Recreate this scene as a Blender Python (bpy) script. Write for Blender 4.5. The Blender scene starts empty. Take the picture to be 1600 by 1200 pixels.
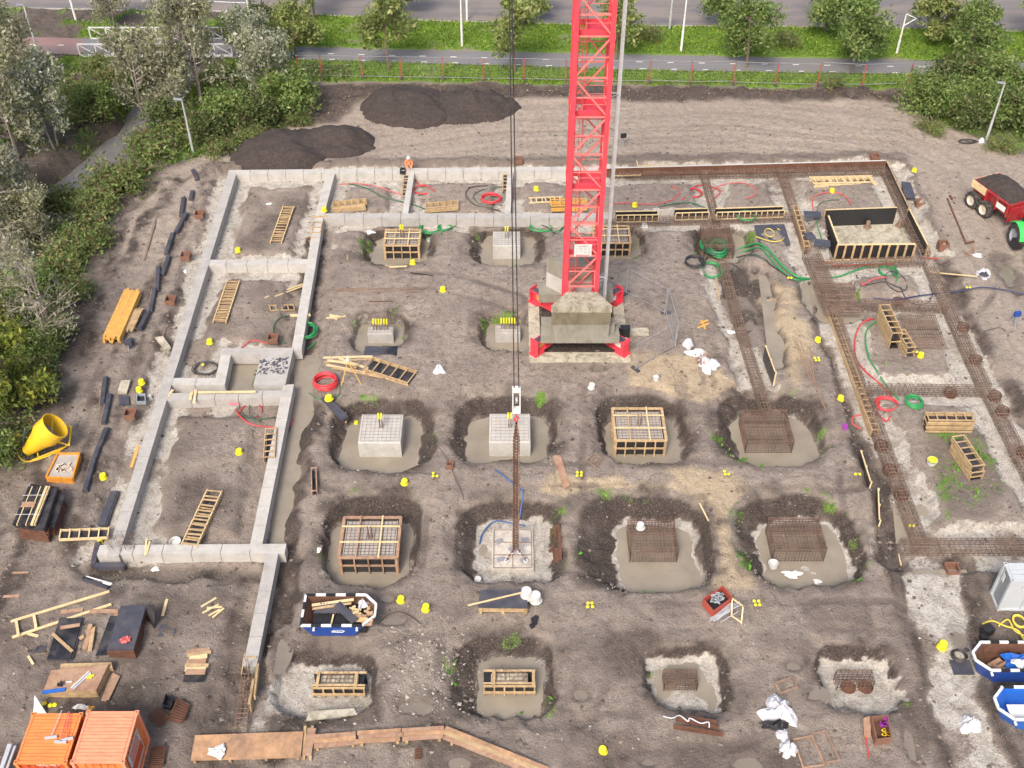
import bpy, math, random
import numpy as np
from mathutils import Vector, Matrix
R = math.radians
random.seed(7)
rnd = random.random
def ru(a, b): return a + (b - a) * random.random()
S = bpy.context.scene
COL = S.collection
# ---------------------------------------------------------------- camera, sky, sun
CAM_H, PITCH, FPX = 44.0, R(42.2), 1711.0
cd = bpy.data.cameras.new('camera'); cam = bpy.data.objects.new('camera', cd); COL.objects.link(cam)
cam.location = (0, 0, CAM_H); cam.rotation_euler = (R(90) - PITCH, 0, 0)
cd.sensor_width = 36; cd.lens = 36 * FPX / 1600; cd.clip_start = .5; cd.clip_end = 3000
S.camera = cam
W = bpy.data.worlds.new('World'); S.world = W; W.use_nodes = True
nt = W.node_tree; sky = nt.nodes.new('ShaderNodeTexSky'); sky.sky_type = 'NISHITA'; sky.sun_disc = False
SUN_EL, SUN_AZ = R(48), R(200)
sky.sun_elevation = SUN_EL; sky.sun_rotation = SUN_AZ; sky.air_density = 1.0; sky.dust_density = 5.0; sky.ozone_density = .3
nt.links.new(sky.outputs[0], nt.nodes['Background'].inputs[0]); nt.nodes['Background'].inputs[1].default_value = .12
sl = bpy.data.lights.new('sun', 'SUN'); sun = bpy.data.objects.new('sun', sl); COL.objects.link(sun)
sl.energy = 1.5; sl.angle = R(16); sl.color = (1, .955, .9)
sd = Vector((math.sin(SUN_AZ) * math.cos(SUN_EL), math.cos(SUN_AZ) * math.cos(SUN_EL), math.sin(SUN_EL)))
sun.rotation_euler = sd.to_track_quat('Z', 'Y').to_euler()
S.view_settings.view_transform = 'Standard'; S.view_settings.look = 'None'
S.view_settings.exposure = .95; S.view_settings.gamma = 1
S.render.engine = 'CYCLES'
S.cycles.max_bounces = 5; S.cycles.diffuse_bounces = 3; S.cycles.transparent_max_bounces = 6
# ---------------------------------------------------------------- where a ray of the photograph meets height z
SP, CP = math.sin(PITCH), math.cos(PITCH)
def P(px, py, z=0.0):
    u = (px - 800) / FPX; v = (py - 600) / FPX
    t = (CAM_H - z) / (SP + v * CP)
    return Vector((u * t, t * (CP - v * SP), z))
# ---------------------------------------------------------------- materials
MATS = {}
def nmat(name):
    m = bpy.data.materials.new(name); m.use_nodes = True
    b = m.node_tree.nodes['Principled BSDF']; return m, m.node_tree, b
def ramp(nt, fac, stops):
    r = nt.nodes.new('ShaderNodeValToRGB'); e = r.color_ramp.elements
    while len(e) < len(stops): e.new(.5)
    for i, (p, c) in enumerate(stops):
        e[i].position = p; e[i].color = c if len(c) == 4 else (*c, 1)
    nt.links.new(fac, r.inputs[0]); return r.outputs[0]
def noise(nt, vec, scale, detail=4, rough=.6, dist=0):
    n = nt.nodes.new('ShaderNodeTexNoise'); n.inputs['Scale'].default_value = scale
    n.inputs['Detail'].default_value = detail; n.inputs['Roughness'].default_value = rough; n.inputs['Distortion'].default_value = dist
    if vec is not None: nt.links.new(vec, n.inputs['Vector'])
    return n.outputs['Fac']
def mix(nt, fac, a, b, mode='MIX'):
    n = nt.nodes.new('ShaderNodeMix'); n.data_type = 'RGBA'; n.blend_type = mode
    for i, v in ((0, fac), (6, a), (7, b)):
        if hasattr(v, 'is_output'): nt.links.new(v, n.inputs[i])
        elif i == 0: n.inputs[0].default_value = v
        else: n.inputs[i].default_value = (*v, 1) if len(v) == 3 else v
    return n.outputs[2]
def mth(nt, op, a, b=None, clamp=False):
    n = nt.nodes.new('ShaderNodeMath'); n.operation = op; n.use_clamp = clamp
    for i, v in ((0, a), (1, b)):
        if v is None: continue
        if hasattr(v, 'is_output'): nt.links.new(v, n.inputs[i])
        else: n.inputs[i].default_value = v
    return n.outputs[0]
def bump(nt, bsdf, h, strength=.5, dist=.02):
    b = nt.nodes.new('ShaderNodeBump'); b.inputs['Strength'].default_value = strength; b.inputs['Distance'].default_value = dist
    nt.links.new(h, b.inputs['Height']); nt.links.new(b.outputs[0], bsdf.inputs['Normal'])
def objco(nt, scale=(1, 1, 1), world=False):
    if world: o = nt.nodes.new('ShaderNodeNewGeometry').outputs['Position']
    else: o = nt.nodes.new('ShaderNodeTexCoord').outputs['Object']
    m = nt.nodes.new('ShaderNodeMapping'); m.inputs['Scale'].default_value = scale
    nt.links.new(o, m.inputs[0]); return m.outputs[0]
def island(nt): return nt.nodes.new('ShaderNodeNewGeometry').outputs['Random Per Island']
def mat(key, color, rough=.7, metal=0, var=.25, isl=.0, scale=6, dirt=None, dirt_amt=.5, dscale=1.5, bmp=.2, stretch=(1, 1, 1), spec=.5, world=True):
    """a weathered painted / timber / metal surface"""
    if key in MATS: return MATS[key]
    m, t, b = nmat(key); v = objco(t, stretch, world=world)
    n = noise(t, v, scale, 5, .65)
    lo = tuple(c * (1 - var) for c in color); hi = tuple(min(1, c * (1 + var)) for c in color)
    c = ramp(t, n, [(.3, lo), (.7, hi)])
    if isl:
        k = ramp(t, island(t), [(0, (1 - isl,) * 3), (1, (1, 1, 1))]); c = mix(t, 1, c, k, 'MULTIPLY')
    if dirt:
        d = ramp(t, noise(t, v, dscale, 6, .7, .4), [(.42, (0, 0, 0)), (.68, (1, 1, 1))])
        c = mix(t, mth(t, 'MULTIPLY', d, dirt_amt), c, dirt)
    t.links.new(c, b.inputs['Base Color']); b.inputs['Roughness'].default_value = rough; b.inputs['Metallic'].default_value = metal
    b.inputs['Specular IOR Level'].default_value = spec
    if bmp: bump(t, b, n, bmp, .01)
    MATS[key] = m; return m
M = {}
M['timber'] = mat('timber', (.58, .41, .22), .75, var=.22, isl=.5, scale=5, dirt=(.22, .13, .07), dirt_amt=.55, dscale=2.2)
M['pale_timber'] = mat('pale_timber', (.78, .60, .33), .7, var=.15, isl=.35, scale=5, dirt=(.35, .24, .13), dirt_amt=.3)
M['yellow_timber'] = mat('yellow_timber', (.78, .42, .1), .65, var=.15, isl=.4, scale=4, dirt=(.35, .2, .08), dirt_amt=.25)
M['old_timber'] = mat('old_timber', (.38, .22, .14), .8, var=.3, isl=.45, scale=4, dirt=(.5, .36, .24), dirt_amt=.5)
M['board_timber'] = mat('board_timber', (.55, .32, .17), .75, var=.2, isl=.4, scale=3, dirt=(.13, .09, .07), dirt_amt=.75, dscale=.9)
M['black_ply'] = mat('black_ply', (.018, .018, .022), .38, var=.5, scale=3, dirt=(.16, .14, .13), dirt_amt=.5, dscale=1.3, bmp=.05)
M['grey_ply'] = mat('grey_ply', (.05, .052, .068), .45, var=.2, scale=3, dirt=(.15, .13, .12), dirt_amt=.45, dscale=1.7, bmp=.05)
M['black'] = mat('black', (.02, .02, .022), .5, var=.3)
M['rust'] = mat('rust', (.23, .155, .115), .9, var=.4, isl=.65, scale=9, dirt=(.36, .25, .18), dirt_amt=.5)
M['rust_cage'] = mat('rust_cage', (.17, .105, .075), .9, var=.4, isl=.6, scale=9, dirt=(.33, .2, .13), dirt_amt=.45)
M['rust_dark'] = mat('rust_dark', (.10, .045, .028), .85, var=.35, scale=5, dirt=(.2, .09, .05), dirt_amt=.6)
M['crane_red'] = mat('crane_red', (.72, .055, .085), .5, var=.14, scale=2, dirt=(.42, .07, .07), dirt_amt=.6, dscale=1.1, bmp=0)
M['crane_pink'] = mat('crane_pink', (.76, .2, .18), .45, var=.1, scale=2, dirt=(.5, .07, .07), dirt_amt=.35, bmp=0)
M['steel'] = mat('steel', (.42, .42, .44), .45, .5, var=.15, scale=4, dirt=(.25, .2, .18), dirt_amt=.4, bmp=.05)
M['galv'] = mat('galv', (.6, .61, .62), .4, .4, var=.12, scale=4, bmp=0)
M['white_paint'] = mat('white_paint', (.74, .75, .71), .5, var=.08, dirt=(.3, .29, .25), dirt_amt=.5, bmp=0)
M['bridge'] = mat('bridge', (.62, .62, .64), .6, var=.1, dirt=(.35, .32, .28), dirt_amt=.5, bmp=0)
M['yellow'] = mat('yellow', (.78, .68, .02), .45, var=.08, dirt=(.5, .42, .1), dirt_amt=.3, bmp=0)
M['skip_yellow'] = mat('skip_yellow', (.78, .48, .02), .4, var=.06, dirt=(.4, .28, .06), dirt_amt=.45, dscale=2, bmp=.05)
M['orange_tray'] = mat('orange_tray', (.75, .3, .03), .55, var=.1, dirt=(.25, .12, .05), dirt_amt=.7, dscale=3)
M['white_plastic'] = mat('white_plastic', (.56, .56, .54), .4, var=.05, dirt=(.5, .46, .42), dirt_amt=.3, bmp=0)
M['cloth_white'] = mat('cloth_white', (.58, .58, .61), .8, var=.08, dirt=(.45, .4, .38), dirt_amt=.35, dscale=3)
M['paper'] = mat('paper', (.7, .68, .64), .8, var=.1, bmp=0)
M['orange_paint'] = mat('orange_paint', (.82, .25, .07), .5, var=.06, scale=1.5, dirt=(.3, .1, .05), dirt_amt=.45, dscale=1.6, stretch=(1, 4, 2), bmp=.03)
M['salmon_paint'] = mat('salmon_paint', (.82, .31, .17), .5, var=.06, scale=1.5, dirt=(.36, .14, .09), dirt_amt=.45, dscale=1.6, stretch=(1, 4, 2), bmp=.03)
M['dark_orange'] = mat('dark_orange', (.55, .09, .025), .5, var=.1, dirt=(.2, .05, .03), dirt_amt=.4, bmp=.03)
M['pink_mark'] = mat('pink_mark', (.7, .2, .25), .8, var=.2, bmp=0)
M['light_ballast'] = None
M['grey_paint'] = mat('grey_paint', (.46, .49, .51), .5, var=.05, dirt=(.35, .34, .32), dirt_amt=.3, bmp=.02)
M['blue_paint'] = mat('blue_paint', (.012, .06, .30), .4, var=.1, dirt=(.08, .09, .14), dirt_amt=.35, bmp=.03)
M['bright_blue'] = mat('bright_blue', (.015, .12, .5), .45, var=.1, dirt=(.1, .15, .3), dirt_amt=.3, bmp=0)
M['green_hose'] = mat('green_hose', (.02, .27, .08), .45, var=.15, isl=.25, dirt=(.1, .3, .12), dirt_amt=.4, bmp=0)
M['dark_green_hose'] = mat('dark_green_hose', (.02, .13, .06), .45, var=.15, isl=.25, dirt=(.15, .16, .13), dirt_amt=.4, bmp=0)
M['red_hose'] = mat('red_hose', (.6, .035, .05), .45, var=.12, isl=.2, dirt=(.5, .15, .12), dirt_amt=.4, bmp=0)
M['pink_hose'] = mat('pink_hose', (.55, .09, .09), .55, var=.12, dirt=(.5, .22, .18), dirt_amt=.4, bmp=0)
M['black_hose'] = mat('black_hose', (.025, .025, .028), .5, var=.2, dirt=(.14, .12, .11), dirt_amt=.5, bmp=0)
M['navy_hose'] = mat('navy_hose', (.035, .035, .10), .5, var=.2, bmp=0)
M['blue_hose'] = mat('blue_hose', (.05, .11, .27), .5, var=.2, bmp=0)
M['yellow_hose'] = mat('yellow_hose', (.7, .55, .08), .5, var=.1, bmp=0)
M['purple'] = mat('purple', (.32, .04, .32), .6, var=.15, bmp=0)
M['tyre'] = mat('tyre', (.03, .028, .027), .8, var=.3, dirt=(.14, .11, .09), dirt_amt=.6, dscale=3)
M['rim_white'] = mat('rim_white', (.62, .56, .47), .5, var=.1, dirt=(.35, .15, .06), dirt_amt=.6, dscale=6)
M['rim_grey'] = mat('rim_grey', (.28, .31, .35), .5, var=.1, dirt=(.2, .18, .16), dirt_amt=.5)
M['trailer_red'] = mat('trailer_red', (.38, .015, .025), .4, var=.15, dirt=(.25, .13, .1), dirt_amt=.6, bmp=.03)
M['tractor_green'] = mat('tractor_green', (.06, .55, .11), .35, var=.08, bmp=0)
M['red_box'] = mat('red_box', (.42, .07, .045), .6, var=.15, dirt=(.2, .07, .05), dirt_amt=.5)
M['brown_box'] = mat('brown_box', (.2, .1, .065), .8, var=.2, dirt=(.15, .08, .06), dirt_amt=.5)
M['orange_wear'] = mat('orange_wear', (.9, .25, .08), .7, var=.1, bmp=0)
M['skin'] = mat('skin', (.5, .3, .22), .6, var=.05, bmp=0)
M['bark'] = mat('bark', (.16, .115, .085), .9, var=.35, scale=8, bmp=.6)
M['pale_bark'] = mat('pale_bark', (.33, .28, .24), .9, var=.3, scale=8, bmp=.4)
M['brown_bark'] = mat('brown_bark', (.25, .13, .075), .9, var=.3, scale=8, bmp=.4)
M['fence_wire'] = mat('fence_wire', (.30, .30, .29), .5, .3, var=.1, bmp=0)
M['ballast_dark'] = None
def concrete(key, col, stain, amt, joints=False):
    m, t, b = nmat(key); v = objco(t, world=True)
    n = noise(t, v, 1.4, 7, .7, .3); f = noise(t, v, 14, 4, .7)
    c = ramp(t, n, [(.25, tuple(x * .72 for x in col)), (.5, col), (.75, tuple(min(1, x * 1.15) for x in col))])
    c = mix(t, .35, c, ramp(t, f, [(.3, (.45, .43, .4)), (.7, (1, 1, 1))]), 'MULTIPLY')
    st = ramp(t, noise(t, objco(t, (1, 1, .35), world=True), 2.2, 7, .75, .5), [(.45, (0, 0, 0)), (.65, (1, 1, 1))])
    c = mix(t, mth(t, 'MULTIPLY', st, amt), c, stain)
    t.links.new(c, b.inputs['Base Color']); b.inputs['Roughness'].default_value = .85
    bump(t, b, f, .35, .015); MATS[key] = m; return m
M['concrete'] = concrete('concrete', (.42, .40, .375), (.33, .29, .25), .45)
M['pale_concrete'] = concrete('pale_concrete', (.49, .47, .435), (.38, .34, .28), .35)
M['stained_concrete'] = concrete('stained_concrete', (.50, .46, .36), (.12, .10, .06), .75)
M['ballast'] = concrete('ballast', (.275, .262, .215), (.14, .12, .07), .5)
M['pad_concrete'] = concrete('pad_concrete', (.56, .51, .44), (.16, .13, .10), .5)
M['light_ballast'] = concrete('light_ballast', (.40, .37, .29), (.13, .10, .06), .9)
M['ballast_dark'] = concrete('ballast_dark', (.2, .175, .115), (.08, .065, .04), .5)
def leafmat(key, cols, trans=.35):
    m, t, b = nmat(key); c = ramp(t, island(t), [(i / max(1, len(cols) - 1), k) for i, k in enumerate(cols)])
    big = ramp(t, noise(t, objco(t, world=True), .55, 3, .6), [(.3, (.62, .62, .6)), (.7, (1.15, 1.12, 1.0))])
    c = mix(t, 1, c, big, 'MULTIPLY')
    t.links.new(c, b.inputs['Base Color']); b.inputs['Roughness'].default_value = .6; b.inputs['Specular IOR Level'].default_value = .3
    tr = t.nodes.new('ShaderNodeBsdfTranslucent'); t.links.new(c, tr.inputs[0])
    mx = t.nodes.new('ShaderNodeMixShader'); mx.inputs[0].default_value = trans
    t.links.new(b.outputs[0], mx.inputs[1]); t.links.new(tr.outputs[0], mx.inputs[2])
    t.links.new(mx.outputs[0], t.nodes['Material Output'].inputs[0]); MATS[key] = m; return m
M['leaf_willow'] = leafmat('leaf_willow', [(.16, .18, .09), (.24, .26, .14), (.32, .33, .22), (.5, .51, .43), (.34, .34, .22), (.25, .24, .15)])
M['leaf_silver'] = leafmat('leaf_silver', [(.15, .18, .08), (.32, .35, .23), (.5, .52, .44), (.72, .73, .68), (.2, .23, .12), (.27, .29, .17)])
M['leaf_green'] = leafmat('leaf_green', [(.09, .16, .035), (.16, .25, .065), (.23, .32, .10), (.33, .38, .17)])
M['leaf_street'] = leafmat('leaf_street', [(.13, .2, .05), (.22, .29, .09), (.32, .36, .13), (.44, .44, .2)])
M['leaf_yellow'] = leafmat('leaf_yellow', [(.12, .19, .03), (.22, .28, .05), (.36, .36, .07), (.15, .21, .05), (.2, .2, .1)])
M['leaf_dark'] = leafmat('leaf_dark', [(.05, .09, .025), (.09, .14, .04), (.15, .19, .07), (.24, .25, .13)])
M['leaf_bramble'] = leafmat('leaf_bramble', [(.09, .16, .04), (.17, .26, .07), (.24, .32, .10), (.32, .30, .14), (.26, .19, .11), (.14, .24, .06), (.2, .29, .09), (.11, .19, .05), (.36, .36, .24)])
M['grass'] = leafmat('grass', [(.10, .2, .02), (.17, .30, .03), (.26, .38, .05), (.36, .40, .09)])
M['weed'] = leafmat('weed', [(.08, .25, .03), (.14, .36, .05), (.2, .42, .08)])
M['litter'] = leafmat('litter', [(.3, .2, .1), (.45, .35, .22), (.2, .12, .07), (.55, .45, .3)], .1)
# water
def water(key, col, rough):
    m, t, b = nmat(key); v = objco(t, world=True)
    n = noise(t, v, .8, 4, .6); c = ramp(t, n, [(.3, tuple(x * .85 for x in col)), (.7, tuple(x * 1.1 for x in col))])
    t.links.new(c, b.inputs['Base Color']); b.inputs['Roughness'].default_value = rough; b.inputs['Specular IOR Level'].default_value = .5
    bump(t, b, noise(t, v, 3, 3, .5), .08, .02); MATS[key] = m; return m
M['mud_water'] = water('mud_water', (.27, .232, .178), .05)
M['puddle'] = water('puddle', (.20, .17, .135), .12)
M['canal_water'] = water('canal_water', (.17, .165, .16), .05)
# ---------------------------------------------------------------- mesh helpers
class MB:
    def __init__(s): s.v = []; s.f = []
    def add(s, vs, fs):
        n = len(s.v); s.v.extend([tuple(v) for v in vs]); s.f.extend([tuple(n + i for i in f) for f in fs]); return s
    def box(s, c, size, rz=0, mtx=None):
        x, y, z = [k / 2 for k in size]; vs = [Vector((a * x, b * y, d * z)) for a in (-1, 1) for b in (-1, 1) for d in (-1, 1)]
        if mtx is None: mtx = Matrix.Rotation(rz, 3, 'Z')
        c = Vector(c); vs = [mtx @ v + c for v in vs]
        return s.add(vs, [(0, 1, 3, 2), (4, 6, 7, 5), (0, 4, 5, 1), (2, 3, 7, 6), (0, 2, 6, 4), (1, 5, 7, 3)])
    def beam(s, a, b, w, h, up=(0, 0, 1)):
        a = Vector(a); b = Vector(b); d = b - a; L = d.length
        if L < 1e-6: return s
        x = d / L; up = Vector(up)
        if abs(x.dot(up)) > .98: up = Vector((0, 1, 0))
        y = up.cross(x).normalized(); z = x.cross(y)
        m = Matrix((x, y, z)).transposed()
        return s.box((a + b) / 2, (L, w, h), mtx=m)
    def tube(s, pts, r, n=5, closed=False, r2=None):
        pts = [Vector(p) for p in pts]; k = len(pts); vs = []; fs = []
        for i, p in enumerate(pts):
            a = pts[max(0, i - 1)]; b = pts[min(k - 1, i + 1)]
            if closed: a = pts[i - 1]; b = pts[(i + 1) % k]
            d = (b - a).normalized() if (b - a).length > 1e-9 else Vector((1, 0, 0))
            u = d.cross(Vector((0, 0, 1)));
            if u.length < .1: u = d.cross(Vector((0, 1, 0)))
            u.normalize(); w = u.cross(d)
            rr = r if r2 is None else r + (r2 - r) * i / max(1, k - 1)
            for j in range(n):
                t = 2 * math.pi * j / n; vs.append(p + (u * math.cos(t) + w * math.sin(t)) * rr)
        for i in range(k if closed else k - 1):
            o, q = i * n, ((i + 1) % k) * n
            for j in range(n): fs.append((o + j, o + (j + 1) % n, q + (j + 1) % n, q + j))
        if not closed: fs.append(tuple(range(n))[::-1]); fs.append(tuple((k - 1) * n + j for j in range(n)))
        return s.add(vs, fs)
    def prism(s, poly, z0, z1):
        n = len(poly); vs = [(x, y, z0) for x, y in poly] + [(x, y, z1) for x, y in poly]
        fs = [tuple(range(n))[::-1], tuple(range(n, 2 * n))] + [(i, (i + 1) % n, n + (i + 1) % n, n + i) for i in range(n)]
        return s.add(vs, fs)
    def lathe(s, c, prof, n=14, mtx=None, cap=True):
        vs = []; fs = []; c = Vector(c)
        for (r, z) in prof:
            for j in range(n):
                t = 2 * math.pi * j / n; v = Vector((r * math.cos(t), r * math.sin(t), z))
                vs.append((mtx @ v if mtx else v) + c)
        for i in range(len(prof) - 1):
            for j in range(n): fs.append((i * n + j, i * n + (j + 1) % n, (i + 1) * n + (j + 1) % n, (i + 1) * n + j))
        if cap: fs.append(tuple(range(n))[::-1]); fs.append(tuple((len(prof) - 1) * n + j for j in range(n)))
        return s.add(vs, fs)
    def build(s, name, mt, parent=None, loc=None, smooth=False):
        me = bpy.data.meshes.new(name)
        o = bpy.data.objects.new(name, me); COL.objects.link(o)
        base = Vector((0, 0, 0))
        if parent is not None:
            q = parent
            while q is not None: base += Vector(q.location); q = q.parent
            o.parent = parent
        elif loc is not None: base = Vector(loc); o.location = base
        me.from_pydata([(v[0] - base[0], v[1] - base[1], v[2] - base[2]) for v in s.v], [], s.f)
        me.materials.append(M[mt] if isinstance(mt, str) else mt)
        if smooth: me.polygons.foreach_set('use_smooth', [True] * len(me.polygons))
        return o
    def base(s):
        a = np.array(s.v); return (float((a[:, 0].min() + a[:, 0].max()) / 2), float((a[:, 1].min() + a[:, 1].max()) / 2), float(a[:, 2].min()))
def tag(o, label=None, cat=None, group=None, kind=None):
    if label: o['label'] = label
    if cat: o['category'] = cat
    if group: o['group'] = group
    if kind: o['kind'] = kind
    return o
def thing(name, label, cat, loc=(0, 0, 0), group=None):
    o = bpy.data.objects.new(name, None); o.empty_display_size = .3; COL.objects.link(o); o.location = loc
    return tag(o, label, cat, group)
def solo(name, mb, mt, label, cat, group=None, smooth=False):
    return tag(mb.build(name, mt, loc=mb.base(), smooth=smooth), label, cat, group)
def struct(name, mb, mt, smooth=False): return tag(mb.build(name, mt, loc=(0, 0, 0), smooth=smooth), kind='structure')
def copy_tree(o, parent=None):
    c = o.copy(); COL.objects.link(c); c.parent = parent
    for ch in list(o.children): copy_tree(ch, c)
    return c
def smoothpath(pts, step=6):
    """Catmull-Rom through points"""
    p = [Vector(q) for q in pts]; out = []
    if len(p) < 3: return p
    for i in range(len(p) - 1):
        a, b, c, d = p[max(0, i - 1)], p[i], p[i + 1], p[min(len(p) - 1, i + 2)]
        for k in range(step):
            t = k / step
            out.append(.5 * ((2 * b) + (c - a) * t + (2 * a - 5 * b + 4 * c - d) * t * t + (3 * b - a - 3 * c + d) * t ** 3))
    out.append(p[-1]); return out
# ---------------------------------------------------------------- the ground: one sheet with pits, trenches, banks, ruts
def vnoise(x, y, sc, seed):
    rs = np.random.RandomState(seed); T = rs.rand(256, 256)
    X = x / sc + 1000; Y = y / sc + 1000; xi = np.floor(X).astype(int); yi = np.floor(Y).astype(int)
    fx = X - xi; fy = Y - yi; fx = fx * fx * (3 - 2 * fx); fy = fy * fy * (3 - 2 * fy)
    a = T[xi % 256, yi % 256]; b = T[(xi + 1) % 256, yi % 256]; c = T[xi % 256, (yi + 1) % 256]; d = T[(xi + 1) % 256, (yi + 1) % 256]
    return (a * (1 - fx) + b * fx) * (1 - fy) + (c * (1 - fx) + d * fx) * fy - .5
def fbm(x, y, sc, seed, o=4):
    s = 0; a = 1
    for i in range(o): s = s + a * vnoise(x, y, sc / 2 ** i, seed + i); a *= .55
    return s
def sstep(a, b, x):
    t = np.clip((x - a) / (b - a), 0, 1); return t * t * (3 - 2 * t)
def segd(x, y, a, b):
    dx, dy = b[0] - a[0], b[1] - a[1]; L2 = dx * dx + dy * dy + 1e-9
    t = np.clip(((x - a[0]) * dx + (y - a[1]) * dy) / L2, 0, 1)
    return np.hypot(x - a[0] - t * dx, y - a[1] - t * dy), t * math.sqrt(L2)
def pathd(x, y, pts):
    best = np.full(x.shape, 1e9); arc = np.zeros(x.shape); side = np.zeros(x.shape); s0 = 0
    for a, b in zip(pts[:-1], pts[1:]):
        d, t = segd(x, y, a, b); L = math.hypot(b[0] - a[0], b[1] - a[1])
        sg = np.sign((b[0] - a[0]) * (y - a[1]) - (b[1] - a[1]) * (x - a[0]))
        m = d < best; best = np.where(m, d, best); arc = np.where(m, s0 + t, arc); side = np.where(m, d * sg, side); s0 += L
    return best, arc, side
def polyin(x, y, pts):
    """signed distance, negative inside"""
    d, _, _ = pathd(x, y, pts + [pts[0]]); ins = np.zeros(x.shape, bool); n = len(pts)
    for i in range(n):
        (x1, y1), (x2, y2) = pts[i][:2], pts[(i + 1) % n][:2]
        if abs(y2 - y1) < 1e-9: continue
        c = ((y1 > y) != (y2 > y)) & (x < (x2 - x1) * (y - y1) / (y2 - y1) + x1); ins ^= c
    return np.where(ins, -d, d)
def G2(pts, z=0): return [tuple(P(a, b, z))[:2] for a, b in pts]
WT = .32     # top of the cast ground beams
BEAMS = [   # centre line of the top face, in pixels
 ((363, 271), (178, 862)), ((363, 269), (945, 263)), ((517, 270), (499, 338)), ((510, 337), (945, 337)), ((499, 338), (464, 542)),
 ((322, 410), (482, 409)), ((402, 549), (356, 549)), ((354, 549), (344, 596)), ((268, 596), (344, 596)), ((262, 620), (447, 615)),
 ((450, 606), (400, 852)), ((163, 859), (437, 857)), ((427, 857), (392, 1032)), ((643, 271), (633, 334)), ((797, 271), (793, 334))]
CAGES = [   # centre line, pixels (z .1), width m, height m
 ((952, 270), (1382, 263), .75), ((1385, 263), (1447, 395), .75), ((1098, 262), (1121, 345), .5), ((1128, 405), (1160, 520), .6), ((1160, 520), (1198, 640), .6),
 ((1220, 262), (1262, 385), .6), ((1266, 395), (1300, 470), 1.1), ((1302, 478), (1345, 600), .6), ((1348, 605), (1440, 850), .75),
 ((945, 345), (1240, 336), .5), ((1452, 410), (1540, 605), .75), ((1545, 610), (1640, 800), .75), ((1352, 606), (1540, 608), .55), ((1410, 852), (1680, 852), .8),
 ((1345, 473), (1480, 478), .55), ((1275, 412), (1450, 405), .5)]
# pits: rim x0,x1,y0,y1 in pixels, depth, floor is lean concrete?, water level
PITS = [(560, 682, 345, 413, 1.25, 0, -1.0, 587, 668, 374), (730, 857, 348, 411, 1.25, 0, -1.0, 756, 832, 370), (925, 1010, 345, 402, 1.25, 0, -1.0, 935, 998, 368), (1078, 1180, 345, 402, 1.2, 0, -1.0, 1092, 1162, 366),
 (547, 640, 486, 546, 1.0, 0, -.8, 562, 632, 507), (748, 842, 486, 543, 1.0, 0, -.8, 764, 828, 507),
 (513, 684, 614, 733, 1.35, 0, -1.02, 541, 658, 655), (701, 876, 610, 722, 1.35, 0, -1.02, 736, 855, 655), (928, 1078, 606, 724, 1.35, 0, -1.02, 943, 1054, 655), (1113, 1290, 604, 724, 1.35, .2, -1.02, 1143, 1262, 652),
 (503, 662, 761, 910, 1.4, 0, -1.05, 519, 645, 818), (705, 888, 770, 908, 1.15, .7, -1.19, 746, 858, 818), (890, 1118, 762, 924, 1.12, .75, -1.08, 962, 1082, 818), (1150, 1348, 764, 914, 1.12, .75, -1.09, 1182, 1308, 818),
 (425, 598, 1006, 1118, .72, .8, -.76, 432, 574, 1050), (698, 872, 982, 1122, .85, .3, -.76, 748, 850, 1032), (1003, 1150, 1003, 1112, .76, .9, -.77, 1018, 1116, 1036), (1272, 1414, 1000, 1112, .78, 1, -.86, 1286, 1384, 1040),
 (345, 405, 548, 604, .75, 0, -.55, 350, 400, 560), (1270, 1345, 430, 495, .9, 0, -.62, 1275, 1340, 440)]
EXTRA_TR = [(((505, 360), (488, 430)), .5, -.42), (((488, 430), (474, 540)), .5, -.5), (((480, 555), (460, 640)), .5, -.75), (((458, 640), (424, 860)), .32, -.60), (((432, 870), (418, 1000)), .6, -.5),
 (((1140, 400), (1175, 520)), .9, -.4), (((1190, 420), (1215, 560)), .6, -.55)]
FARROAD = G2([(-400, 0), (0, 12), (400, 18), (700, 33), (1000, 40), (1330, 42), (1600, 49), (2000, 62)])
PATH_T = G2([(-300, 52), (50, 58), (130, 60), (430, 73), (800, 82), (1200, 90), (1600, 98), (2000, 106)])
PATH_B = G2([(-300, 78), (50, 83), (130, 86), (430, 93), (700, 100), (1000, 110), (1400, 116), (1600, 119), (2000, 128)])
CANAL = G2([(262, 60), (268, 105), (245, 140), (215, 190), (150, 243), (95, 290), (40, 360), (-60, 480), (-200, 700)])
HAUL = G2([(300, 330), (350, 250), (560, 232), (800, 200), (1150, 190), (1400, 215), (1500, 270), (1580, 380), (1680, 520)])
LTRK = G2([(320, 290), (250, 390), (200, 480), (130, 620), (120, 760), (60, 930)])
BANK = G2([(430, -80), (425, 90), (478, 132), (482, 180), (430, 212), (330, 245), (285, 262), (215, 292), (165, 325), (150, 372), (125, 420), (135, 455), (95, 500), (75, 560), (40, 610), (25, 660), (0, 760), (-80, 900), (-500, 900), (-700, -80)])
SPOILS = [(470, 125, 590, 190, 1), (480, 128, 1440, 150, 1)]
SAND = [G2([(1040, 730), (1140, 728), (1185, 790), (1180, 900), (1110, 915), (1120, 830)]), G2([(1180, 420), (1240, 450), (1275, 560), (1240, 590), (1200, 500)]), G2([(960, 545), (1100, 560), (1160, 600), (1100, 640), (1000, 610)]), G2([(1080, 780), (1100, 760), (860, 740), (850, 760)])]
GREENROOM = [G2([(1425, 650), (1545, 640), (1590, 760), (1560, 820), (1470, 815)]), G2([(1330, 560), (1430, 565), (1420, 590), (1340, 590)])]
LEANSTRIP = G2([(1418, 885), (1500, 885), (1510, 1000), (1530, 1090), (1600, 1210), (1500, 1250), (1455, 1080)])
LEANFAN = G2([(420, 1040), (480, 1050), (500, 1085), (480, 1110), (425, 1120), (410, 1180), (360, 1180), (385, 1100)])
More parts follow.
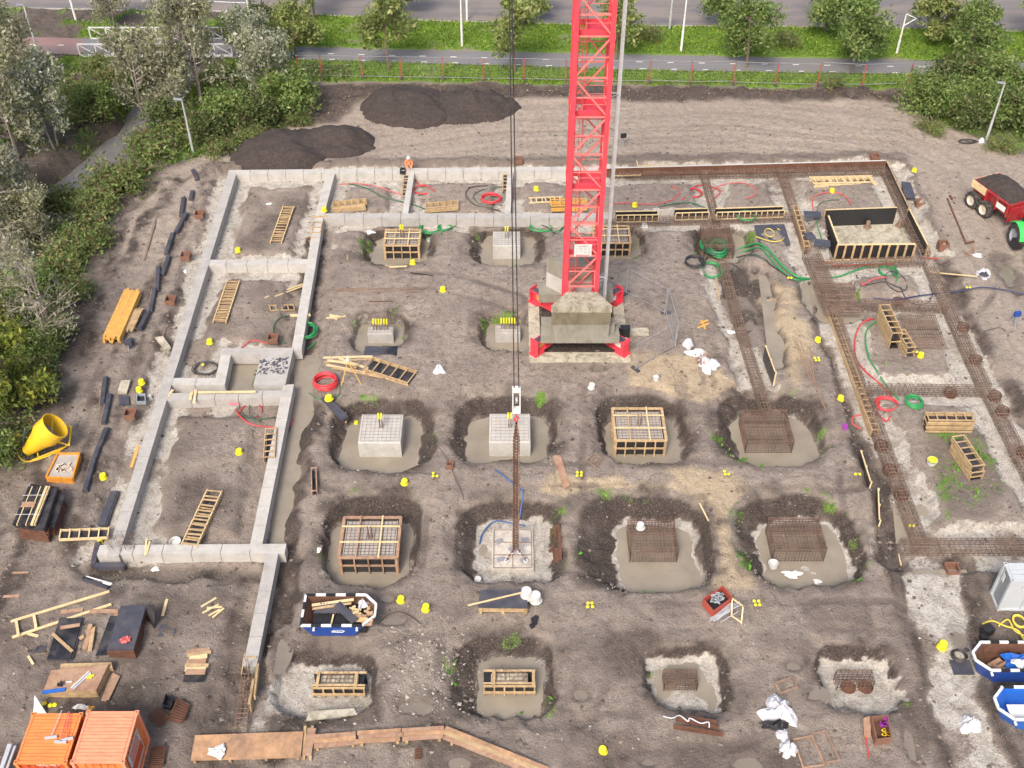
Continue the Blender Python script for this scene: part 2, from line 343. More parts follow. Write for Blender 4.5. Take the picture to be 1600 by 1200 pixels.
TRACKS = [G2(q) for q in ([(880, 880), (960, 950), (1000, 985), (960, 1130), (1000, 1230)], [(690, 590), (695, 740), (688, 900), (660, 990), (650, 1230)], [(895, 580), (888, 745), (880, 920)], [(1095, 590), (1098, 740), (1130, 900), (1180, 980), (1220, 1200)], [(520, 745), (800, 742), (1100, 735), (1330, 745)], [(450, 1000), (700, 960), (1000, 960), (1400, 960)], [(1330, 560), (1340, 760), (1385, 960), (1440, 1200)], [(520, 430), (700, 440), (800, 470)], [(1000, 420), (1060, 520), (1080, 600)], [(1160, 1130), (900, 1150), (700, 1110)], [(60, 900), (250, 890), (340, 930), (300, 1100)], [(250, 1000), (330, 1100), (340, 1200)], [(180, 560), (130, 760), (150, 920)], [(1560, 400), (1500, 500), (1560, 600), (1600, 640)])]
DARKS = [(G2(q), w, a) for q, w, a in (([(490, 370), (480, 430), (470, 520)], .6, .8), ([(476, 640), (462, 720), (448, 790), (455, 880), (438, 960)], .8, .85), ([(1150, 400), (1190, 470), (1218, 560)], .5, .8), ([(1240, 430), (1300, 560), (1342, 680)], .35, .7), ([(1345, 690), (1378, 760), (1392, 850), (1425, 960), (1470, 1100), (1490, 1230)], .6, .8), ([(1505, 880), (1545, 1000), (1600, 1120)], .9, .75), ([(1470, 400), (1530, 520), (1610, 650)], .5, .6), ([(150, 886), (430, 896)], .5, .7), ([(325, 270), (240, 470), (160, 745)], .35, .5), ([(225, 285), (175, 325), (140, 420), (100, 560), (40, 680), (0, 800)], 1.7, .55), ([(1105, 620), (1120, 560), (1110, 480)], .35, .5), ([(580, 1120), (450, 1130), (430, 1180)], .6, .7), ([(730, 1120), (900, 1125)], .5, .5), ([(360, 900), (370, 1000), (350, 1120)], .9, .5), ([(1000, 130), (1440, 150), (1460, 200)], .6, .8))]
BOXPIT = G2([(1290, 330), (1415, 328), (1440, 395), (1300, 400)])
PUD = [(603, 935, .55, .35), (612, 968, .7, .3), (650, 1103, .9, .4), (632, 1158, .5, .3), (440, 1015, .35, .8), (1272, 1085, .5, .35), (1165, 1195, .8, .4), (718, 1192, .45, .35), (1010, 1192, .5, .3), (1422, 1165, .3, .9), (1575, 430, .7, 2.2), (935, 575, .4, .25), (1235, 1040, .4, .3), (905, 1085, .4, .3), (1500, 1000, .3, .5)]
def terrain(x, y):
    n1 = fbm(x, y, 7, 1, 3); n2 = fbm(x, y, 1.3, 11, 4); n3 = fbm(x, y, .42, 21, 3); warp = fbm(x, y, 2.2, 31, 4)
    z = .10 * n1 + .07 * n2 + .05 * n3
    dark = np.clip(fbm(x, y, 9, 41, 4) * .9 + fbm(x, y, 1.1, 45, 3) * .5, 0, 1) * .8; lean = np.zeros_like(x); green = np.zeros_like(x); sand = np.zeros_like(x); wet = np.clip(fbm(x, y, 4, 51, 4) * 1.6 - .25, 0, 1)
    # muddier, churned ground in the near rows
    near = sstep(37, 30, y + 2 * warp); z = z + near * .10 * fbm(x, y, .8, 61, 4); dark = np.maximum(dark, near * np.clip(.22 + fbm(x, y, 3, 66, 4), 0, .7))
    # haul road
    d, s, sd_ = pathd(x, y, HAUL); hm = sstep(7.0, 5.2, d + 1.0 * warp); sw = sd_ + 1.6 * fbm(s * .12, sd_ * .3, 2.2, 71, 3) + .25 * warp
    rut = np.sin(sw * 2.9) + .6 * np.sin(sw * 6.7 + 1.3); tread = np.sin(s * 21 + 2.5 * np.abs(np.sin(sw * 9))) * (rut < -.2)
    z = z * (1 - .6 * hm) + hm * (.03 * rut + .03 * tread)
    dark = dark * (1 - hm) + hm * np.clip(.02 - .28 * rut * (.35 + fbm(x * .3, y, 3, 72, 3)), 0, 1) * .85; wet = wet * (1 - .7 * hm); pale = hm * .55
    track = hm.copy()
    d, s, sd_ = pathd(x, y, LTRK); lm = sstep(5.5, 4.0, d + 1.6 * warp)
    z = z + lm * (.05 * np.sin(sd_ * 2.4 + warp * 3)); dark = np.maximum(dark, lm * np.clip(.15 + .5 * np.sin(sd_ * 2.4 + warp * 3) + .9 * fbm(x, y, 1.1, 142, 4), 0, .9)); z = z + lm * .12 * fbm(x, y, .9, 143, 3)
    # spoil between the haul road and the top beams
    dd, _, _ = pathd(x, y, G2([(330, 262), (950, 252), (1400, 246), (1460, 380)])); k = sstep(1.3, .5, dd + .5 * warp)
    z = z + k * (.12 + .15 * n3); dark = np.maximum(dark, k * .55)
    for nm in ((1, G2([(480, 150), (600, 145), (800, 142), (1000, 145), (1440, 146)]), 1.6),):
        dd, _, _ = pathd(x, y, nm[1]); k = sstep(nm[2] + .6, nm[2] - .6, dd + .7 * warp); dark = np.maximum(dark, k * .85); z = z + k * .35 * np.clip(.5 + n2, 0, 1)
    k = sstep(.6, -.6, polyin(x, y, G2([(478, 130), (620, 132), (600, 145), (555, 165), (525, 190), (482, 192)])) + .8 * warp); dark = np.maximum(dark, k * .8)
    # trenches round the ground beams and the cages
    tr = np.full(x.shape, 9.0); ins = np.full(x.shape, 9.0)
    for a, b in BEAMS:
        A = P(*a, WT); B = P(*b, WT); d, _ = segd(x, y, A, B); tr = np.minimum(tr, d); ins = np.minimum(ins, d)
    cg = np.full(x.shape, 9.0)
    for a, b, w in CAGES:
        A = P(*a, .1); B = P(*b, .1); d, _ = segd(x, y, A, B); cg = np.minimum(cg, d - (w - .6) / 2)
    t1 = sstep(1.7, 1.15, tr + .55 * warp); z = z * (1 - .7 * t1) - .36 * t1
    t2 = sstep(1.55, 1.05, cg + .5 * warp); z = z * (1 - .6 * t2) - .42 * t2 * np.clip(1 - t1, .3, 1)
    inner = sstep(1.5, 1.15, np.minimum(tr, cg - .12) + .75 * warp + .35 * n3)
    west = sstep(.3, 1.0, x - (P(497, 345)[0] + (y - P(497, 345)[1]) * .16))         # east of the inner wall the trench is bare mud
    eastcg = sstep(0, .6, cg - tr)
    lean = np.maximum(lean, inner * np.clip(1 - west * (tr < cg) * 0.85 * (y < 63), 0, 1) * np.clip(.82 + 1.3 * fbm(x, y, 2.6, 81, 4), 0, 1))
    dark = dark * (1 - lean)
    k = np.clip(sstep(2.0, 1.7, tr + .5 * warp) - sstep(1.7, 1.3, tr + .5 * warp), 0, 1); dark = np.maximum(dark, k * .35)
    for (a, b), hw, dz in EXTRA_TR:
        A = P(*a); B = P(*b); d, _ = segd(x, y, A, B); k = sstep(hw + .5, hw - .1, d + .45 * warp)
        z = np.where(k > 0, np.minimum(z, z * (1 - k) + (dz + .16 * fbm(x, y, 1.4, 86, 3)) * k), z); lean = lean * (1 - .8 * k); dark = np.maximum(dark, k * (.35 + .5 * (fbm(x, y, 1.5, 88, 3) > 0)))
    for pth in TRACKS:
        d, s, sd_ = pathd(x, y, pth); kk = sstep(.34, .12, np.abs(np.abs(sd_ + .25 * warp) - .85)) * np.clip(.45 + 1.2 * fbm(x, y, 4, 140, 3), 0, 1)
        z = z - .07 * kk + .02 * np.sin(s * 24) * kk; dark = np.maximum(dark, kk * .6); wet = np.maximum(wet, kk * .8)
    for pth, wd_, am in DARKS:
        d, s, sd_ = pathd(x, y, pth); kk = sstep(wd_ + .35, wd_ - .35, d + .6 * warp + .2 * n3); dark = np.maximum(dark, kk * np.clip(am + .6 * n2, 0, 1)); lean = lean * (1 - .8 * kk); z = z - .08 * kk * (lean < .3) + .16 * n2 * kk
    # pits
    pitm = np.zeros_like(x)
    def rbox(ax, bx, yb, yf, fr):
        cx, cy = (ax + bx) / 2, (yb + yf) / 2; hx, hy = (bx - ax) / 2, (yb - yf) / 2; rr = fr * min(hx, hy); qx = np.abs(x - cx) - hx + rr; qy = np.abs(y - cy) - hy + rr
        return np.hypot(np.maximum(qx, 0), np.maximum(qy, 0)) + np.minimum(np.maximum(qx, qy), 0) - rr
    for i, (x0, x1, y0, y1, dep, ln, wl, u0, u1, v0) in enumerate(PITS):
        ym = (y0 + y1) / 2; sq = i > 17; wv = 0 if sq else 1; yf_ = P(800, y1)[1]
        sdf = rbox(P(x0, ym)[0], P(x1, ym)[0], P(800, y0)[1], yf_, .3 if sq else .72) + wv * (.45 * warp + .15 * n3)
        inn_ = rbox(P(u0, ym, wl)[0], P(u1, ym, wl)[0], P(800, v0, wl)[1], yf_ + .45 * wv, .3 if sq else .45) + wv * (.28 * fbm(x, y, 1.4, 35, 3) + .06 * n3)
        tt = np.clip(-sdf, 0, 9) / (np.clip(-sdf, 0, 9) + np.clip(inn_, 0, 9) + 1e-6); tt = np.where(sdf > 0, 0, tt)
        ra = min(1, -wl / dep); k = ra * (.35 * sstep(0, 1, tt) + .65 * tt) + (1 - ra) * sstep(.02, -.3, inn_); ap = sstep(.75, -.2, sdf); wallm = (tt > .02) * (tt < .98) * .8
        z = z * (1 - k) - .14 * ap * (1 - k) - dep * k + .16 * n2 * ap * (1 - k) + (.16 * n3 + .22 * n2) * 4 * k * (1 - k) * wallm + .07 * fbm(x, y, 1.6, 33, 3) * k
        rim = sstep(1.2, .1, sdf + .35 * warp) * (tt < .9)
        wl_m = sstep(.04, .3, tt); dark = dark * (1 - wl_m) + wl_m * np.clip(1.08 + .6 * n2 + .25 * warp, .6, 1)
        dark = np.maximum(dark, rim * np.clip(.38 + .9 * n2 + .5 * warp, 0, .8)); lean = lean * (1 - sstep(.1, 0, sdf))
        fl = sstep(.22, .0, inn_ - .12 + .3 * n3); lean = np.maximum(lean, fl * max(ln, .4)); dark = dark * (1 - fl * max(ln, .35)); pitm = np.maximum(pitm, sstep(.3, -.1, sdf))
        green = np.maximum(green, sstep(.5, 0, sdf) * sstep(-1, -.5, sdf) * np.clip(fbm(x, y, 1.7, 90 + i, 3) * 1.5 - .25, 0, 1))
    # formed box of the lift pit: flat lean floor
    k = sstep(.1, -.1, polyin(x, y, BOXPIT)); z = z * (1 - k) - .9 * k; lean = np.maximum(lean, k * .8); dark *= 1 - k
    for p in SAND: sand = np.maximum(sand, sstep(.8, -.8, polyin(x, y, p) + 1.1 * warp) * (1 - pitm) * (1 - t2))
    k = sstep(.4, -.3, polyin(x, y, LEANSTRIP) + .9 * warp); lean = np.maximum(lean, k * np.clip(.5 + 1.5 * fbm(x, y, 3, 101, 4), 0.1, .9)); dark *= 1 - k; z = z * (1 - .7 * k) - .22 * k
    k2 = sstep(1.2, .2, np.abs(polyin(x, y, LEANSTRIP)) + .4 * warp) * (1 - k); dark = np.maximum(dark, k2 * .8)
    k = sstep(.3, -.2, polyin(x, y, LEANFAN) + .6 * warp); lean = np.maximum(lean, k * np.clip(.62 + 1.2 * fbm(x, y, 1.8, 104, 4), 0, 1)); dark *= 1 - k
    for p in GREENROOM: green = np.maximum(green, sstep(.3, -.8, polyin(x, y, p) + 1.0 * warp) * np.clip(.5 + 1.1 * fbm(x, y, 1.2, 111, 4), 0, .9) * (1 - lean) * .72)
    dark = np.maximum(dark, sstep(.2, -.8, polyin(x, y, GREENROOM[0])) * .5 * (1 - lean))
    # islands inside the left building are darker, damp soil
    isl = sstep(0, -.6, polyin(x, y, G2([(363, 270), (510, 270), (437, 860), (170, 862)]))) * (1 - lean) * (1 - inner); dark = np.maximum(dark, isl * np.clip(.35 + .6 * warp, 0, .8))
    # crane pit patch
    k = sstep(.1, -.2, polyin(x, y, G2([(845, 470), (965, 470), (975, 562), (835, 562)]))); dark = np.maximum(dark, k * .9); z = z * (1 - k) - .05 * k
    # south-east and south-west yards darker brown
    k = sstep(2, -2, polyin(x, y, G2([(1500, 880), (1700, 870), (1700, 1300), (1600, 1300), (1540, 1080)])) + 2 * warp); dark = np.maximum(dark, k * .7 * (1 - lean))
    k = sstep(3, -2, polyin(x, y, G2([(-100, 900), (250, 880), (380, 900), (370, 1200), (-100, 1250)])) + 2 * warp); dark = np.maximum(dark, k * np.clip(.28 + .9 * warp, 0, .8) * (1 - lean))
    for px_, py_, rx, ry in PUD:
        c_ = P(px_, py_); q = np.hypot((x - c_[0]) / rx, (y - c_[1]) / ry) + .8 * fbm(x, y, .8, 150, 4); o_ = np.hypot((x - c_[0]) / rx, (y - c_[1]) / ry)
        ring_ = sstep(2.1, 1.8, o_) * (pitm < .5); z = np.where((ring_ > 0) & (pitm < .1), np.maximum(z, -.05 * ring_ - .2 * (1 - ring_)), z); k = sstep(1.15, .5, q) * sstep(1.55, 1.2, o_); z = z * (1 - k) - .13 * k; dark = np.maximum(dark, .6 * sstep(1.5, 1.0, q) * (o_ < 1.8)); wet = np.maximum(wet, sstep(1.9, 1.1, q) * (o_ < 2.2))
    # the planted bank, the canal, verges
    bk = polyin(x, y, BANK) + .7 * warp; k = sstep(.5, -1.2, bk); dark = np.maximum(dark * (1 - k), k * .75); lean *= 1 - k
    green = np.maximum(green, k * np.clip(.35 + 1.3 * fbm(x, y, 3, 121, 4), 0, 1)); z = z * (1 - .5 * k) + k * (.25 * n2 + .2 * n1)
    d, _, _ = pathd(x, y, CANAL); c = sstep(3.6, 1.1, d + .5 * warp); z = z * (1 - c) - 2.0 * c; dark = np.maximum(dark, c * .8)
    # verges north of the soil edge
    edge, _, es = pathd(x, y, G2([(430, 128), (700, 130), (1000, 136), (1440, 142), (2000, 150)])); north = sstep(-.4, .5, es + .5 * warp)
    nr = north * (x > P(430, 128)[0] - 3)
    green = np.maximum(green, nr * np.clip(.95 + .9 * fbm(x, y, 2.4, 131, 4), 0, 1)); dark = dark * (1 - nr) + nr * .35; z = z * (1 - .6 * nr) + nr * .06
    rt, _, rs_ = pathd(x, y, G2([(1440, 150), (1450, 195), (1530, 222), (1600, 245), (1800, 300)])); k = sstep(0, 1.0, rs_ + .5 * warp) * (x > P(1440, 150)[0]) * (y > 60)
    green = np.maximum(green, k * .55); dark = np.maximum(dark, k * .8)
    fr, _, fs_ = pathd(x, y, FARROAD); k = sstep(-.5, .3, fs_); z = np.where(k > 0, z * (1 - k) - .08 * k, z); green = green * (1 - k)
    pt, _, ts = pathd(x, y, PATH_T); pb, _, bs = pathd(x, y, PATH_B); k = sstep(.3, -.1, ts) * sstep(-.3, .1, bs); z = z * (1 - k) - .08 * k; green = green * (1 - k)
    z = np.where(c * (k > .2) > 0, np.minimum(z, -2.0 * c), z)
    return z, dark, lean, green, sand, np.clip(wet * (1 - green), 0, 1), np.clip(pale * (1 - dark) * (1 - green), 0, 1)
XS = np.concatenate([[-900, -400, -200, -120, -80], np.linspace(-60, -34, 110)[:-1], np.linspace(-34, 34, 500), np.linspace(34, 60, 110)[1:], [80, 120, 200, 400, 900]])
YS = np.concatenate([[-900, -300, -80, -20, 5, 14], np.linspace(20, 80, 460)[:-1], np.linspace(80, 112, 130), [125, 150, 200, 400, 1500]])
GX, GY = np.meshgrid(XS, YS, indexing='ij')
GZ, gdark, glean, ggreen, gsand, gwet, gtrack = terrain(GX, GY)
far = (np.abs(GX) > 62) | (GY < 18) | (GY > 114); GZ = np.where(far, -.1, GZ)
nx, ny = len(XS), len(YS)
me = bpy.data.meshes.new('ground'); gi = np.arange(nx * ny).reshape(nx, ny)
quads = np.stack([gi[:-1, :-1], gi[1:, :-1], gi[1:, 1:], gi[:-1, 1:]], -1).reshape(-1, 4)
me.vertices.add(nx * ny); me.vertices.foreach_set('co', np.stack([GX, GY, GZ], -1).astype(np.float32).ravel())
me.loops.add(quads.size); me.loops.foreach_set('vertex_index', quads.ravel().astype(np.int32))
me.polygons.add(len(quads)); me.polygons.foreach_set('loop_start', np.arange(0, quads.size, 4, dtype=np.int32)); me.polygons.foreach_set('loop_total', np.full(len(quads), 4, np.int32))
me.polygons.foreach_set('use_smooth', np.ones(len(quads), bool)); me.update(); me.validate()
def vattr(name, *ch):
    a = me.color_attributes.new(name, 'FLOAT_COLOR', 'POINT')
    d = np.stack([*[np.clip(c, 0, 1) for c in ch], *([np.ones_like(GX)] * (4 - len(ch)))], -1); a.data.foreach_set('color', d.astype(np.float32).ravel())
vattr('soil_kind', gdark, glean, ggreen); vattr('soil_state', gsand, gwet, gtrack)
ground = bpy.data.objects.new('ground', me); COL.objects.link(ground); ground['kind'] = 'structure'
def hz(x, y):
    i = min(max(int(np.searchsorted(XS, x)) - 1, 0), nx - 2); j = min(max(int(np.searchsorted(YS, y)) - 1, 0), ny - 2)
    fx = (x - XS[i]) / (XS[i + 1] - XS[i]); fy = (y - YS[j]) / (YS[j + 1] - YS[j])
    return float((GZ[i, j] * (1 - fx) + GZ[i + 1, j] * fx) * (1 - fy) + (GZ[i, j + 1] * (1 - fx) + GZ[i + 1, j + 1] * fx) * fy)
def G(px, py, dz=0.0):
    z = 0
    for _ in range(4): p = P(px, py, z + dz); z = hz(p[0], p[1])
    return Vector((p[0], p[1], z + dz))
def soil_shader():
    m, t, b = nmat('soil'); v = objco(t, world=True)
    def att(n):
        a = t.nodes.new('ShaderNodeVertexColor'); a.layer_name = n; s = t.nodes.new('ShaderNodeSeparateColor'); t.links.new(a.outputs[0], s.inputs[0]); return s.outputs
    K = att('soil_kind'); Q = att('soil_state')
    big = noise(t, v, .35, 5, .6); mid = noise(t, v, 2.2, 6, .7, .4); fine = noise(t, v, 11, 5, .75); grit = noise(t, v, 42, 3, .7)
    mud = ramp(t, mid, [(.25, (.19, .155, .128)), (.47, (.325, .276, .234)), (.72, (.43, .375, .325))])
    mud = mix(t, .5, mud, ramp(t, big, [(.35, (.66, .62, .6)), (.62, (1.1, 1.06, 1.03))]), 'MULTIPLY')
    mud = mix(t, .85, mud, ramp(t, fine, [(.30, (.28, .26, .25)), (.44, (.86, .85, .84)), (.56, (1, 1, 1)), (.72, (1.3, 1.28, 1.26))]), 'MULTIPLY')
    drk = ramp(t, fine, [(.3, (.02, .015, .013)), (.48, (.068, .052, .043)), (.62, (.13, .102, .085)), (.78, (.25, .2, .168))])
    ln = ramp(t, noise(t, v, 1.8, 8, .75, .6), [(.3, (.30, .26, .215)), (.48, (.50, .46, .40)), (.66, (.68, .645, .58))])
    ln = mix(t, .8, ln, ramp(t, fine, [(.3, (.45, .4, .36)), (.5, (1, 1, 1))]), 'MULTIPLY')
    grn = ramp(t, fine, [(.3, (.07, .13, .02)), (.55, (.15, .27, .04)), (.75, (.28, .38, .07))])
    snd = ramp(t, fine, [(.3, (.32, .245, .16)), (.6, (.56, .45, .31))])
    def edge(k, lo=.38, hi=.56, a=.55):
        w = mth(t, 'ADD', mth(t, 'MULTIPLY', mth(t, 'SUBTRACT', mid, .5), a), mth(t, 'MULTIPLY', mth(t, 'SUBTRACT', fine, .5), a))
        w = mth(t, 'ADD', w, k); n = t.nodes.new('ShaderNodeMapRange'); n.inputs[1].default_value = lo; n.inputs[2].default_value = hi; t.links.new(w, n.inputs[0]); return n.outputs[0]
    mud = mix(t, Q[2], mud, ramp(t, mid, [(.3, (.34, .28, .228)), (.7, (.49, .415, .345))]))
    c = mix(t, edge(Q[0], .15, .6), mud, snd)
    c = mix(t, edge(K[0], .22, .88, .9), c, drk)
    c = mix(t, edge(K[1], .36, .60, .8), c, ln)
    c = mix(t, edge(K[2], .36, .66, 1.2), c, grn)
    vo = t.nodes.new('ShaderNodeTexVoronoi'); vo.inputs['Scale'].default_value = 5.5; t.links.new(v, vo.inputs['Vector'])
    specks = mth(t, 'LESS_THAN', vo.outputs['Distance'], .10)
    c = mix(t, mth(t, 'MULTIPLY', specks, .55), c, vo.outputs['Color'] if False else (.55, .5, .45))
    wet = mth(t, 'MULTIPLY', edge(Q[1], .35, .75, .6), mth(t, 'SUBTRACT', 1, K[2], True))
    c = mix(t, mth(t, 'MULTIPLY', wet, .42), c, (.20, .16, .135))
    c = mix(t, .8, c, ramp(t, noise(t, v, 24, 3, .8), [(.34, (.45, .43, .42)), (.47, (.97, .97, .97)), (.68, (1.22, 1.2, 1.18))]), 'MULTIPLY')
    t.links.new(c, b.inputs['Base Color'])
    ro = mth(t, 'SUBTRACT', .95, mth(t, 'MULTIPLY', wet, .55)); t.links.new(ro, b.inputs['Roughness'])
    b.inputs['Specular IOR Level'].default_value = .35
    # clods, tyre treads on the haul road
    h = mth(t, 'ADD', mth(t, 'MULTIPLY', mid, 1.6), mth(t, 'ADD', mth(t, 'MULTIPLY', fine, .8), mth(t, 'MULTIPLY', grit, .22)))
    bump(t, b, h, 1.0, .12); return m
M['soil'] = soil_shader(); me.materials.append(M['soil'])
M['heap'] = mat('heap_soil', (.036, .027, .024), .95, var=.45, scale=4, dirt=(.09, .068, .06), dirt_amt=.6, dscale=9, bmp=1)
# roads
def asphalt(key, a, bcol, brown):
    m, t, b = nmat(key); v = objco(t, (.25, 1, 1), world=True)
    c = ramp(t, noise(t, v, .8, 6, .6), [(.3, a), (.7, bcol)]); c = mix(t, ramp(t, noise(t, v, .5, 6, .65), [(.36, (0, 0, 0)), (.56, (1, 1, 1))]), c, brown)
    f = noise(t, objco(t, world=True), 9, 4, .7); c = mix(t, .4, c, ramp(t, f, [(.35, (.7, .7, .7)), (.65, (1.1, 1.1, 1.1))]), 'MULTIPLY')
    t.links.new(c, b.inputs['Base Color']); b.inputs['Roughness'].default_value = .6; bump(t, b, f, .2, .01); MATS[key] = m; return m
M['road'] = asphalt('road', (.13, .122, .122), (.17, .157, .153), (.235, .197, .172)); M['path'] = asphalt('path', (.17, .165, .17), (.21, .205, .21), (.19, .18, .175))
M['red_path'] = asphalt('red_path', (.24, .14, .125), (.3, .18, .16), (.22, .16, .145)); M['marking'] = mat('marking', (.75, .75, .72), .7, var=.1, bmp=0)
def strip(A, B, z, n=1):
    mb = MB(); L = [(*a, z) for a in A]; K = [(*b, z) for b in B]; mb.v = L + K; k = len(A); mb.f = [(i, i + 1, k + i + 1, k + i) for i in range(k - 1)]; return mb
up = [(x, y + 16) for x, y in FARROAD]; struct('road', strip(FARROAD, up, .0), 'road')
kb = MB()
for a, b in zip(FARROAD[:-1], FARROAD[1:]): kb.beam((a[0], a[1] - .08, -.02), (b[0], b[1] - .08, -.02), .14, .16)
struct('road_kerb', kb, 'concrete')
k0 = G2([(130, 60)])[0][0]; pt2 = [p for p in PATH_T if p[0] >= k0 - .1]; pb2 = [p for p in PATH_B if p[0] >= G2([(130, 86)])[0][0] - .1]
struct('bike_path', strip(pb2, pt2, .0), 'path')
struct('red_bike_path', strip(PATH_B[:3], PATH_T[:3], .004), 'red_path')
mk = MB()
def ylerp(A, x):
    for a, b in zip(A[:-1], A[1:]):
        if a[0] <= x <= b[0]: return a[1] + (b[1] - a[1]) * (x - a[0]) / (b[0] - a[0])
    return A[-1][1]
x = -44.0
while x < 60:
    yt, yb = ylerp(PATH_T, x), ylerp(PATH_B, x); w = yt - yb
    for fr in ((.52, .08) if x > -24 else (.52,)):
        X = x + (.2 if fr < .3 else 0); y0 = yb + w * fr; mk.add([(X, y0, .010), (X + .55, y0 + .0, .010), (X + .55, y0 + .11, .010), (X, y0 + .11, .010)], [(0, 1, 2, 3)])
    x += 2.75
a, b = P(285, 1), P(400, 5.5); mk.add([(a[0], a[1], .005), (b[0], b[1], .005), (b[0], b[1] + .14, .005), (a[0], a[1] + .14, .005)], [(0, 1, 2, 3)])
struct('road_markings', mk, 'marking')
# water
def sheet(name, px, z, mt):
    mb = MB(); vs = [P(a, b, z) for a, b in px]; mb.v = [tuple(v) for v in vs]; mb.f = [tuple(range(len(vs)))[::-1]]; return struct(name, mb, mt)
mb = MB(); pl = [Vector((*q, -1.35)) for q in CANAL]
mb.tube([(0, 0, 0)], 1) if False else None
L_, R_ = [], []
for i, q in enumerate(pl):
    d = (pl[min(i + 1, len(pl) - 1)] - pl[max(i - 1, 0)]).normalized(); nrm = Vector((-d.y, d.x, 0)); L_.append(q + nrm * 3); R_.append(q - nrm * 3)
mb.v = [tuple(v) for v in L_ + R_]; k = len(pl); mb.f = [(i, i + 1, k + i + 1, k + i) for i in range(k - 1)]; struct('canal_water', mb, 'canal_water')
for (x0, x1, y0, y1, dep, ln, wl, u0, u1, v0) in PITS:
    a = P(x0, (y0 + y1) / 2); b = P(x1, (y0 + y1) / 2); yb = P(800, y0)[1] + .1; yf = P(800, y1)[1] - .1
    w = MB(); w.v = [(a[0], yf, wl), (b[0], yf, wl), (b[0], yb, wl), (a[0], yb, wl)]; w.f = [(0, 1, 2, 3)]; struct('pit_water', w, 'mud_water')
sheet('trench_water', [(462, 555), (530, 555), (470, 870), (412, 870)], -.53, 'mud_water')
sheet('trench_water', [(1185, 430), (1260, 430), (1290, 600), (1205, 600)], -.50, 'mud_water')
sheet('trench_water', [(1430, 890), (1510, 890), (1620, 1220), (1470, 1220)], -.27, 'mud_water')
sheet('trench_water', [(1385, 690), (1440, 690), (1460, 850), (1400, 850)], -.44, 'mud_water')

for px, py, rx, ry in PUD:
    c = P(px, py); mb = MB(); mb.v = [(c[0] + rx * 1.6 * math.cos(a * .3142), c[1] + ry * 1.6 * math.sin(a * .3142), -.085) for a in range(20)]; mb.f = [tuple(range(20))]; struct('puddle_water', mb, 'puddle')
# ---------------------------------------------------------------- cast ground beams of the left half: one monolithic frame, a part per beam
def ZY(py, Y): return CAM_H - Y * math.tan(PITCH + math.atan((py - 600) / FPX))
fr = thing('concrete_foundation', 'pale grey cast concrete foundation frame of ground beams standing round the left rooms', 'foundation', tuple(P(450, 600, -.35)))
for i, (a, b) in enumerate(BEAMS):
    top = WT - .004 * i; A = P(*a, top); B = P(*b, top); d = (B - A); L = d.length; d.normalize(); mb = MB(); n = max(1, int(L / 1.3)); w = .62 if i not in (13, 14) else .42
    for k in range(n):
        q0 = A + d * (L * k / n + (.014 if k else -.30)); q1 = A + d * (L * (k + 1) / n - (.014 if k < n - 1 else -.30)); j = ru(-.003, .003)
        mb.beam(q0 + Vector((0, 0, -.37 + j)), q1 + Vector((0, 0, -.37 + j)), w + ru(-.006, .006), .74)
    mb.build('ground_beam', 'pale_concrete' if i % 3 else 'concrete', fr)
mb = MB(); A, B = P(394, 602, WT), P(466, 544, WT); mb.box(((A[0] + B[0]) / 2 - .1, (A[1] + B[1]) / 2, -.14), (B[0] - A[0] - .35, B[1] - A[1], .98)); pl_ = mb.build('plinth_block', 'concrete', fr)
for px, py in ((450, 418), (365, 631)): mk_p = MB(); q = P(px, py, .05); mk_p.box((q[0], q[1] - .0, .05), (.62, .012, .16)); mk_p.build('paint_mark', 'pink_mark', fr)
mb = MB(); rs = random.Random(3)
for _ in range(90):
    x = (A[0] + B[0]) / 2 - .1 + rs.uniform(-.9, .9); y = (A[1] + B[1]) / 2 + rs.uniform(-.75, .75); mb.box((x, y, .352 + rs.uniform(0, .002)), (rs.uniform(.05, .28), rs.uniform(.03, .14), .004), rs.uniform(0, 3))
mb.build('bitumen_patch', 'grey_ply', fr)
mb = MB(); a, b = P(156, 893, -.2), P(190, 884, -.2); mb.box(((a[0] + b[0]) / 2, a[1] + .25, -.12), (1.45, .3, .3)); solo('black_foam_block', mb, 'grey_ply', 'dark grey foam block lying below the lower left corner of the concrete frame', 'foam block')
# ---------------------------------------------------------------- rebar cages
BAR = .023
def cage_run(A, B, w, h, z0, mb, step=.24):
    d = (B - A); L = d.length; d.normalize(); nr = Vector((-d.y, d.x, 0)); n = max(3, int(w / .16)); up_ = Vector((0, 0, 1))
    A = Vector((A[0], A[1], z0)); B = Vector((B[0], B[1], z0))
    for i in range(n + 1):
        o = nr * (w * (i / n - .5))
        for zz in (0, h): mb.beam(A + o + up_ * zz, B + o + up_ * (zz + ru(-.01, .01)), BAR, BAR)
    for zz in (.33, .66):
        for sgn in (-.5, .5): mb.beam(A + nr * w * sgn + up_ * h * zz, B + nr * w * sgn + up_ * h * zz, BAR, BAR)
    k = int(L / step)
    for i in range(k + 1):
        p = A + d * (L * i / k + ru(-.03, .03)); e = d * ru(-.02, .02)
        c = [p - nr * w / 2, p + nr * w / 2 + e]; t = [q + up_ * (h + BAR) for q in c]
        mb.beam(c[0], c[1], BAR, BAR); mb.beam(t[0], t[1], BAR, BAR); mb.beam(c[0], t[0], BAR, BAR); mb.beam(c[1], t[1], BAR, BAR)
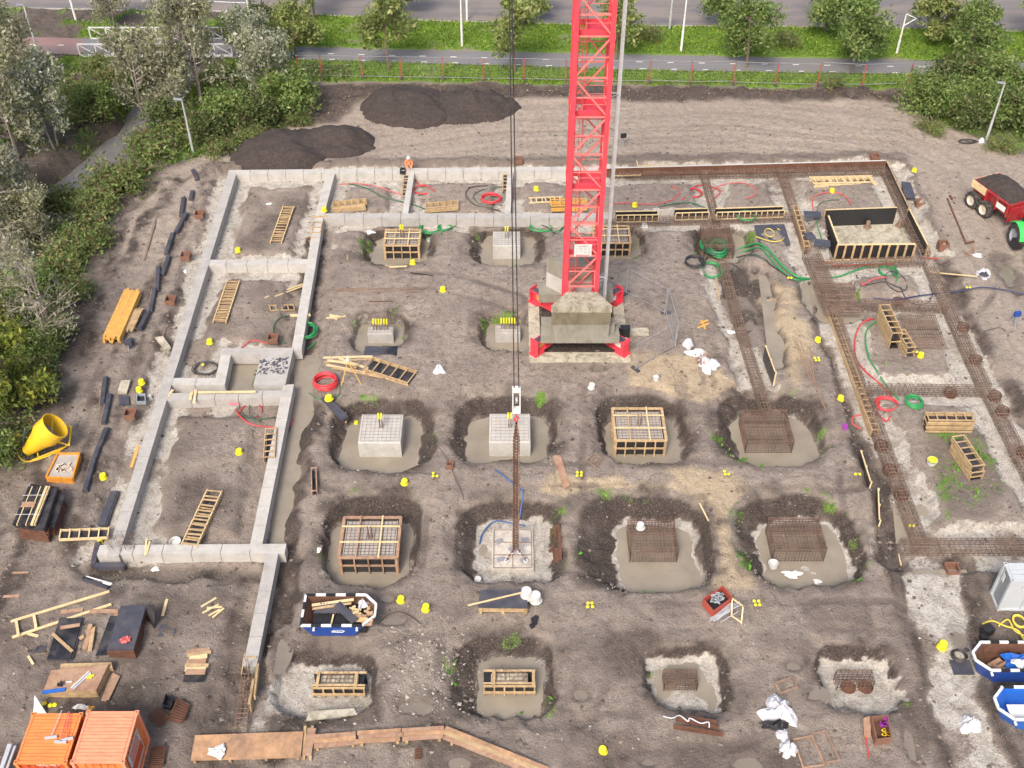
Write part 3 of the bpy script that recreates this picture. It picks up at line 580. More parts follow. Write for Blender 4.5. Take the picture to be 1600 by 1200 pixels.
CL = ['rusty rebar cage running behind the top right rooms inside the dark shutter', 'rusty rebar cage on the far right side above the formed box', 'narrow rebar cage crossing between the two small top rooms right of the crane',
 'flat rusty rebar cage leading down from the pit with the hose heap', 'rebar cage reaching down to the caged footing of the third row', 'rebar cage beside the leaning ladder panel left of the formed box',
 'wide dense rebar cage below left of the formed box', 'rebar cage beside the long ladder panel right of the yellow sand', 'long rebar cage down the left side of the green room', 'rebar cage under the row of black formwork cells',
 'rebar cage on the far right side beside the room with two stacked boxes', 'rebar cage leaving the frame right of the green room', 'cross rebar cage above the red and green hose coils', 'broad rebar cage along the bottom of the green room',
 'low rebar cage crossed by the dark blue cable', 'rebar cage directly below the formed box and its red laths']
for i, (a, b, w) in enumerate(CAGES):
    A = P(*a, .1); B = P(*b, .1); mb = MB(); cage_run(A, B, w * .92, .5 if i != 6 else .8, -.36 + .006 * i, mb, .2 if i in (6,) else .26)
    solo('rebar_cage', mb, 'rust', CL[i], 'rebar cage', 'rusty rebar cages laid in the right hand trenches')
# round pile heads showing through the long cages
k = 0
for px, py, lb in ((1376, 700, 'left cage of the green room, upper'), (1390, 738, 'left cage of the green room, middle'), (1407, 777, 'left cage of the green room, lower'), (1484, 617, 'cross cage above the green room'), (1553, 622, 'right hand cage corner, first'), (1565, 646, 'right hand cage beside the green room'), (1504, 515, 'far right cage beside the stacked boxes'), (1523, 565, 'far right cage below the stacked boxes'), (1403, 475, 'low cage crossed by the dark cable'), (1598, 710, 'right frame edge beside the green room')):
    p = G(px, py); mb = MB(); n = 16
    for j in range(n):
        t0, t1 = 2 * math.pi * j / n, 2 * math.pi * (j + 1) / n
        for zz in (0.02, .16, .3): mb.beam((p[0] + .36 * math.cos(t0), p[1] + .36 * math.sin(t0), p[2] + zz), (p[0] + .36 * math.cos(t1), p[1] + .36 * math.sin(t1), p[2] + zz), .05, .05)
    mb.lathe((p[0], p[1], p[2] - .05), [(.33, 0), (.33, .09)], 14)
    solo('foundation_pile', mb, 'rust_dark', 'round rusty pile head in the ' + lb, 'pile head', 'pile heads in the cage trenches')
# ---------------------------------------------------------------- pad footings
def rect(xl, xr, yf, yb, z):
    a, b = P(xl, yf, z), P(xr, yf, z); c = P(800, yb, z); return (a[0] + b[0]) / 2, (a[1] + c[1]) / 2, b[0] - a[0], c[1] - a[1]
def gridmesh(mb, cx, cy, w, d, z, s=.19, t=.018):
    n = max(2, int(w / s)); m = max(2, int(d / s))
    for i in range(n + 1): x = cx - w / 2 + w * i / n; mb.beam((x, cy - d / 2, z), (x, cy + d / 2, z + ru(0, .01)), t, t)
    for i in range(m + 1): y = cy - d / 2 + d * i / m; mb.beam((cx - w / 2, y, z + t), (cx + w / 2, y, z + t), t, t)
def vmesh(mb, a, b, z0, z1, s=.16, t=.022):
    s = s * 1.05
    a = Vector(a); b = Vector(b); L = (b - a).length; n = max(2, int(L / s)); m = max(2, int((z1 - z0) / s))
    for i in range(n + 1): p = a.lerp(b, i / n); mb.beam((p[0], p[1], z0), (p[0], p[1], z1), t, t)
    for i in range(m + 1): z = z0 + (z1 - z0) * i / m; mb.beam((a[0], a[1], z), (b[0], b[1], z), t, t)
def starters(root, cx, cy, z, n, h, spread, caps=True):
    for i in range(n):
        x = cx + (i - (n - 1) / 2) * spread; mb = MB(); 
        for yy in (-.05, .05):
            mb.tube([(x + ru(-.02, .02), cy + yy, z - .05), (x + ru(-.02, .02), cy + yy, z + h)], .022, 5)
        s = mb.build('starter_bar', 'rust', root)
        if caps: mb = MB(); mb.box((x, cy, z + h + .02), (.085, .2, .30)); mb.build('cap', 'yellow', s)
def pad(root, xl, xr, yf, yb, z, bot, mt='pale_concrete', mesh=True):
    cx, cy, w, d = rect(xl, xr, yf, yb, z)
    mb = MB(); c = .04
    mb.add([(cx + sx * (w / 2 - k), cy + sy * (d / 2 - k), zz) for zz, k in ((bot, 0), (z - c, 0), (z, c)) for sx, sy in ((-1, -1), (1, -1), (1, 1), (-1, 1))],
           [(0, 1, 5, 4), (1, 2, 6, 5), (2, 3, 7, 6), (3, 0, 4, 7), (4, 5, 9, 8), (5, 6, 10, 9), (6, 7, 11, 10), (7, 4, 8, 11), (8, 9, 10, 11)]); mb.build('block', mt, root)
    if mesh: mb = MB(); gridmesh(mb, cx, cy, w * .9, d * .88, z + .012, .24, .010); mb.build('rebar_mesh', 'rust', root)
    return cx, cy, w, d
def footing(label, xl, xr, yf, yb, z, bot, ns, h, spread, mesh=True, mt='pale_concrete'):
    cx, cy, w, d = rect(xl, xr, yf, yb, z); r = thing('concrete_footing', label, 'footing', (cx, cy, bot), 'cast concrete footings in the pits')
    pad(r, xl, xr, yf, yb, z, bot, mt, mesh); starters(r, cx, cy + .05, z, ns, h, spread); return r
footing('pale concrete footing in the top row pit left of the crane mast', 770, 813, 384, 361, .12, -1.3, 2, .75, .16)
footing('small low concrete footing with a row of yellow capped bars, near the black sheets', 574, 614, 521, 510, 0, -1.0, 6, .62, .17, mt='concrete')
footing('small low concrete footing with yellow capped bars beside the crane base', 774, 813, 520, 508, 0, -1.0, 6, .62, .17, mt='concrete')
footing('pale concrete footing in a flooded pit below the red hose coil', 559, 626, 692, 647, .12, -1.35, 2, .9, .16)
footing('pale concrete footing under the hanging white crane hook', 764, 829, 691, 646, .12, -1.35, 2, .9, .16)
def formed(label, xl, xr, yf, yb, z, bot, nr=4, caps=False, tm='timber'):
    cx, cy, w, d = rect(xl, xr, yf, yb, z); r = thing('formed_footing', label, 'footing formwork', (cx, cy, bot), 'footings still in timber formwork')
    x0, x1, y0, y1 = cx - w / 2, cx + w / 2, cy - d / 2, cy + d / 2
    mb = MB(); mb.box((cx, cy, (z - .1 + bot) / 2), (w - .34, d - .34, z - .1 - bot)); mb.build('block', 'concrete', r)
    mb = MB(); gridmesh(mb, cx, cy, w - .5, d - .5, z - .06, .2, .02); mb.build('rebar_mesh', 'rust', r)
    mb = MB(); q = .15
    for (a, b) in (((x0 + q, y0 + q), (x1 - q, y0 + q)), ((x0 + q, y1 - q), (x1 - q, y1 - q)), ((x0 + q, y0 + q), (x0 + q, y1 - q)), ((x1 - q, y0 + q), (x1 - q, y1 - q))): mb.beam((*a, (z + bot) / 2), (*b, (z + bot) / 2), .02, z - bot - .04)
    mb.build('panel', 'black', r)
    H_ = z - bot
    for e, (a, b, o) in enumerate((((x0, y0 + .03), (x1, y0 + .03), 0), ((x0, y1 - .03), (x1, y1 - .03), 0), ((x0 + .03, y0), (x0 + .03, y1), 1), ((x1 - .03, y0), (x1 - .03, y1), 1))):
        mb = MB(); a = Vector((*a, 0)); b = Vector((*b, 0)); zz = Vector((0, 0, 1))
        mb.beam(a + zz * (z + .002 * e), b + zz * (z + .002 * e), .16, .07); mb.beam(a + zz * (z - H_ * .42), b + zz * (z - H_ * .42), .07, .09)
        for i in range(nr + 1):
            p = a.lerp(b, (i + .12) / (nr + .24)); mb.beam(p + zz * (bot + .1), p + zz * (z - .04), .07 if 0 < i < nr else .12, .09, up=(1, 0, 0) if o else (0, 1, 0))
        mb.build('frame', tm, r)
    for i, f in enumerate((.3, .68)):
        mb = MB(); mb.beam((x0 + w * f, y0 - .03, z + .075), (x0 + w * f, y1 + .03, z + .075), .08, .07); mb.build('cross_beam', 'pale_timber' if i else tm, r)
        mb = MB(); mb.beam((x0, y0 + d * (f + .04), z + .15 + .006 * i), (x1, y0 + d * (f + .04), z + .15 + .006 * i), .07, .06); mb.build('cross_beam', 'pale_timber', r)
    for i in range(2):
        mb = MB(); x = cx + (i - .5) * .16
        for yy in (-.06, .06): mb.tube([(x + yy * .5, cy + yy, z - .1), (x, cy + yy * .2, z + .85)], .028, 5)
        s = mb.build('starter_bar', 'rust', r)
        if caps: mb = MB(); mb.box((x, cy, z + .9), (.09, .2, .28)); mb.build('cap', 'yellow', s)
    return r
formed('timber formwork round a footing in the top row below the ground beam, yellow caps above', 599, 655, 384, 359, .15, -1.2, 4, True)
formed('timber formwork round a footing in the top row half hidden by the crane mast', 928, 986, 380, 353, .15, -1.2, 5)
formed('weathered timber formwork round a footing in the third row, right of the crane hook', 961, 1042, 689, 638, .2, -1.3, 5)
formed('reddish timber formwork round a large footing in the fourth row at the left', 528, 621, 872, 808, .25, -1.3, 4, tm='old_timber')
def lowform(label, xl, xr, yf, yb, z, bot, dark_left):
    cx, cy, w, d = rect(xl, xr, yf, yb, z); r = thing('low_formed_footing', label, 'footing formwork', (cx, cy, bot), 'low footings of the nearest row')
    x0, x1, y0, y1 = cx - w / 2, cx + w / 2, cy - d / 2, cy + d / 2
    mb = MB(); mb.box((cx, cy + .1, (z - .1 + bot) / 2), (w - .7, d - .3, z - .1 - bot)); mb.build('block', 'stained_concrete', r)
    mb = MB(); gridmesh(mb, cx, cy + .1, w - .8, d - .4, z - .06, .2, .022)
    for i in range(8): mb.tube([(cx + ru(-.8, .8), cy + ru(-.1, .5), z - .1), (cx + ru(-.8, .8), cy + ru(-.1, .5), z + .5)], .015, 4)
    mb.build('rebar_mesh', 'rust', r)
    mb = MB(); mb.beam((x0 + .05, y0 + .1, (z + bot) / 2), (x1 - .05, y0 + .1, (z + bot) / 2), .02, z - bot); mb.beam((x0, y1 - .08, (z + bot) / 2), (x1, y1 - .08, (z + bot) / 2), .02, z - bot)
    xx = x0 + .25 if dark_left else x1 - .3; mb.box((xx, cy, z - .2), (.4, d - .2, .03)); mb.build('panel', 'black', r)
    mb = MB()
    mb.beam((x0, y0, z), (x1, y0, z), .09, .07); mb.beam((x0, y0 - .12, z - .35), (x1, y0 - .12, z - .35), .09, .09); mb.beam((x0, y0 + .14, z + .003), (x1, y0 + .14, z + .003), .07, .07); mb.beam((x0, y1, z), (x1, y1, z), .09, .07)
    for i in range(6): x = x0 + .05 + (w - .1) * i / 5; mb.beam((x, y0 - .04, z - .03), (x, y0 - .04, bot + .15), .07, .07)
    mb.build('frame', 'timber', r)
    for f in ((.1, .82) if not dark_left else (.2, .96)): mb = MB(); mb.beam((x0 + w * f, y0, z + .07), (x0 + w * f, y1, z + .07), .14, .05); mb.build('cross_beam', 'timber', r)
lowform('low timber formed footing nearest the pale concrete spill in the bottom row', 487, 570, 1075, 1051, .05, -.8, False)
lowform('low pale timber formed footing in the bottom row, second from the left', 755, 837, 1072, 1048, .05, -.8, True)
def cagebox(label, xl, xr, yf, yb, z, bot, s=.15, taper=0):
    cx, cy, w, d = rect(xl, xr, yf, yb, z); r = thing('rebar_basket', label, 'rebar cage', (cx, cy, bot), 'rebar baskets for pad footings')
    x0, x1, y0, y1 = cx - w / 2, cx + w / 2, cy - d / 2, cy + d / 2
    mb = MB(); gridmesh(mb, cx, cy, w, d, z, s * 1.15, .023); mb.build('top_mesh', 'rust_cage', r)
    mb = MB(); gridmesh(mb, cx, cy - .1, w - .2, d - .35, z - .3, s * 1.5, .018); mb.build('inner_mesh', 'rust_cage', r)
    mb = MB(); vmesh(mb, (x0, y0), (x1, y0), bot, z + .1, s); vmesh(mb, (x0, y1), (x1, y1), bot, z + .12, s); vmesh(mb, (x0, y0), (x0, y1), bot, z, s); vmesh(mb, (x1, y0), (x1, y1), bot, z, s); mb.build('side_mesh', 'rust_cage', r)
    return r
cagebox('rusty rebar basket in the flooded third row pit at the end of a cage run', 1168, 1241, 688, 643, 0, -1.15)
cagebox('rusty rebar basket with a white bucket on its corner, fourth row', 986, 1060, 858, 813, 0, -1.15)
cagebox('rusty rebar basket in the fourth row with paper sacks in the water before it', 1211, 1292, 857, 811, 0, -1.15)
cagebox('small rebar basket in the bottom row set in wet pale concrete', 1039, 1091, 1067, 1048, -.1, -.78, .13)
cagebox('small open rebar basket with two dark pile heads inside, bottom right', 1311, 1367, 1066, 1049, -.1, -.78, .19)
cagebox('rebar basket buried under the green and black hose heap at the top', 1102, 1148, 385, 352, .05, -1.1, .15)
for px, py in ((1325, 1074), (1352, 1074)):
    p = P(px, py, -.75); mb = MB(); mb.lathe(p, [(.36, 0), (.36, .06)], 16); mb.lathe((p[0], p[1], p[2] + .06), [(.3, 0), (.3, .01)], 16); solo('foundation_pile', mb, 'rust_dark', 'dark round pile head inside the small open rebar basket, ' + ('left of the two' if px < 1340 else 'right of the two'), 'pile head', 'pile heads under the small basket')
# slab under the hook
r = thing('footing_slab', 'flat blinded slab with steel strips below the lifting chains', 'footing', tuple(P(803, 858, -1.1)))
cx, cy, w, d = rect(768, 834, 890, 826, -.95); mb = MB(); mb.box((cx, cy, -1.05), (w, d, .2)); mb.build('block', 'pad_concrete', r)
mb = MB()
for i in range(4): y = cy - d / 2 + .1 + (d - .2) * i / 3; mb.beam((cx - w / 2 + .1, y, -.93), (cx + w / 2 - .1, y, -.93), .03, .03)
for i in range(3): x = cx - w / 2 + .1 + (w - .2) * i / 2; mb.beam((x, cy - d / 2 + .1, -.90), (x, cy + d / 2 - .1, -.90), .03, .03)
mb.build('rebar', 'rust', r)
mb = MB()
for dx, dy in ((-.7, .5), (.65, .6), (-.6, -.7), (.6, -.75), (0, 0)): mb.box((cx + dx, cy + dy, -.937), (.42, .3, .02), ru(0, .6))
mb.build('steel_plate', 'steel', r)
# ---------------------------------------------------------------- tower crane
CX, CY = 4.15, 53.6; HW = .93
cr = thing('tower_crane', 'tall red lattice tower crane standing on a cross base in the middle of the site', 'tower crane', (CX, CY, .25))
zb, zt = 1.2, 33.0
for sx in (-1, 1):
    for sy in (-1, 1):
        mb = MB(); mb.box((CX + sx * HW, CY + sy * HW, (zb + zt) / 2), (.24, .24, zt - zb))
        for k in range(8):
            z = 1.9 + 4.5 * k
            if z < zt: mb.box((CX + sx * HW, CY + sy * HW, z), (.3, .3, .3))
        mb.build('chord', 'crane_red', cr)
z = 1.9; k = 0
while z < zt - 2:
    for (ax, ay, bx, by, fc) in ((-1, -1, 1, -1, 0), (1, -1, 1, 1, 1), (1, 1, -1, 1, 2), (-1, 1, -1, -1, 3)):
        a0 = Vector((CX + ax * HW, CY + ay * HW, z)); b0 = Vector((CX + bx * HW, CY + by * HW, z)); u = Vector((0, 0, 2.25)); mb = MB()
        if (k + fc) % 2: mb.beam(a0, b0 + u, .085, .085)
        else: mb.beam(b0, a0 + u, .085, .085)
        mb.beam(a0, b0, .075, .075); mb.beam(a0 + u / 2, b0 + u / 2, .05, .05)
        mb.build('brace', 'crane_pink', cr)
    z += 2.25; k += 1
for k, z in enumerate((1.9, 6.4, 10.9, 15.4, 19.9, 24.4, 28.9)):
    if k == 0: continue
    mb = MB(); mb.box((CX + .22, CY + .1, z), (1.25, 1.3, .04)); mb.beam((CX - HW, CY - .55, z + .02), (CX + HW, CY - .55, z + .02), .06, .32); mb.beam((CX - HW, CY + .75, z + .02), (CX + HW, CY + .75, z + .02), .06, .32); pf = mb.build('platform', 'crane_red', cr)
    mb = MB()
    for y in (-.5, .7): mb = MB(); mb.tube([(CX - .4, CY + y, z), (CX - .4, CY + y, z + 1), (CX + .85, CY + y, z + 1), (CX + .85, CY + y, z)], .022, 4); mb.tube([(CX - .4, CY + y, z + .5), (CX + .85, CY + y, z + .5)], .018, 4); mb.build('guard_rail', 'crane_pink', pf)
    lx = CX - .5; ly = CY + .25; mb = MB()
    for s in (-.2, .2): mb.tube([(lx + s, ly, z - 4.4), (lx + s, ly, z + .9)], .025, 4)
    for i in range(17): mb.tube([(lx - .2, ly, z - 4.3 + i * .3), (lx + .2, ly, z - 4.3 + i * .3)], .016, 4)
    ld = mb.build('ladder', 'crane_pink', cr); mb = MB()
    for i in range(4):
        zz = z - 2.2 + i * .8; mb.tube([(lx + .33 * math.cos(t * .4) * 1.0, ly - .02 - .55 * math.sin(t * .4), zz) for t in range(0, 9)], .016, 4)
    for t in (2, 4, 6): mb.tube([(lx + .33 * math.cos(t * .4), ly - .02 - .55 * math.sin(t * .4), z - 2.3), (lx + .33 * math.cos(t * .4), ly - .02 - .55 * math.sin(t * .4), z + .3)], .014, 4)
    mb.build('safety_hoop', 'crane_red', ld)
mb = MB(); rx = CX + HW + .62; ry = CY + .1; mb.box((rx, ry, 17.2), (.20, .16, 32)); lr = mb.build('lift_rail', 'galv', cr)
mb = MB()
for z in (4, 10.4, 16.2, 22, 28): mb.tube([(CX + HW, CY + .25, z), (rx, ry + .1, z)], .03, 4); mb.tube([(CX + HW, CY - .25, z), (rx, ry - .1, z)], .03, 4)
mb.build('rail_bracket', 'steel', lr)
# notice board on the mast
zs0, zs1 = ZY(400, CY - HW - .15), ZY(381.5, CY - HW - .15); xs = (909 - 800) / FPX * (CY * CP + (CAM_H - zs0) * SP); mb = MB()
mb.box((xs, CY - HW - .17, (zs0 + zs1) / 2), (1.02, .03, zs1 - zs0)); sg = mb.build('notice_board', 'white_plastic', cr); mb = MB(); rs = random.Random(5)
mb.box((xs, CY - HW - .19, zs1 - .12), (.62, .01, .05))
for r_ in range(6):
    for c_ in range(4):
        if rs.random() < .8: mb.box((xs - .36 + c_ * .24, CY - HW - .19, zs1 - .26 - r_ * .085), (rs.uniform(.08, .17), .01, .022))
mb.build('printed_lines', 'steel', sg); mb = MB(); mb.box((xs, CY - HW - .19, zs0 + .06), (.8, .01, .05)); mb.build('red_line', 'crane_red', sg)
# cross base: four legs
for sx in (-1, 1):
    for sy in (-1, 1):
        e = Vector((CX + sx * 2.85, CY + sy * 2.75, 0)); d = Vector((CX, CY, 0)) - e; d.normalize(); up_ = Vector((0, 0, 1)); mb = MB()
        mb.beam(e + up_ * .75, e + d * 3.5 + up_ * .95, .07, .75); mb.beam(e + up_ * 1.2, e + d * 3.5 + up_ * 1.34, .52, .07); mb.beam(e + up_ * .37, e + d * 3.5 + up_ * .55, .42, .06)
        mb.beam(e + d * .05 + up_ * .85, e + d * .12 + up_ * .85, .62, 1.15); mb.beam(e - d * .1 + up_ * .3, e + d * .7 + up_ * .3, .62, .08)
        nr = Vector((-d.y, d.x, 0))
        for q in (.9, 1.8, 2.7): mb.beam(e + d * q + up_ * .8, e + d * (q + .04) + up_ * .8, .38, .7)
        lg = mb.build('leg', 'crane_red', cr)
        mb = MB(); mb.beam(e + d * .1 + up_ * 1.255, e + d * .85 + up_ * 1.285, .34, .04); mb.build('top_pad', 'grey_ply', lg)
        sd_ = -sx if sy > 0 else sx
        mb = MB(); mb.beam(e + d * .45 + up_ * .8 + nr * .05 * (1 if (nr.y < 0) else -1), e + d * 1.0 + up_ * .83 + nr * .05 * (1 if (nr.y < 0) else -1), .02, .4); mb.build('warning_plate', 'yellow_timber' if sx < 0 else 'paper', lg)
mb = MB(); mb.box((CX, CY, 1.1), (2.3, 2.3, .5)); mb.build('base_frame', 'crane_red', cr)
# concrete strips under the cross base
def slab(label, x0, x1, y0, y1, z0, z1, mt='stained_concrete', name='concrete_strip', cat='concrete strip', group='concrete strips under the crane base', rz=0):
    mb = MB(); mb.box(((x0 + x1) / 2, (y0 + y1) / 2, (z0 + z1) / 2), (x1 - x0, y1 - y0, z1 - z0), rz); return solo(name, mb, mt, label, cat, group)
slab('long mossy concrete strip under the two front feet of the red crane', 1.05, 7.25, 50.45, 51.15, -.1, .26)
slab('long mossy concrete strip under the two rear feet of the red crane', 1.1, 7.2, 56.0, 56.7, -.1, .255)
slab('mossy concrete strip along the left side of the crane base', 1.05, 1.75, 51.16, 55.99, -.1, .257)
slab('mossy concrete strip along the right side of the crane base', 6.5, 7.2, 51.16, 55.99, -.1, .253)
slab('short pale concrete strip sticking out to the right of the crane base', 7.21, 8.6, 53.0, 53.6, -.1, .2, 'stained_concrete')
# ballast
yf1 = P(906, 537, 1.3)[1]; bz = 1.34
def xat(px, z, Y): return (px - 800) / FPX * (Y * CP + (CAM_H - z) * SP)
xl_, xr_ = xat(845, 1.6, yf1), xat(968, 1.6, yf1); GB = 'ballast blocks on the crane base'
slab('wide lowest ballast slab on the front of the crane base', xl_, xr_, yf1, yf1 + 1.15, bz, bz + .42, 'ballast', 'ballast_slab', 'ballast block', GB)
slab('second wide ballast slab showing its ends behind the front stack', xl_ + .02, xr_ - .3, yf1 + .42, yf1 + 1.3, bz + .425, bz + 1.0, 'ballast', 'ballast_slab', 'ballast block', GB)
ztop = ZY(477.5, yf1); h1 = ztop - bz - .42; hs = [0, h1 * .40, h1 * .78, h1]
def wedge(label, y0, sgn, xa, xb, ka, kb, dep, z0, z1, mt):
    mb = MB(); poly = [(xa, y0), (xb, y0), (kb, y0 + sgn * dep), (ka, y0 + sgn * dep)]
    if sgn < 0: poly = poly[::-1]
    mb.prism(poly, z0, z1); return solo('ballast_block', mb, mt, label, 'ballast block', GB)
xa, xb = xat(861.5, ztop, yf1), xat(957, ztop, yf1); ka, kb = CX - .9, CX + .9
for k, (lb, mt) in enumerate((('lowest wedge shaped ballast block of the front stack', 'ballast'), ('middle wedge shaped ballast block of the front stack', 'ballast_dark'), ('mossy wedge shaped ballast block on top of the front stack', 'light_ballast'))):
    wedge(lb, yf1 + (.06, .03, .0)[k], 1, xa + (.06, .03, 0)[k], xb - (.08, .04, 0)[k], ka, kb, .34 if k == 0 else 1.35, bz + .42 + hs[k] + .015, bz + .42 + hs[k + 1] - .015, mt)
yb1 = CY + 1.05
slab('wide lowest ballast slab at the rear of the crane base', xat(842, 1.9, yb1), xat(958, 1.9, yb1), yb1 + .05, yb1 + 1.25, bz, bz + .62, 'ballast', 'ballast_slab', 'ballast block', GB)
yb2 = P(888, 402, 4.2)[1]; ya = xat(854.5, 4.2, yb2), xat(944, 4.2, yb2)
for k, (lb, mt) in enumerate((('pale lower wedge ballast block behind the mast', 'pale_concrete'), ('dark mossy upper wedge ballast block behind the mast', 'ballast'))):
    wedge(lb, yb2, -1, ya[0], ya[1], ka, kb, min(1.6, yb2 - yb1 - .02), bz + .625 + k * 1.12, bz + .62 + (k + 1) * 1.12 - .004, mt)
p = P(976, 525, .2); mb = MB(); mb.box((p[0], p[1], .55), (.55, .4, .6)); mb.box((p[0], p[1], .88), (.6, .45, .06)); solo('power_box', mb, 'black', 'black electric box beside the front right foot of the crane', 'power box')
mb = MB(); q = P(958, 517, .3); mb.tube([(q[0] + .45 * math.cos(a * .6) , q[1] + .45 * math.sin(a * .6), .30 + .03 * a) for a in range(11)], .07, 6); solo('cable_loop', mb, 'black_hose', 'thick black cable loop hanging at the right end of the front ballast', 'cable')
# hook, cable, chains
Yh = P(807, 872, -.9)[1]; hx0 = .17; zh0 = ZY(655, Yh); zh1 = ZY(606, Yh)
hk = thing('crane_hook', 'white crane hook block with red swivel hanging on a long cable above a footing', 'crane hook', (.2, Yh, zh0))
mb = MB(); 
for s in (-.035, .035): mb.tube([(.2 + s * 3, Yh, zh1), (-.07 + s, Yh, 31)], .025, 5)
mb.build('cable', 'black_hose', hk); Hh = zh1 - zh0
mb = MB(); mb.box((.2 - .16, Yh, zh0 + Hh * .62), (.05, .34, Hh * .72)); mb.box((.2 + .16, Yh, zh0 + Hh * .62), (.05, .34, Hh * .72)); mb.box((.2, Yh, zh0 + Hh * .95), (.3, .3, Hh * .08)); mb.box((.2, Yh, zh0 + Hh * .3), (.3, .3, Hh * .1)); mb.build('cheek_plate', 'white_paint', hk)
mb = MB(); mt_ = Matrix.Rotation(R(90), 3, 'Y'); mb.lathe((.2 - .06, Yh, zh0 + Hh * .62), [(.2, 0), (.16, .03), (.16, .09), (.2, .12)], 16, mt_); mb.build('pulley', 'steel', hk)
mb = MB(); mb.tube([(.2, Yh, zh0 + Hh * .28), (.2, Yh, zh0 + .2), (.29, Yh, zh0 + .05), (.24, Yh, zh0 - .1), (.13, Yh, zh0 - .08), (.1, Yh, zh0 + .03)], .05, 6); mb.build('hook', 'crane_red', hk)
ch = thing('lifting_chains', 'four long rusty lifting chains hanging from the hook down into the pit', 'lifting chain', (.2, Yh, -.9))
for i, (dx, dy) in enumerate(((-.28, -.1), (-.1, .14), (.12, .14), (.3, -.1))):
    mb = MB(); z0 = zh0 - .15; n = 90; zend = -.8
    for k in range(n):
        f0 = k / n; z = z0 + (zend - z0) * f0; f = min(1, f0 * 9); g = max(0, (f0 - .93) / .07); x = .2 + dx * .42 * f + dx * g * 1.4 ; y = Yh + dy * .5 * f + dy * g * 2
        if k % 2: mb.box((x, y, z), (.085, .03, .15))
        else: mb.box((x, y, z), (.03, .085, .15))
    mb.build('chain', 'rust' if i % 2 else 'rust_dark', ch)
    mb = MB(); mb.tube([(.2 + dx * 1.75 + .1 * math.cos(t), Yh + dy * 2.4 + .1 * math.sin(t), -.82) for t in [q * .7 for q in range(9)]], .03, 5); mb.build('shackle', 'white_paint', ch)
# ---------------------------------------------------------------- timber shutters, ladders of laths, boxes
def frame2(A, B):
    A = Vector(A); B = Vector(B); d = (B - A); L = d.length; x = d / L; y = Vector((0, 0, 1)).cross(x); y.normalize(); z = x.cross(y); return A, L, x, y, z
def shutter(label, A, B, w, h, n, mt='timber', inner='black_ply', floor=True, sides=True, group='timber shutter boxes', name='shutter_box', cat='formwork box', gap=0):
    """open box of laths and black plywood lying along A-B: two side boards, rungs on top, plywood floor"""
    A, L, x, y, z = frame2(A, B); r = thing(name, label, cat, tuple((A + B) / 2), group)
    for s in (-1, 1):
        mb = MB(); mb.beam(A + y * s * w / 2 + z * (h - .03), B + y * s * w / 2 + z * (h - .03 + .001 * s), .06, .07)
        mb.build('rail', mt, r)
        if sides and h > .15:
            mb = MB(); o = y * s * (w / 2 + .012)
            for k in range(max(1, int(h / .17))):
                zz = .08 + k * .17
                if zz < h - .05: mb.beam(A + o + z * zz, B + o + z * zz, .035, .15)
            mb.build('side_board', mt, r)
    if floor: mb = MB(); mb.beam(A + z * .035 + x * .03, B + z * .035 - x * .03, w - .08, .02); mb.build('plywood', inner, r)
    for i in range(n + 1):
        p = A + x * (L * (i + .03 * (i == 0) - .03 * (i == n)) / n); o = ru(-.01, .01) if n > 6 else 0; mb = MB()
        mb.beam(p - y * (w / 2 + .03) + z * (h + .012 + o), p + y * (w / 2 + .03) + z * (h + .012), .065, .045); mb.build('rung', mt, r)
    return r
def SB(label, a, b, w, h, n, dz=0, **k): return shutter(label, G(*a, dz), G(*b, dz), w, h, n, **k)
LG = 'ladder like lath frames lying in the rooms'
def ladderpile(label, a, b, w, n, layers=2, dz=.05, mt='timber', za=0, zb=0, group=LG):
    A, B = G(*a, dz + za), G(*b, dz + zb); A, L, x, y, z = frame2(A, B); r = thing('lath_ladder', label, 'lath frame', tuple((A + B) / 2), group)
    for k in range(layers):
        o = y * ru(-.1, .1) * (k > 0) + x * ru(-.18, .18) * (k > 0) + z * .13 * k; tw = ru(-.03, .03)
        for s in (-1, 1):
            mb = MB(); mb.beam(A + o + y * s * (w / 2), B + o + y * (s * w / 2 + tw), .06, .1); mb.build('rail', mt if (k + s) % 2 else 'pale_timber', r)
        for i in range(n):
            mb = MB(); p = A + o + x * (L * (i + .5) / n + ru(-.08, .08)); mb.beam(p - y * w / 2 + z * .055, p + y * w / 2 + z * .055 + x * ru(-.05, .05), .08, .04); mb.build('rung', mt, r)
    mb = MB(); mb.beam(A + x * .3 - z * .035, B - x * .3 - z * .035, w * .8, .02); mb.build('plywood', 'black_ply', r)
    return r
ladderpile('lath ladder pile in the top left room, left of the wall corner bucket', (431, 380), (451, 324), .78, 13)
ladderpile('lath ladder pile in the second left room, above the bucket', (343, 505), (365, 440), .82, 13)
ladderpile('lath ladder pile leaning on the bottom ground beam of the lower left room', (293, 862), (335, 772), .82, 12, 2, .08, za=.45)
ladderpile('steep lath ladder over the narrow cross beam below the worker', (634, 310), (638, 266), .62, 8, 1, .1, za=.1, zb=.35)
ladderpile('short lath ladder over the narrow cross beam behind the crane cable', (791, 299), (792, 264), .55, 6, 1, .1, za=.15, zb=.3)
ladderpile('pale lath ladder lying left of the mast between the top beams', (826, 313), (880, 311), .62, 7, 1, .05, 'pale_timber')
ladderpile('heap of pale lath ladders in the room left of the far right corner', (1268, 287), (1366, 284), .85, 9, 3, .08, 'pale_timber')
BX = 'open timber boxes with black plywood inside'
SB('timber box with five black cells on the left between the top beams', (522, 329), (574, 329), .72, .55, 5, group=BX)
SB('weathered timber box with five cells below the red hose loops, between the top beams', (666, 329), (717, 329), .62, .45, 5, group=BX)
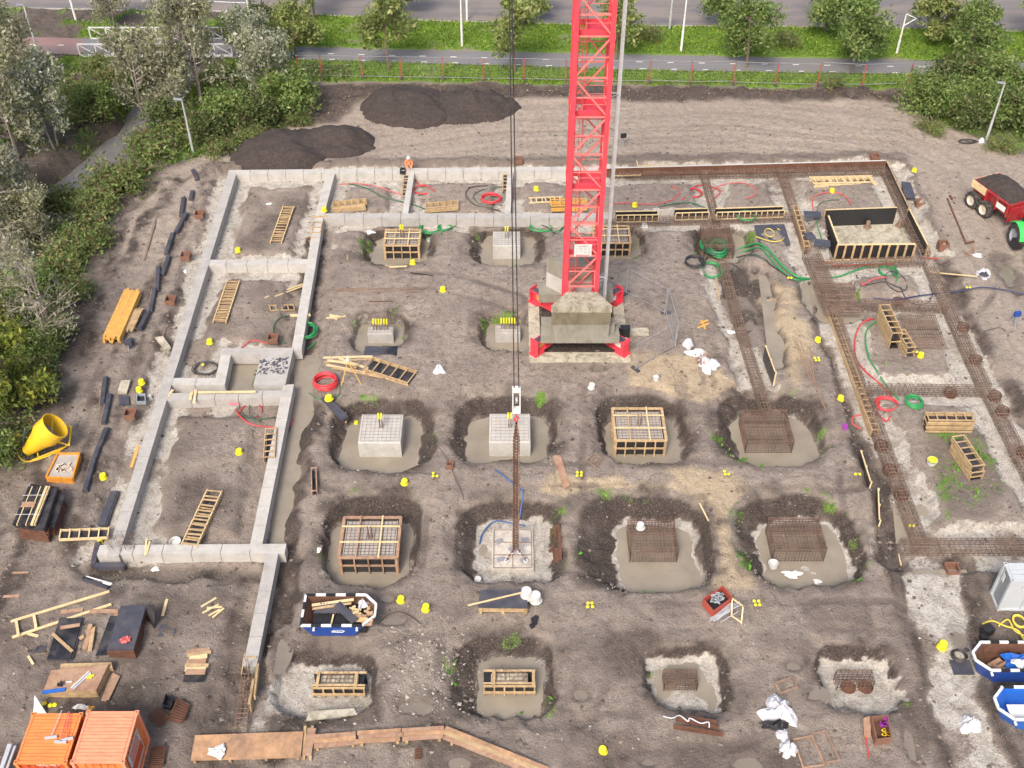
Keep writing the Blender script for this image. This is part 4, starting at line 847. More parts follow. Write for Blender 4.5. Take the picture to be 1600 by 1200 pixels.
SB('yellowish timber box behind the mast between the top beams', (860, 330), (916, 329), .85, .5, 4, mt='yellow_timber', group=BX)
SB('small timber box standing on the inner ground beam at the top left room', (492, 388), (498, 354), .58, .42, 4, dz=.35, group=BX)
SB('timber box with five black cells on the inner ground beam of the lower left room', (422, 723), (425, 678), .6, .45, 5, dz=.35, group=BX)
SB('small flat timber box with four cells in the second left room', (421, 483), (459, 482), .55, .12, 4, group=BX)
SB('narrow timber trough standing alone right of the inner ground beam', (492, 774), (491, 736), .26, .3, 1, mt='old_timber', group=BX)
SB('long flat timber box with five cells at the lower left corner of the concrete', (94, 838), (170, 835), .62, .16, 5, dz=.25, mt='pale_timber', group=BX)
SB('low timber box at the rear beam, right of the mast', (957, 274), (1000, 273), .5, .15, 4, dz=.2, mt='pale_timber', group=BX)
SB('open pale lath ladder on the far edge behind the right hand cages', (995, 255), (1085, 252), .75, .06, 5, floor=False, sides=False, mt='pale_timber', group=LG, name='lath_ladder', cat='lath frame')
SB('large lath and plywood frame below the black sheets', (576, 572), (645, 594), 1.15, .28, 5, group=BX)
# form cells along the rear right beam
for a, b, n, lb in (((963, 336), (1029, 335), 7, 'left'), ((1056, 332.5), (1108, 331), 5, 'middle'), ((1120, 331.5), (1226, 328), 12, 'right')):
    A, B = P(*a, .45), P(*b, .45); A, L, x, y, z = frame2(A, B); r = thing('formwork_cells', 'row of black formwork cells with pale laths below the top right rooms, ' + lb + ' piece', 'formwork', (A[0] + L / 2, A[1], -.3), 'formwork cells below the top right rooms')
    for k in range(2):
        o = y * (.5 * k); mb = MB(); mb.beam(A + o - z * .3, B + o - z * .3, .025, .62); mb.build('plywood', 'black', r)
        for zz in (0, -.58): mb = MB(); mb.beam(A + o + z * (zz + .01) - y * .05, B + o + z * (zz + .01) - y * .05, .07, .055); mb.build('rail', 'pale_timber', r)
        if k == 0:
            for i in range(n + 1): mb = MB(); p = A + x * (L * i / n) - y * .055; mb.beam(p - z * .55, p - z * .03, .045, .06, up=(1, 0, 0)); mb.build('stud', 'pale_timber', r)
SB('tall ladder shaped shutter leaning beside the cage left of the formed box', (1240, 334), (1259, 398), .35, .7, 8, group='ladder shaped trench shutters', name='trench_shutter', cat='formwork', mt='timber')
SB('very long ladder shaped shutter on the left edge of the right hand trench', (1289, 480), (1365, 684), .4, .6, 24, group='ladder shaped trench shutters', name='trench_shutter', cat='formwork', mt='timber')
# stacks of boxes (each box is a thing)
def stack(labels, a, b, w, h, n, k0=0, dx=.12, mt='timber', group='stacked timber boxes'):
    for k, lb in enumerate(labels):
        A, B = G(*a), G(*b); x = (B - A).normalized(); A += x * ru(-dx, dx); B = A + x * (G(*b) - G(*a)).length; A.z = B.z = max(G(*a).z, G(*b).z) + .04 + k * (h + .05)
        shutter(lb, A, B, w, h, n, mt, group=group)
stack(['lowest timber box of the two stacked ones beside the brown mesh patch', 'timber box on top of the longer stack beside the brown mesh patch'], (1396, 545), (1376, 500), .62, .55, 5)
stack(['lower short timber box right of the longer stack', 'upper short timber box right of the longer stack'], (1421, 558), (1404, 530), .5, .32, 4)
stack(['bottom timber box of the wide stack in the green room', 'middle timber box of the wide stack in the green room', 'top timber box of the wide stack in the green room'], (1442, 671), (1515, 671), .6, .3, 5)
stack(['bottom timber box of the slanted stack in the green room', 'middle timber box of the slanted stack in the green room', 'top timber box of the slanted stack in the green room'], (1522, 750), (1491, 702), .72, .28, 5)
# ---------------------------------------------------------------- the big formed box (lift pit)
bx = thing('lift_pit_formwork', 'large formed box of black plywood and timber ribs with a pale floor, upper right', 'formwork', tuple(P(1350, 395, -.9)))
zt_ = .55; cn = [P(1291, 329, zt_), P(1403, 325, zt_), P(1430, 380, zt_), P(1308, 381, zt_)]; cn[1] = P(1402, 325, zt_)
def wall(a, b, z0, z1, ribs, out, inner='black', top='pale_timber', rib='timber'):
    a = Vector(a); b = Vector(b); a.z = b.z = 0; x = (b - a).normalized(); o = Vector((-x.y, x.x, 0)) * out; zz = Vector((0, 0, 1))
    mb = MB(); mb.beam(a + zz * (z0 + z1) / 2, b + zz * (z0 + z1) / 2, .025, z1 - z0); w_ = mb.build('plywood_wall', inner, bx)
    mb = MB(); mb.beam(a + o * .06 + zz * (z1 - .02), b + o * .06 + zz * (z1 - .02), .12, .07); mb.beam(a + o * .1 + zz * (z0 + .1), b + o * .1 + zz * (z0 + .1), .1, .08); mb.build('waling', top, w_)
    for i in range(ribs + 1):
        mb = MB(); p = a.lerp(b, i / ribs); mb.beam(p + o * .14 + zz * (z0 - .1), p + o * .14 + zz * (z1 - .06), .08, .14, up=tuple(x)); 
        if out > 0: mb.beam(p + o * .55 + zz * z0, p + o * .16 + zz * (z1 - .25), .06, .06)
        mb.build('rib', rib, w_)
wall(cn[3], cn[2], -.85, zt_, 9, -1); wall(cn[0], cn[1], -.85, zt_ + .02, 6, 1); wall(P(1293, 337, zt_), P(1309, 380, zt_ + .0), -.85, zt_ + .01, 5, 1)
wall(P(1420, 326, .65), P(1448, 381, .65), -.85, .62, 4, 1)
mb = MB(); f = [P(1296, 337, -.84), P(1416, 334, -.84), P(1440, 398, -.84), P(1306, 398, -.84)]; mb.prism([(q[0], q[1]) for q in f][::-1], -.95, -.80); mb.build('floor', 'stained_concrete', bx)
for px, py, lb in ((1355, 355, 'rusty pipe sleeve standing in the middle of the formed box floor'), (1405, 353, 'rusty pipe sleeve by the right wall of the formed box')):
    p = P(px, py, -.79); mb = MB(); mb.lathe(p, [(.3, 0), (.3, .06), (.16, .07), (.14, .5)], 14); solo('pipe_sleeve', mb, 'rust', lb, 'pipe', 'sleeves in the formed box')
# dark rear shutter with white top edge behind the right cages
def board_wall(label, a, b, z0, z1, top, cat='formwork', name='edge_shutter', face='brown_box', group=None):
    A, B = P(*a, z1), P(*b, z1); r = thing(name, label, cat, ((A[0] + B[0]) / 2, (A[1] + B[1]) / 2, z0), group); mb = MB(); zz = Vector((0, 0, 1)); A.z = B.z = 0
    mb.beam(A + zz * (z0 + z1) / 2, B + zz * (z0 + z1) / 2, .03, z1 - z0); mb.build('plywood', face, r)
    mb = MB(); mb.beam(A + zz * (z1 + .02), B + zz * (z1 + .02), .07, .05)
    n = max(2, int((B - A).length / 1.2))
    x = (B - A).normalized(); o = Vector((-x.y, x.x, 0)) * .07
    for i in range(n + 1): p = A.lerp(B, i / n) + o; mb.beam(p + zz * z0, p + zz * (z1 - .02), .07, .08, up=tuple(x))
    mb.build('lath', top, r); return r
ES = 'edge shutters of the right hand trench'
board_wall('long dark edge shutter with a thin white lath behind the top right rooms', (948, 263), (1384, 251), -.3, .5, 'white_plastic', face='rust_dark', group=ES)
board_wall('dark edge shutter running down from the far right corner', (1385, 251), (1419, 322), -.3, .5, 'timber', face='black_ply', group=ES)
board_wall('short black edge shutter with a pale lath beside the long cage', (1345, 704), (1360, 752), -.35, .25, 'pale_timber', face='black_ply', group=ES)
board_wall('second short black edge shutter with a bent pale lath beside the long cage', (1372, 763), (1374, 812), -.35, .25, 'pale_timber', face='black_ply', group=ES)
board_wall('single tall black board standing beside the cage right of the white tarpaulin', (1196, 540), (1211, 581), -.4, .7, 'pale_timber', face='black_ply', group=ES)
# red and pale laths below the formed box
def plank(label, a, b, w, h, mt, dz=.02, name='plank', cat='plank', group=None, za=0, zb=0):
    A, B = G(*a, dz + za), G(*b, dz + zb); mb = MB(); mb.beam(A, B, w, h); return solo(name, mb, mt, label, cat, group)
def planks(label, lst, w, h, mt, name='plank_pile', cat='planks', group=None, dz=.03, lay=.05):
    """a bundle lying together; each board is a part"""
    c = G((lst[0][0] + lst[0][2]) / 2, (lst[0][1] + lst[0][3]) / 2); r = thing(name, label, cat, tuple(c), group)
    for i, q in enumerate(lst):
        A, B = G(q[0], q[1], dz + lay * i), G(q[2], q[3], dz + lay * i); mb = MB(); mb.beam(A, B, w * ru(.8, 1.15), h); mb.build('board', mt if isinstance(mt, str) else mt[i % len(mt)], r)
    return r
planks('bundle of long red and pale laths below the formed box', [(1290, 411, 1385, 405), (1288, 408, 1420, 403), (1385, 410, 1425, 407), (1300, 415, 1395, 412)], .12, .06, ['red_box', 'pale_timber', 'timber'])
plank('reddish lath right of the formed box near the rusty pile', (1438, 402), (1466, 404), .12, .05, 'red_box', .3)
plank('long thin lath crossing the right cage towards the white bag', (1452, 425), (1527, 432), .07, .05, 'pale_timber', .35)
plank('long wooden batten standing left of the top row formwork', (543, 358), (543, 406), .1, .04, 'timber')
planks('two long yellow battens in the second left room', [(414, 465, 473, 444), (430, 463, 476, 446)], .12, .05, 'pale_timber')
planks('three short pale boards on the ground above the small footing', [(510, 497, 540, 494), (516, 493, 527, 499), (515, 492, 532, 495)], .13, .04, 'pale_timber')
plank('short plank across the top of the inner ground beam by the yellow bucket', (488, 339), (511, 338), .2, .05, 'timber', .68)
plank('plank laid across the inner ground beam above the green hose coil', (453, 493), (485, 492), .22, .05, 'pale_timber', .66)
planks('short pale planks below the top row formwork by the yellow bucket', [(603, 415, 640, 410), (608, 417, 636, 416)], .16, .05, 'pale_timber', dz=.1)
planks('fan of long pale boards left of the large lath frame', [(505, 559, 582, 557), (508, 566, 583, 560), (510, 570, 570, 582), (520, 574, 600, 590), (530, 560, 575, 576), (545, 562, 556, 575), (512, 563, 560, 570)], .15, .05, ['pale_timber', 'timber'], lay=.04)
planks('long rusty steel bars lying in the upper middle of the site', [(520, 453, 672, 450), (525, 455, 660, 456), (530, 451, 640, 452)], .07, .05, 'rust', name='steel_bars', cat='steel bars', lay=.02)
plank('short rusty bar below the long rusty bars', (577, 471), (615, 471), .06, .05, 'rust_dark', name='steel_bar', cat='steel bar')
plank('thin dark bar left of the crane cable near the top row', (641, 426), (677, 431), .06, .04, 'black', name='steel_bar', cat='steel bar')
planks('pale planks laid on the cross ground beam of the left rooms', [(257, 627, 270, 609), (297, 625, 300, 612), (303, 630, 306, 609), (310, 613, 400, 612)], .16, .05, 'pale_timber', dz=.66)
plank('orange plank on the outer left ground beam', (205, 730), (216, 697), .16, .05, 'yellow_timber', .72)
planks('two crossed laths leaning on the bottom ground beam', [(227, 868, 229, 842), (229, 866, 234, 846)], .09, .05, 'pale_timber', dz=.65)
plank('thin wooden lath lying beside the caged footing on the yellow sand', (1093, 786), (1107, 814), .07, .04, 'pale_timber')
plank('short pale lath under the bottom right cage corner', (1404, 866), (1408, 883), .06, .05, 'pale_timber')
planks('wooden stake leaning in the sandy trench below the green hoses', [(1119, 433, 1124, 468)], .1, .06, 'timber', dz=.3)
planks('bundle of thin brown rods leaning on the sand right of the black board', [(1243, 530, 1290, 640), (1250, 532, 1275, 600), (1266, 540, 1273, 600), (1240, 530, 1265, 590)], .035, .035, 'old_timber', name='rod_bundle', cat='rods', dz=.08, lay=.02)
planks('brown plank pile beside the pit left of the yellow caps', [(867, 712, 884, 762), (871, 712, 886, 760)], .32, .06, 'old_timber')
planks('rusty sheet piles leaning in the pit right of the lifting chains', [(862, 826, 868, 880), (867, 822, 871, 878), (873, 820, 876, 875), (858, 862, 867, 852)], .18, .05, 'rust_dark', name='sheet_pile', cat='sheet piles', dz=.0)
planks('brown wooden stakes by the far right corner of the site', [(1480, 310, 1508, 378), (1484, 305, 1488, 312), (1508, 380, 1522, 377)], .14, .08, 'rust_dark')
planks('timber trestle of thin sticks above the white rubble bag', [(1508, 400, 1524, 383), (1522, 383, 1522, 396), (1506, 390, 1520, 400)], .07, .05, 'old_timber', name='trestle', cat='trestle', dz=.2)
plank('brown fence rail left of the outer ground beam', (225, 408), (246, 335), .12, .05, 'rust')
plank('short brown plank beside the pale slab at the left', (253, 528), (261, 508), .14, .05, 'rust')
plank('dark lath left of the long flat timber box, lower left', (20, 895), (45, 894), .1, .04, 'old_timber')
plank('short brown board near the left edge of the photo', (5, 932), (31, 931), .14, .04, 'old_timber')
plank('orange brown batten left of the mast base strip', (838, 513), (841, 497), .08, .05, 'old_timber', .1)
planks('scattered orange wood scraps right of the crane', [(1090, 512, 1108, 505), (1096, 500, 1102, 514), (1094, 505, 1106, 500)], .14, .03, 'yellow_timber', name='wood_scraps', cat='wood scraps')
planks('spread of short pale boards on the lower left yard', [(314, 948, 338, 934), (323, 950, 347, 948), (316, 958, 342, 944), (326, 962, 344, 952), (332, 965, 350, 950)], .1, .03, 'pale_timber', lay=.02)
planks('pallet like stack of boards with a black panel in the lower left yard', [(292, 1019, 328, 1014), (293, 1024, 330, 1019), (296, 1029, 324, 1025), (292, 1034, 322, 1033), (289, 1040, 326, 1040), (289, 1046, 322, 1045), (290, 1050, 321, 1050)], .22, .07, ['old_timber', 'timber', 'pale_timber'], lay=.05)
mb = MB(); a = G(304, 1059, .08); mb.box((a[0], a[1], a[2] + .04), (.95, .5, .03)); solo('plywood_sheet', mb, 'black_ply', 'small black panel at the front of the lower left board stack', 'panel')
# big open ladder of two long rails
r = thing('long_ladder_frame', 'long pale wooden ladder frame with only two rungs, lower left yard', 'lath frame', tuple(G(95, 960))); 
for q, nm in (((17, 971, 171, 924), 'rail'), ((19, 996, 174, 944), 'rail'), ((25, 969, 29, 993), 'rung'), ((53, 961, 57, 985), 'rung')):
    mb = MB(); dz = .08 if nm == 'rail' else .13; mb.beam(G(q[0], q[1], dz), G(q[2], q[3], dz), .13, .06); mb.build(nm, 'pale_timber', r)
planks('short pale offcuts beside the long ladder frame', [(43, 990, 60, 994), (44, 1025, 52, 1038)], .14, .04, 'pale_timber')
# ---------------------------------------------------------------- line of black wrapped boards along the left side
BB = 'black boards laid in a line left of the outer ground beam'
strips = [((301, 266), (308, 281), 'topmost, by the far left corner'), ((301, 299), (298, 312), 'short one above the pair'), ((287, 309), (283, 338), 'upright one near the brown crate'), ((291, 334), (275, 364), 'slanted one beside the reddish knob'),
 ((270, 365), (260, 397), 'one left of the rusty crate'), ((264, 401), (254, 430), 'one below the rusty crate'), ((248, 417), (245, 454), 'overlapping one above the longest'), ((242, 451), (235, 488), 'long one beside the timber bundle'), ((232, 488), (218, 515), 'crumpled one beside the timber bundle'),
 ((204, 530), (205, 542), 'small end piece below the timber bundle'), ((165, 590), (160, 632), 'one level with the niche'), ((172, 617), (162, 662), 'doubled one level with the cross beam'), ((167, 670), (148, 716), 'upper one of the joined pair'), ((147, 717), (133, 768), 'lower one of the joined pair'),
 ((180, 769), (160, 822), 'thick one against the outer beam'), ((154, 848), (146, 885), 'lowest, under the flat timber box')]
for i, (a, b, lb) in enumerate(strips):
    A, B = G(*a, .12), G(*b, .12); mb = MB(); x = (B - A).normalized(); y = Vector((0, 0, 1)).cross(x).normalized(); w = .30 if i != 14 else .5
    mb.beam(A, B, w, .2); mb.beam(A + y * w * .3 + Vector((0, 0, .12)), B + y * w * .3 + Vector((0, 0, .12)), .06, .05)
    r = thing('black_board', 'black wrapped board left of the concrete frame, ' + lb, 'board', tuple((A + B) / 2), BB); mb.build('sleeve', 'grey_ply', r)
    mb = MB(); mb.beam(A - x * .02, A + x * .03, w * .9, .17); mb.beam(A - y * (w / 2 + .02), B - y * (w / 2 + .02), .03, .1); mb.build('timber_core', 'timber' if i % 3 else 'old_timber', r)
# ---------------------------------------------------------------- timber bundle, plywood stacks
def boardstack(label, a, b, w, nw, nz, th, mt, name='timber_bundle', cat='timber bundle', jit=.12, dz=0, group=None, bearers=True):
    A, B = G(*a, dz), G(*b, dz); A.z = B.z = max(A.z, B.z); A, L, x, y, z = frame2(A, B); r = thing(name, label, cat, tuple((A + B) / 2), group); bw = w / nw
    for k in range(nz):
        for i in range(nw):
            mb = MB(); o = y * (bw * (i + .5) - w / 2) + z * (.12 + th * (k + .5)) + x * ru(-jit, jit); mb.beam(A + o, B + o + y * ru(-.01, .01), bw * .94, th * .9); mb.build('board', mt, r)
    if bearers:
        for f in (.2, .8): mb = MB(); p = A + x * L * f; mb.beam(p - y * w * .55 + z * .06, p + y * w * .55 + z * .06, .1, .1); mb.build('bearer', 'old_timber', r)
    return r
boardstack('long strapped bundle of yellow sawn timber on the dirt track', (177, 536), (210, 462), 1.1, 7, 4, .1, 'yellow_timber', jit=.22)
boardstack('smaller loose bundle of thin laths beside the yellow timber', (203, 522), (218, 487), .55, 6, 2, .08, 'timber', jit=.2)
def sheetstack(label, quad, z0, n, th, edge, top, name='plywood_stack', jit=.04, cat='plywood stack', group=None):
    """quad: four pixel corners of the TOP face"""
    zt = z0 + n * th; q = [P(x_, y_, zt) for x_, y_ in quad]; c = sum(q, Vector()) / 4; r = thing(name, label, cat, (c[0], c[1], z0), group)
    for k in range(n):
        j = Vector((ru(-jit, jit), ru(-jit, jit), 0)); f = 1 + ru(-jit, jit) * .6; pts = [c + (p - c) * f + j for p in q]; mb = MB(); mb.prism([(p[0], p[1]) for p in pts], z0 + th * k + .003, z0 + th * (k + 1) - .004); mb.build('sheet', top if k == n - 1 else edge, r)
    return r
sheetstack('tall pile of dark panels on pallets at the far left, lath bundle lying on it', [(26, 820), (70, 826), (91, 760), (50, 755)], -.1, 9, .13, 'rust_dark', 'black_ply', jit=.1)
sheetstack('leaning pile of dark panels right behind the tall pile at the far left', [(62, 822), (83, 822), (97, 778), (84, 762)], -.1, 7, .12, 'rust_dark', 'black_ply', jit=.1)
r = thing('lath_bundle', 'strapped bundle of pale laths and black plywood strips on the tall dark pile', 'lath bundle', tuple(P(55, 790, 1.1)))
A, B = P(38, 822, 1.15), P(62, 762, 1.15); A, L, x, y, z = frame2(A, B)
for i in range(8):
    mb = MB(); o = y * (-.55 + i * .15) + z * .07; mb.beam(A + o, B + o, .13 if i % 3 else .05, .12); mb.build('lath', 'black_ply' if i % 3 and i > 1 else 'pale_timber', r)
for f in (.25, .75): mb = MB(); p = A + x * L * f; mb.beam(p - y * .65 + z * .15, p + y * .65 + z * .15, .03, .01); mb.build('strap', 'white_plastic', r)
mb = MB(); p = A + x * L * .5; mb.beam(p - y * .2 + z * .17, p + y * .5 + z * .17, .35, .03); mb.build('cross_plate', 'old_timber', r)
sheetstack('tall black plywood stack with a crumpled red rag on top, lower left', [(166, 1015), (208, 1015), (228, 946), (188, 946)], -.1, 7, .11, 'rust_dark', 'grey_ply', jit=.02)
sheetstack('low black sheet pile with two planks across it, lower left', [(74, 1030), (112, 1028), (130, 965), (94, 965)], -.1, 4, .06, 'grey_ply', 'black_ply', jit=.05)
sheetstack('small black sheets left of the low sheet pile', [(40, 1019), (72, 1019), (76, 1003), (45, 1002)], -.08, 2, .05, 'timber', 'black_ply', jit=.03)
sheetstack('loose black sheets between the two dark plywood stacks', [(148, 1020), (166, 1018), (182, 960), (170, 960)], -.1, 3, .05, 'old_timber', 'black_ply', jit=.14)
sheetstack('single grey black sheet flat on the ground with pale lath behind', [(242, 994), (272, 994), (280, 963), (250, 962)], -.08, 1, .04, 'grey_ply', 'grey_ply')
plank('pale lath sticking out behind the single grey sheet', (254, 962), (261, 936), .14, .04, 'pale_timber', .05)
mb = MB(); a, b = G(229, 944, .9), G(241, 980, .02); q = [P(228, 944, 1.0), P(241, 955, 1.0), P(241, 982, .0), P(229, 968, .0)]
n_ = Vector((.02, 0, 0)); mb.add(q + [p + n_ for p in q], [(0, 1, 2, 3), (7, 6, 5, 4), (0, 4, 5, 1), (1, 5, 6, 2), (2, 6, 7, 3), (3, 7, 4, 0)]); solo('plywood_sheet', mb, 'black_ply', 'black panel leaning against the right side of the tall plywood stack', 'panel')
planks('brown boards stacked between the two dark piles, lower left', [(132, 1015, 140, 985), (140, 1018, 146, 980), (137, 990, 142, 975), (124, 998, 131, 994)], .2, .05, ['old_timber', 'timber'])
planks('two brown planks lying across the low black sheet pile', [(82, 990, 113, 1018), (94, 981, 125, 976)], .16, .04, ['timber', 'old_timber'], dz=.28)
planks('long reddish brown board behind the dark plywood stacks', [(95, 956, 130, 953), (140, 955, 185, 955)], .25, .05, 'old_timber', dz=.03)
mb = MB(); p = P(196, 1000, .72); rs = random.Random(9)
for _ in range(14): mb.box((p[0] + rs.uniform(-.18, .18), p[1] + rs.uniform(-.18, .18), .7 + rs.uniform(0, .12)), (.16, .14, .03), mtx=Matrix.Rotation(rs.uniform(-1, 1), 3, 'X') @ Matrix.Rotation(rs.uniform(0, 3), 3, 'Z'))
solo('rag', mb, 'pink_hose', 'crumpled red and white rag on the tall black plywood stack', 'rag')
r = thing('wooden_crate_lid', 'large brown plywood crate lid with tools on it, lower left above the containers', 'crate', tuple(P(115, 1090, -.1)))
mb = MB(); q = [P(68, 1080, .5), P(150, 1080, .5), P(170, 1038, .5), P(80, 1048, .5)]; mb.prism([(p[0], p[1]) for p in q], -.1, .49); mb.build('body', 'timber', r)
mb = MB(); mb.prism([(p[0], p[1]) for p in q], .495, .53); mb.build('lid', 'old_timber', r)
mb = MB(); q2 = [P(94, 1046, .35), P(176, 1044, .35), P(174, 1035, .35), P(95, 1037, .35)]; mb.prism([(p[0], p[1]) for p in q2], .1, .36); mb.build('rear_board', 'timber', r)
planks('brown lath pile right of the crate lid, lower left', [(160, 1095, 178, 1052), (164, 1096, 182, 1054), (168, 1094, 186, 1056)], .14, .04, 'old_timber', dz=.05)
def ontop(label, a, b, z, w, h, mt, name, cat): mb = MB(); mb.beam(P(*a, z), P(*b, z), w, h); return solo(name, mb, mt, label, cat)
ontop('blue spirit level lying on the crate lid', (67, 1082), (102, 1077), .57, .16, .07, 'bright_blue', 'spirit_level', 'level')
ontop('long silver aluminium level across the crate lid', (114, 1077), (142, 1051), .57, .1, .05, 'galv', 'straight_edge', 'straight edge')
ontop('second silver straight edge beside the long one on the crate lid', (111, 1075), (139, 1049), .56, .05, .04, 'white_paint', 'straight_edge', 'straight edge')
ontop('short white tube on the crate lid', (103, 1066), (113, 1065), .56, .07, .05, 'white_plastic', 'tube', 'tube')
mb = MB(); p = P(94, 1071, .55); mb.box((p[0], p[1], .62), (.2, .12, .14)); mb.box((p[0] + .08, p[1] + .05, .66), (.08, .2, .08), .5); solo('power_drill', mb, 'black', 'black power drill lying on the crate lid', 'drill')
mb = MB(); p = P(141, 1057, .55)
for k in range(4): mb.box((p[0] + ru(-.1, .1), p[1] + ru(-.08, .08), .56 + .01 * k), (.22, .1, .02), ru(0, 3))
solo('yellow_gloves', mb, 'yellow', 'yellow gloves on the crate lid next to the silver level', 'gloves')
# ---------------------------------------------------------------- buckets, caps, white things
def bucket(label, px, py, r=.2, h=.26, mt='yellow', z=None, inverted=True, name='bucket', group='yellow plastic caps over the starter bars', cat='bucket'):
    p = G(px, py) if z is None else P(px, py, z); rt = thing(name, label, cat, tuple(p), group); mb = MB()
    pr = [(r * 1.12, 0), (r * 1.12, .03), (r, .035), (r * .82, h)] if inverted else [(r * .8, 0), (r, h), (r * 1.08, h), (r * 1.08, h - .03)]
    t = Matrix.Rotation(ru(-.12, .12), 3, 'X') @ Matrix.Rotation(ru(-.12, .12), 3, 'Y')
    if inverted: mb.lathe(p, pr, 14, t); mb.build('shell', mt, rt)
    else:
        mb.lathe(p, [(r * .8, 0), (r, h), (r * 1.06, h), (r * .94, h - .01), (r * .76, .03)], 16, t, cap=True); mb.build('shell', mt, rt)
    mb = MB(); mb.tube([p + t @ Vector((r * 1.1 * math.cos(a), r * 1.1 * math.sin(a), .05 + (0 if inverted else h * .8))) for a in [k * .35 for k in range(10)]], .012, 4); mb.build('handle', 'black', rt)
    return rt
for px, py, lb, z in ((507, 329, 'on the wall corner at the top left', WT), (372, 393, 'in the top left room', None), (328, 536, 'in the second left room below the lath ladder', None), (218, 611, 'beside the dark crate left of the outer ground beam', None), (222, 599, 'behind its neighbour, left of the outer ground beam', None),
 (162, 747, 'left of the outer beam, beside the black boards', None), (374, 708, 'in the lower left room', None), (645, 412, 'in front of the top row formwork', None), (692, 454, 'at the right end of the long rusty bars', None), (632, 755, 'between the two left pits', None), (626, 939, 'right of the rubble skip', None),
 (942, 1174, 'alone on the churned mud at the bottom', None), (1313, 624, 'above the purple glove, left of the long shutter', None), (1277, 533, 'on the yellow sand near the thin rods', None), (1438, 557, 'at the foot of the short stacked boxes', None), (1428, 268, 'outside the far right corner', None),
 (1300, 300, 'in front of the pale ladder heap', None), (992, 322, 'right of the mast between the top beams', None), (838, 297, 'left of the mast in the top rooms', None), (157, 848, 'under the flat timber box', None), (557, 667, 'on the left bank of the third row pit', None)):
    bucket('yellow bucket ' + lb, px, py, z=z, r=.2 if px not in (157, 557) else .15)
bucket('yellow bucket on a post right of the rubble skip', 665, 952, r=.2, h=.3, z=.2); bucket('worn yellow bucket on the bottom right concrete strip', 1471, 1011, r=.24, h=.34)
bucket('yellow crate like bucket on the slanted black panel', 514, 623, r=.24, h=.2, z=.3)
bk_ = bucket('white bucket with a yellow lid in the green room', 1455, 725, r=.28, h=.34, mt='white_plastic', group='white buckets', inverted=False)
mb = MB(); mb.lathe(Vector(bk_.location) + Vector((0, 0, .35)), [(.26, 0), (.24, .03)], 14); mb.build('lid', 'yellow', bk_)
def caps(label, px, py, n, post=True):
    p = G(px, py); r = thing('capped_bars', label, 'capped bars', tuple(p), 'small groups of yellow caps on starter bars')
    for i in range(n):
        x = p[0] + (i % 2 - .5) * .22 + ru(-.02, .02); y = p[1] + (i // 2) * .22; mb = MB(); mb.tube([(x, y, p[2] - .1), (x, y, p[2] + .3)], .02, 4); b = mb.build('bar', 'rust', r)
        mb = MB(); mb.lathe((x, y, p[2] + .26), [(.04, 0), (.085, .04), (.085, .08), (.05, .12)], 8); mb.build('cap', 'yellow', b)
for px, py, n, lb in ((680, 750, 3, 'between the third and fourth row, on a dark mud patch'), (905, 749, 4, 'right of the brown plank pile'), (1135, 747, 3, 'near the yellow sand above the fourth row'), (922, 954, 4, 'below the white bucket basket pit'), (1182, 951, 4, 'right of the red steel box'), (1338, 747, 2, 'left of the long cage, two only'),
 (1276, 569, 4, 'on the sand left of the long shutter'), (1233, 440, 2, 'beside the green weeds near the cage'), (1511, 455, 2, 'beside the brown pit with the dark blue cable'), (1331, 402, 2, 'on the left front ribs of the formed box'), (1385, 400, 2, 'on the right front ribs of the formed box'), (1428, 556, 2, 'beside the bucket at the stacked boxes'),
 (1422, 828, 2, 'at the lower end of the long cage'), (322, 576, 1, 'inside the cable coil in the left niche')): caps('yellow caps on short bars ' + lb, px, py, n)
for px, py in ((70, 1100), (79, 1103), (86, 1102)):
    p = G(px, py); mb = MB(); mb.lathe(p, [(.09, 0), (.12, .06), (.06, .12)], 8); solo('bar_protector', mb, 'yellow', 'small yellow cap on the ground behind the orange containers, ' + {70: 'leftmost', 79: 'middle', 86: 'rightmost'}[px] + ' of three', 'cap', 'three caps behind the containers')
def bag(label, px, py, w, d, h, mt='cloth_white', seed=0, name='white_bag', cat='bag', z=None, group=None):
    """crumpled sack or cloth: a lumpy low mound"""
    p = G(px, py) if z is None else P(px, py, z); rs = np.random.RandomState(seed); n, m = 9, 16; mb = MB(); vs = [p + Vector((0, 0, h))]; fs = []; ph = rs.rand(6) * 6
    for i in range(1, n + 1):
        for j in range(m):
            a = 2 * math.pi * j / m; rr = i / n; k = 1 + .22 * math.sin(3 * a + ph[0]) + .12 * math.sin(5 * a + ph[1]) + .1 * math.sin(8 * a + ph[2]); zz = h * (1 - rr ** 2.2) * (1 + .35 * math.sin(4 * a + 5 * rr + ph[3])) + rs.uniform(-.05, .05) * h * 2 * (i < n)
            vs.append(p + Vector((math.cos(a) * w / 2 * rr * k, math.sin(a) * d / 2 * rr * k, max(zz, -.02))))
    for j in range(m): fs.append((0, 1 + j, 1 + (j + 1) % m))
    for i in range(n - 1):
        for j in range(m): o = 1 + i * m; fs.append((o + j, o + m + j, o + m + (j + 1) % m, o + (j + 1) % m))
    mb.add(vs, fs); return solo(name, mb, mt, label, cat, group)
bag('round white bag lying alone in the middle of the site', 686, 580, .75, .7, .4, seed=1)
bag('white cement bag between the two bottom right buckets, lower right strip', 1514, 1134, 1.0, .85, .5, seed=2)
bag('large white tarpaulin heap over black sacks near the bottom right', 1215, 1114, 1.6, 1.6, .6, seed=3, name='tarpaulin', cat='tarpaulin')
bag('small white bag just below the tarpaulin heap', 1223, 1150, .55, .7, .25, seed=4); bag('white rounded bag at the bottom right below the tarpaulin', 1231, 1173, .8, .8, .5, seed=5)
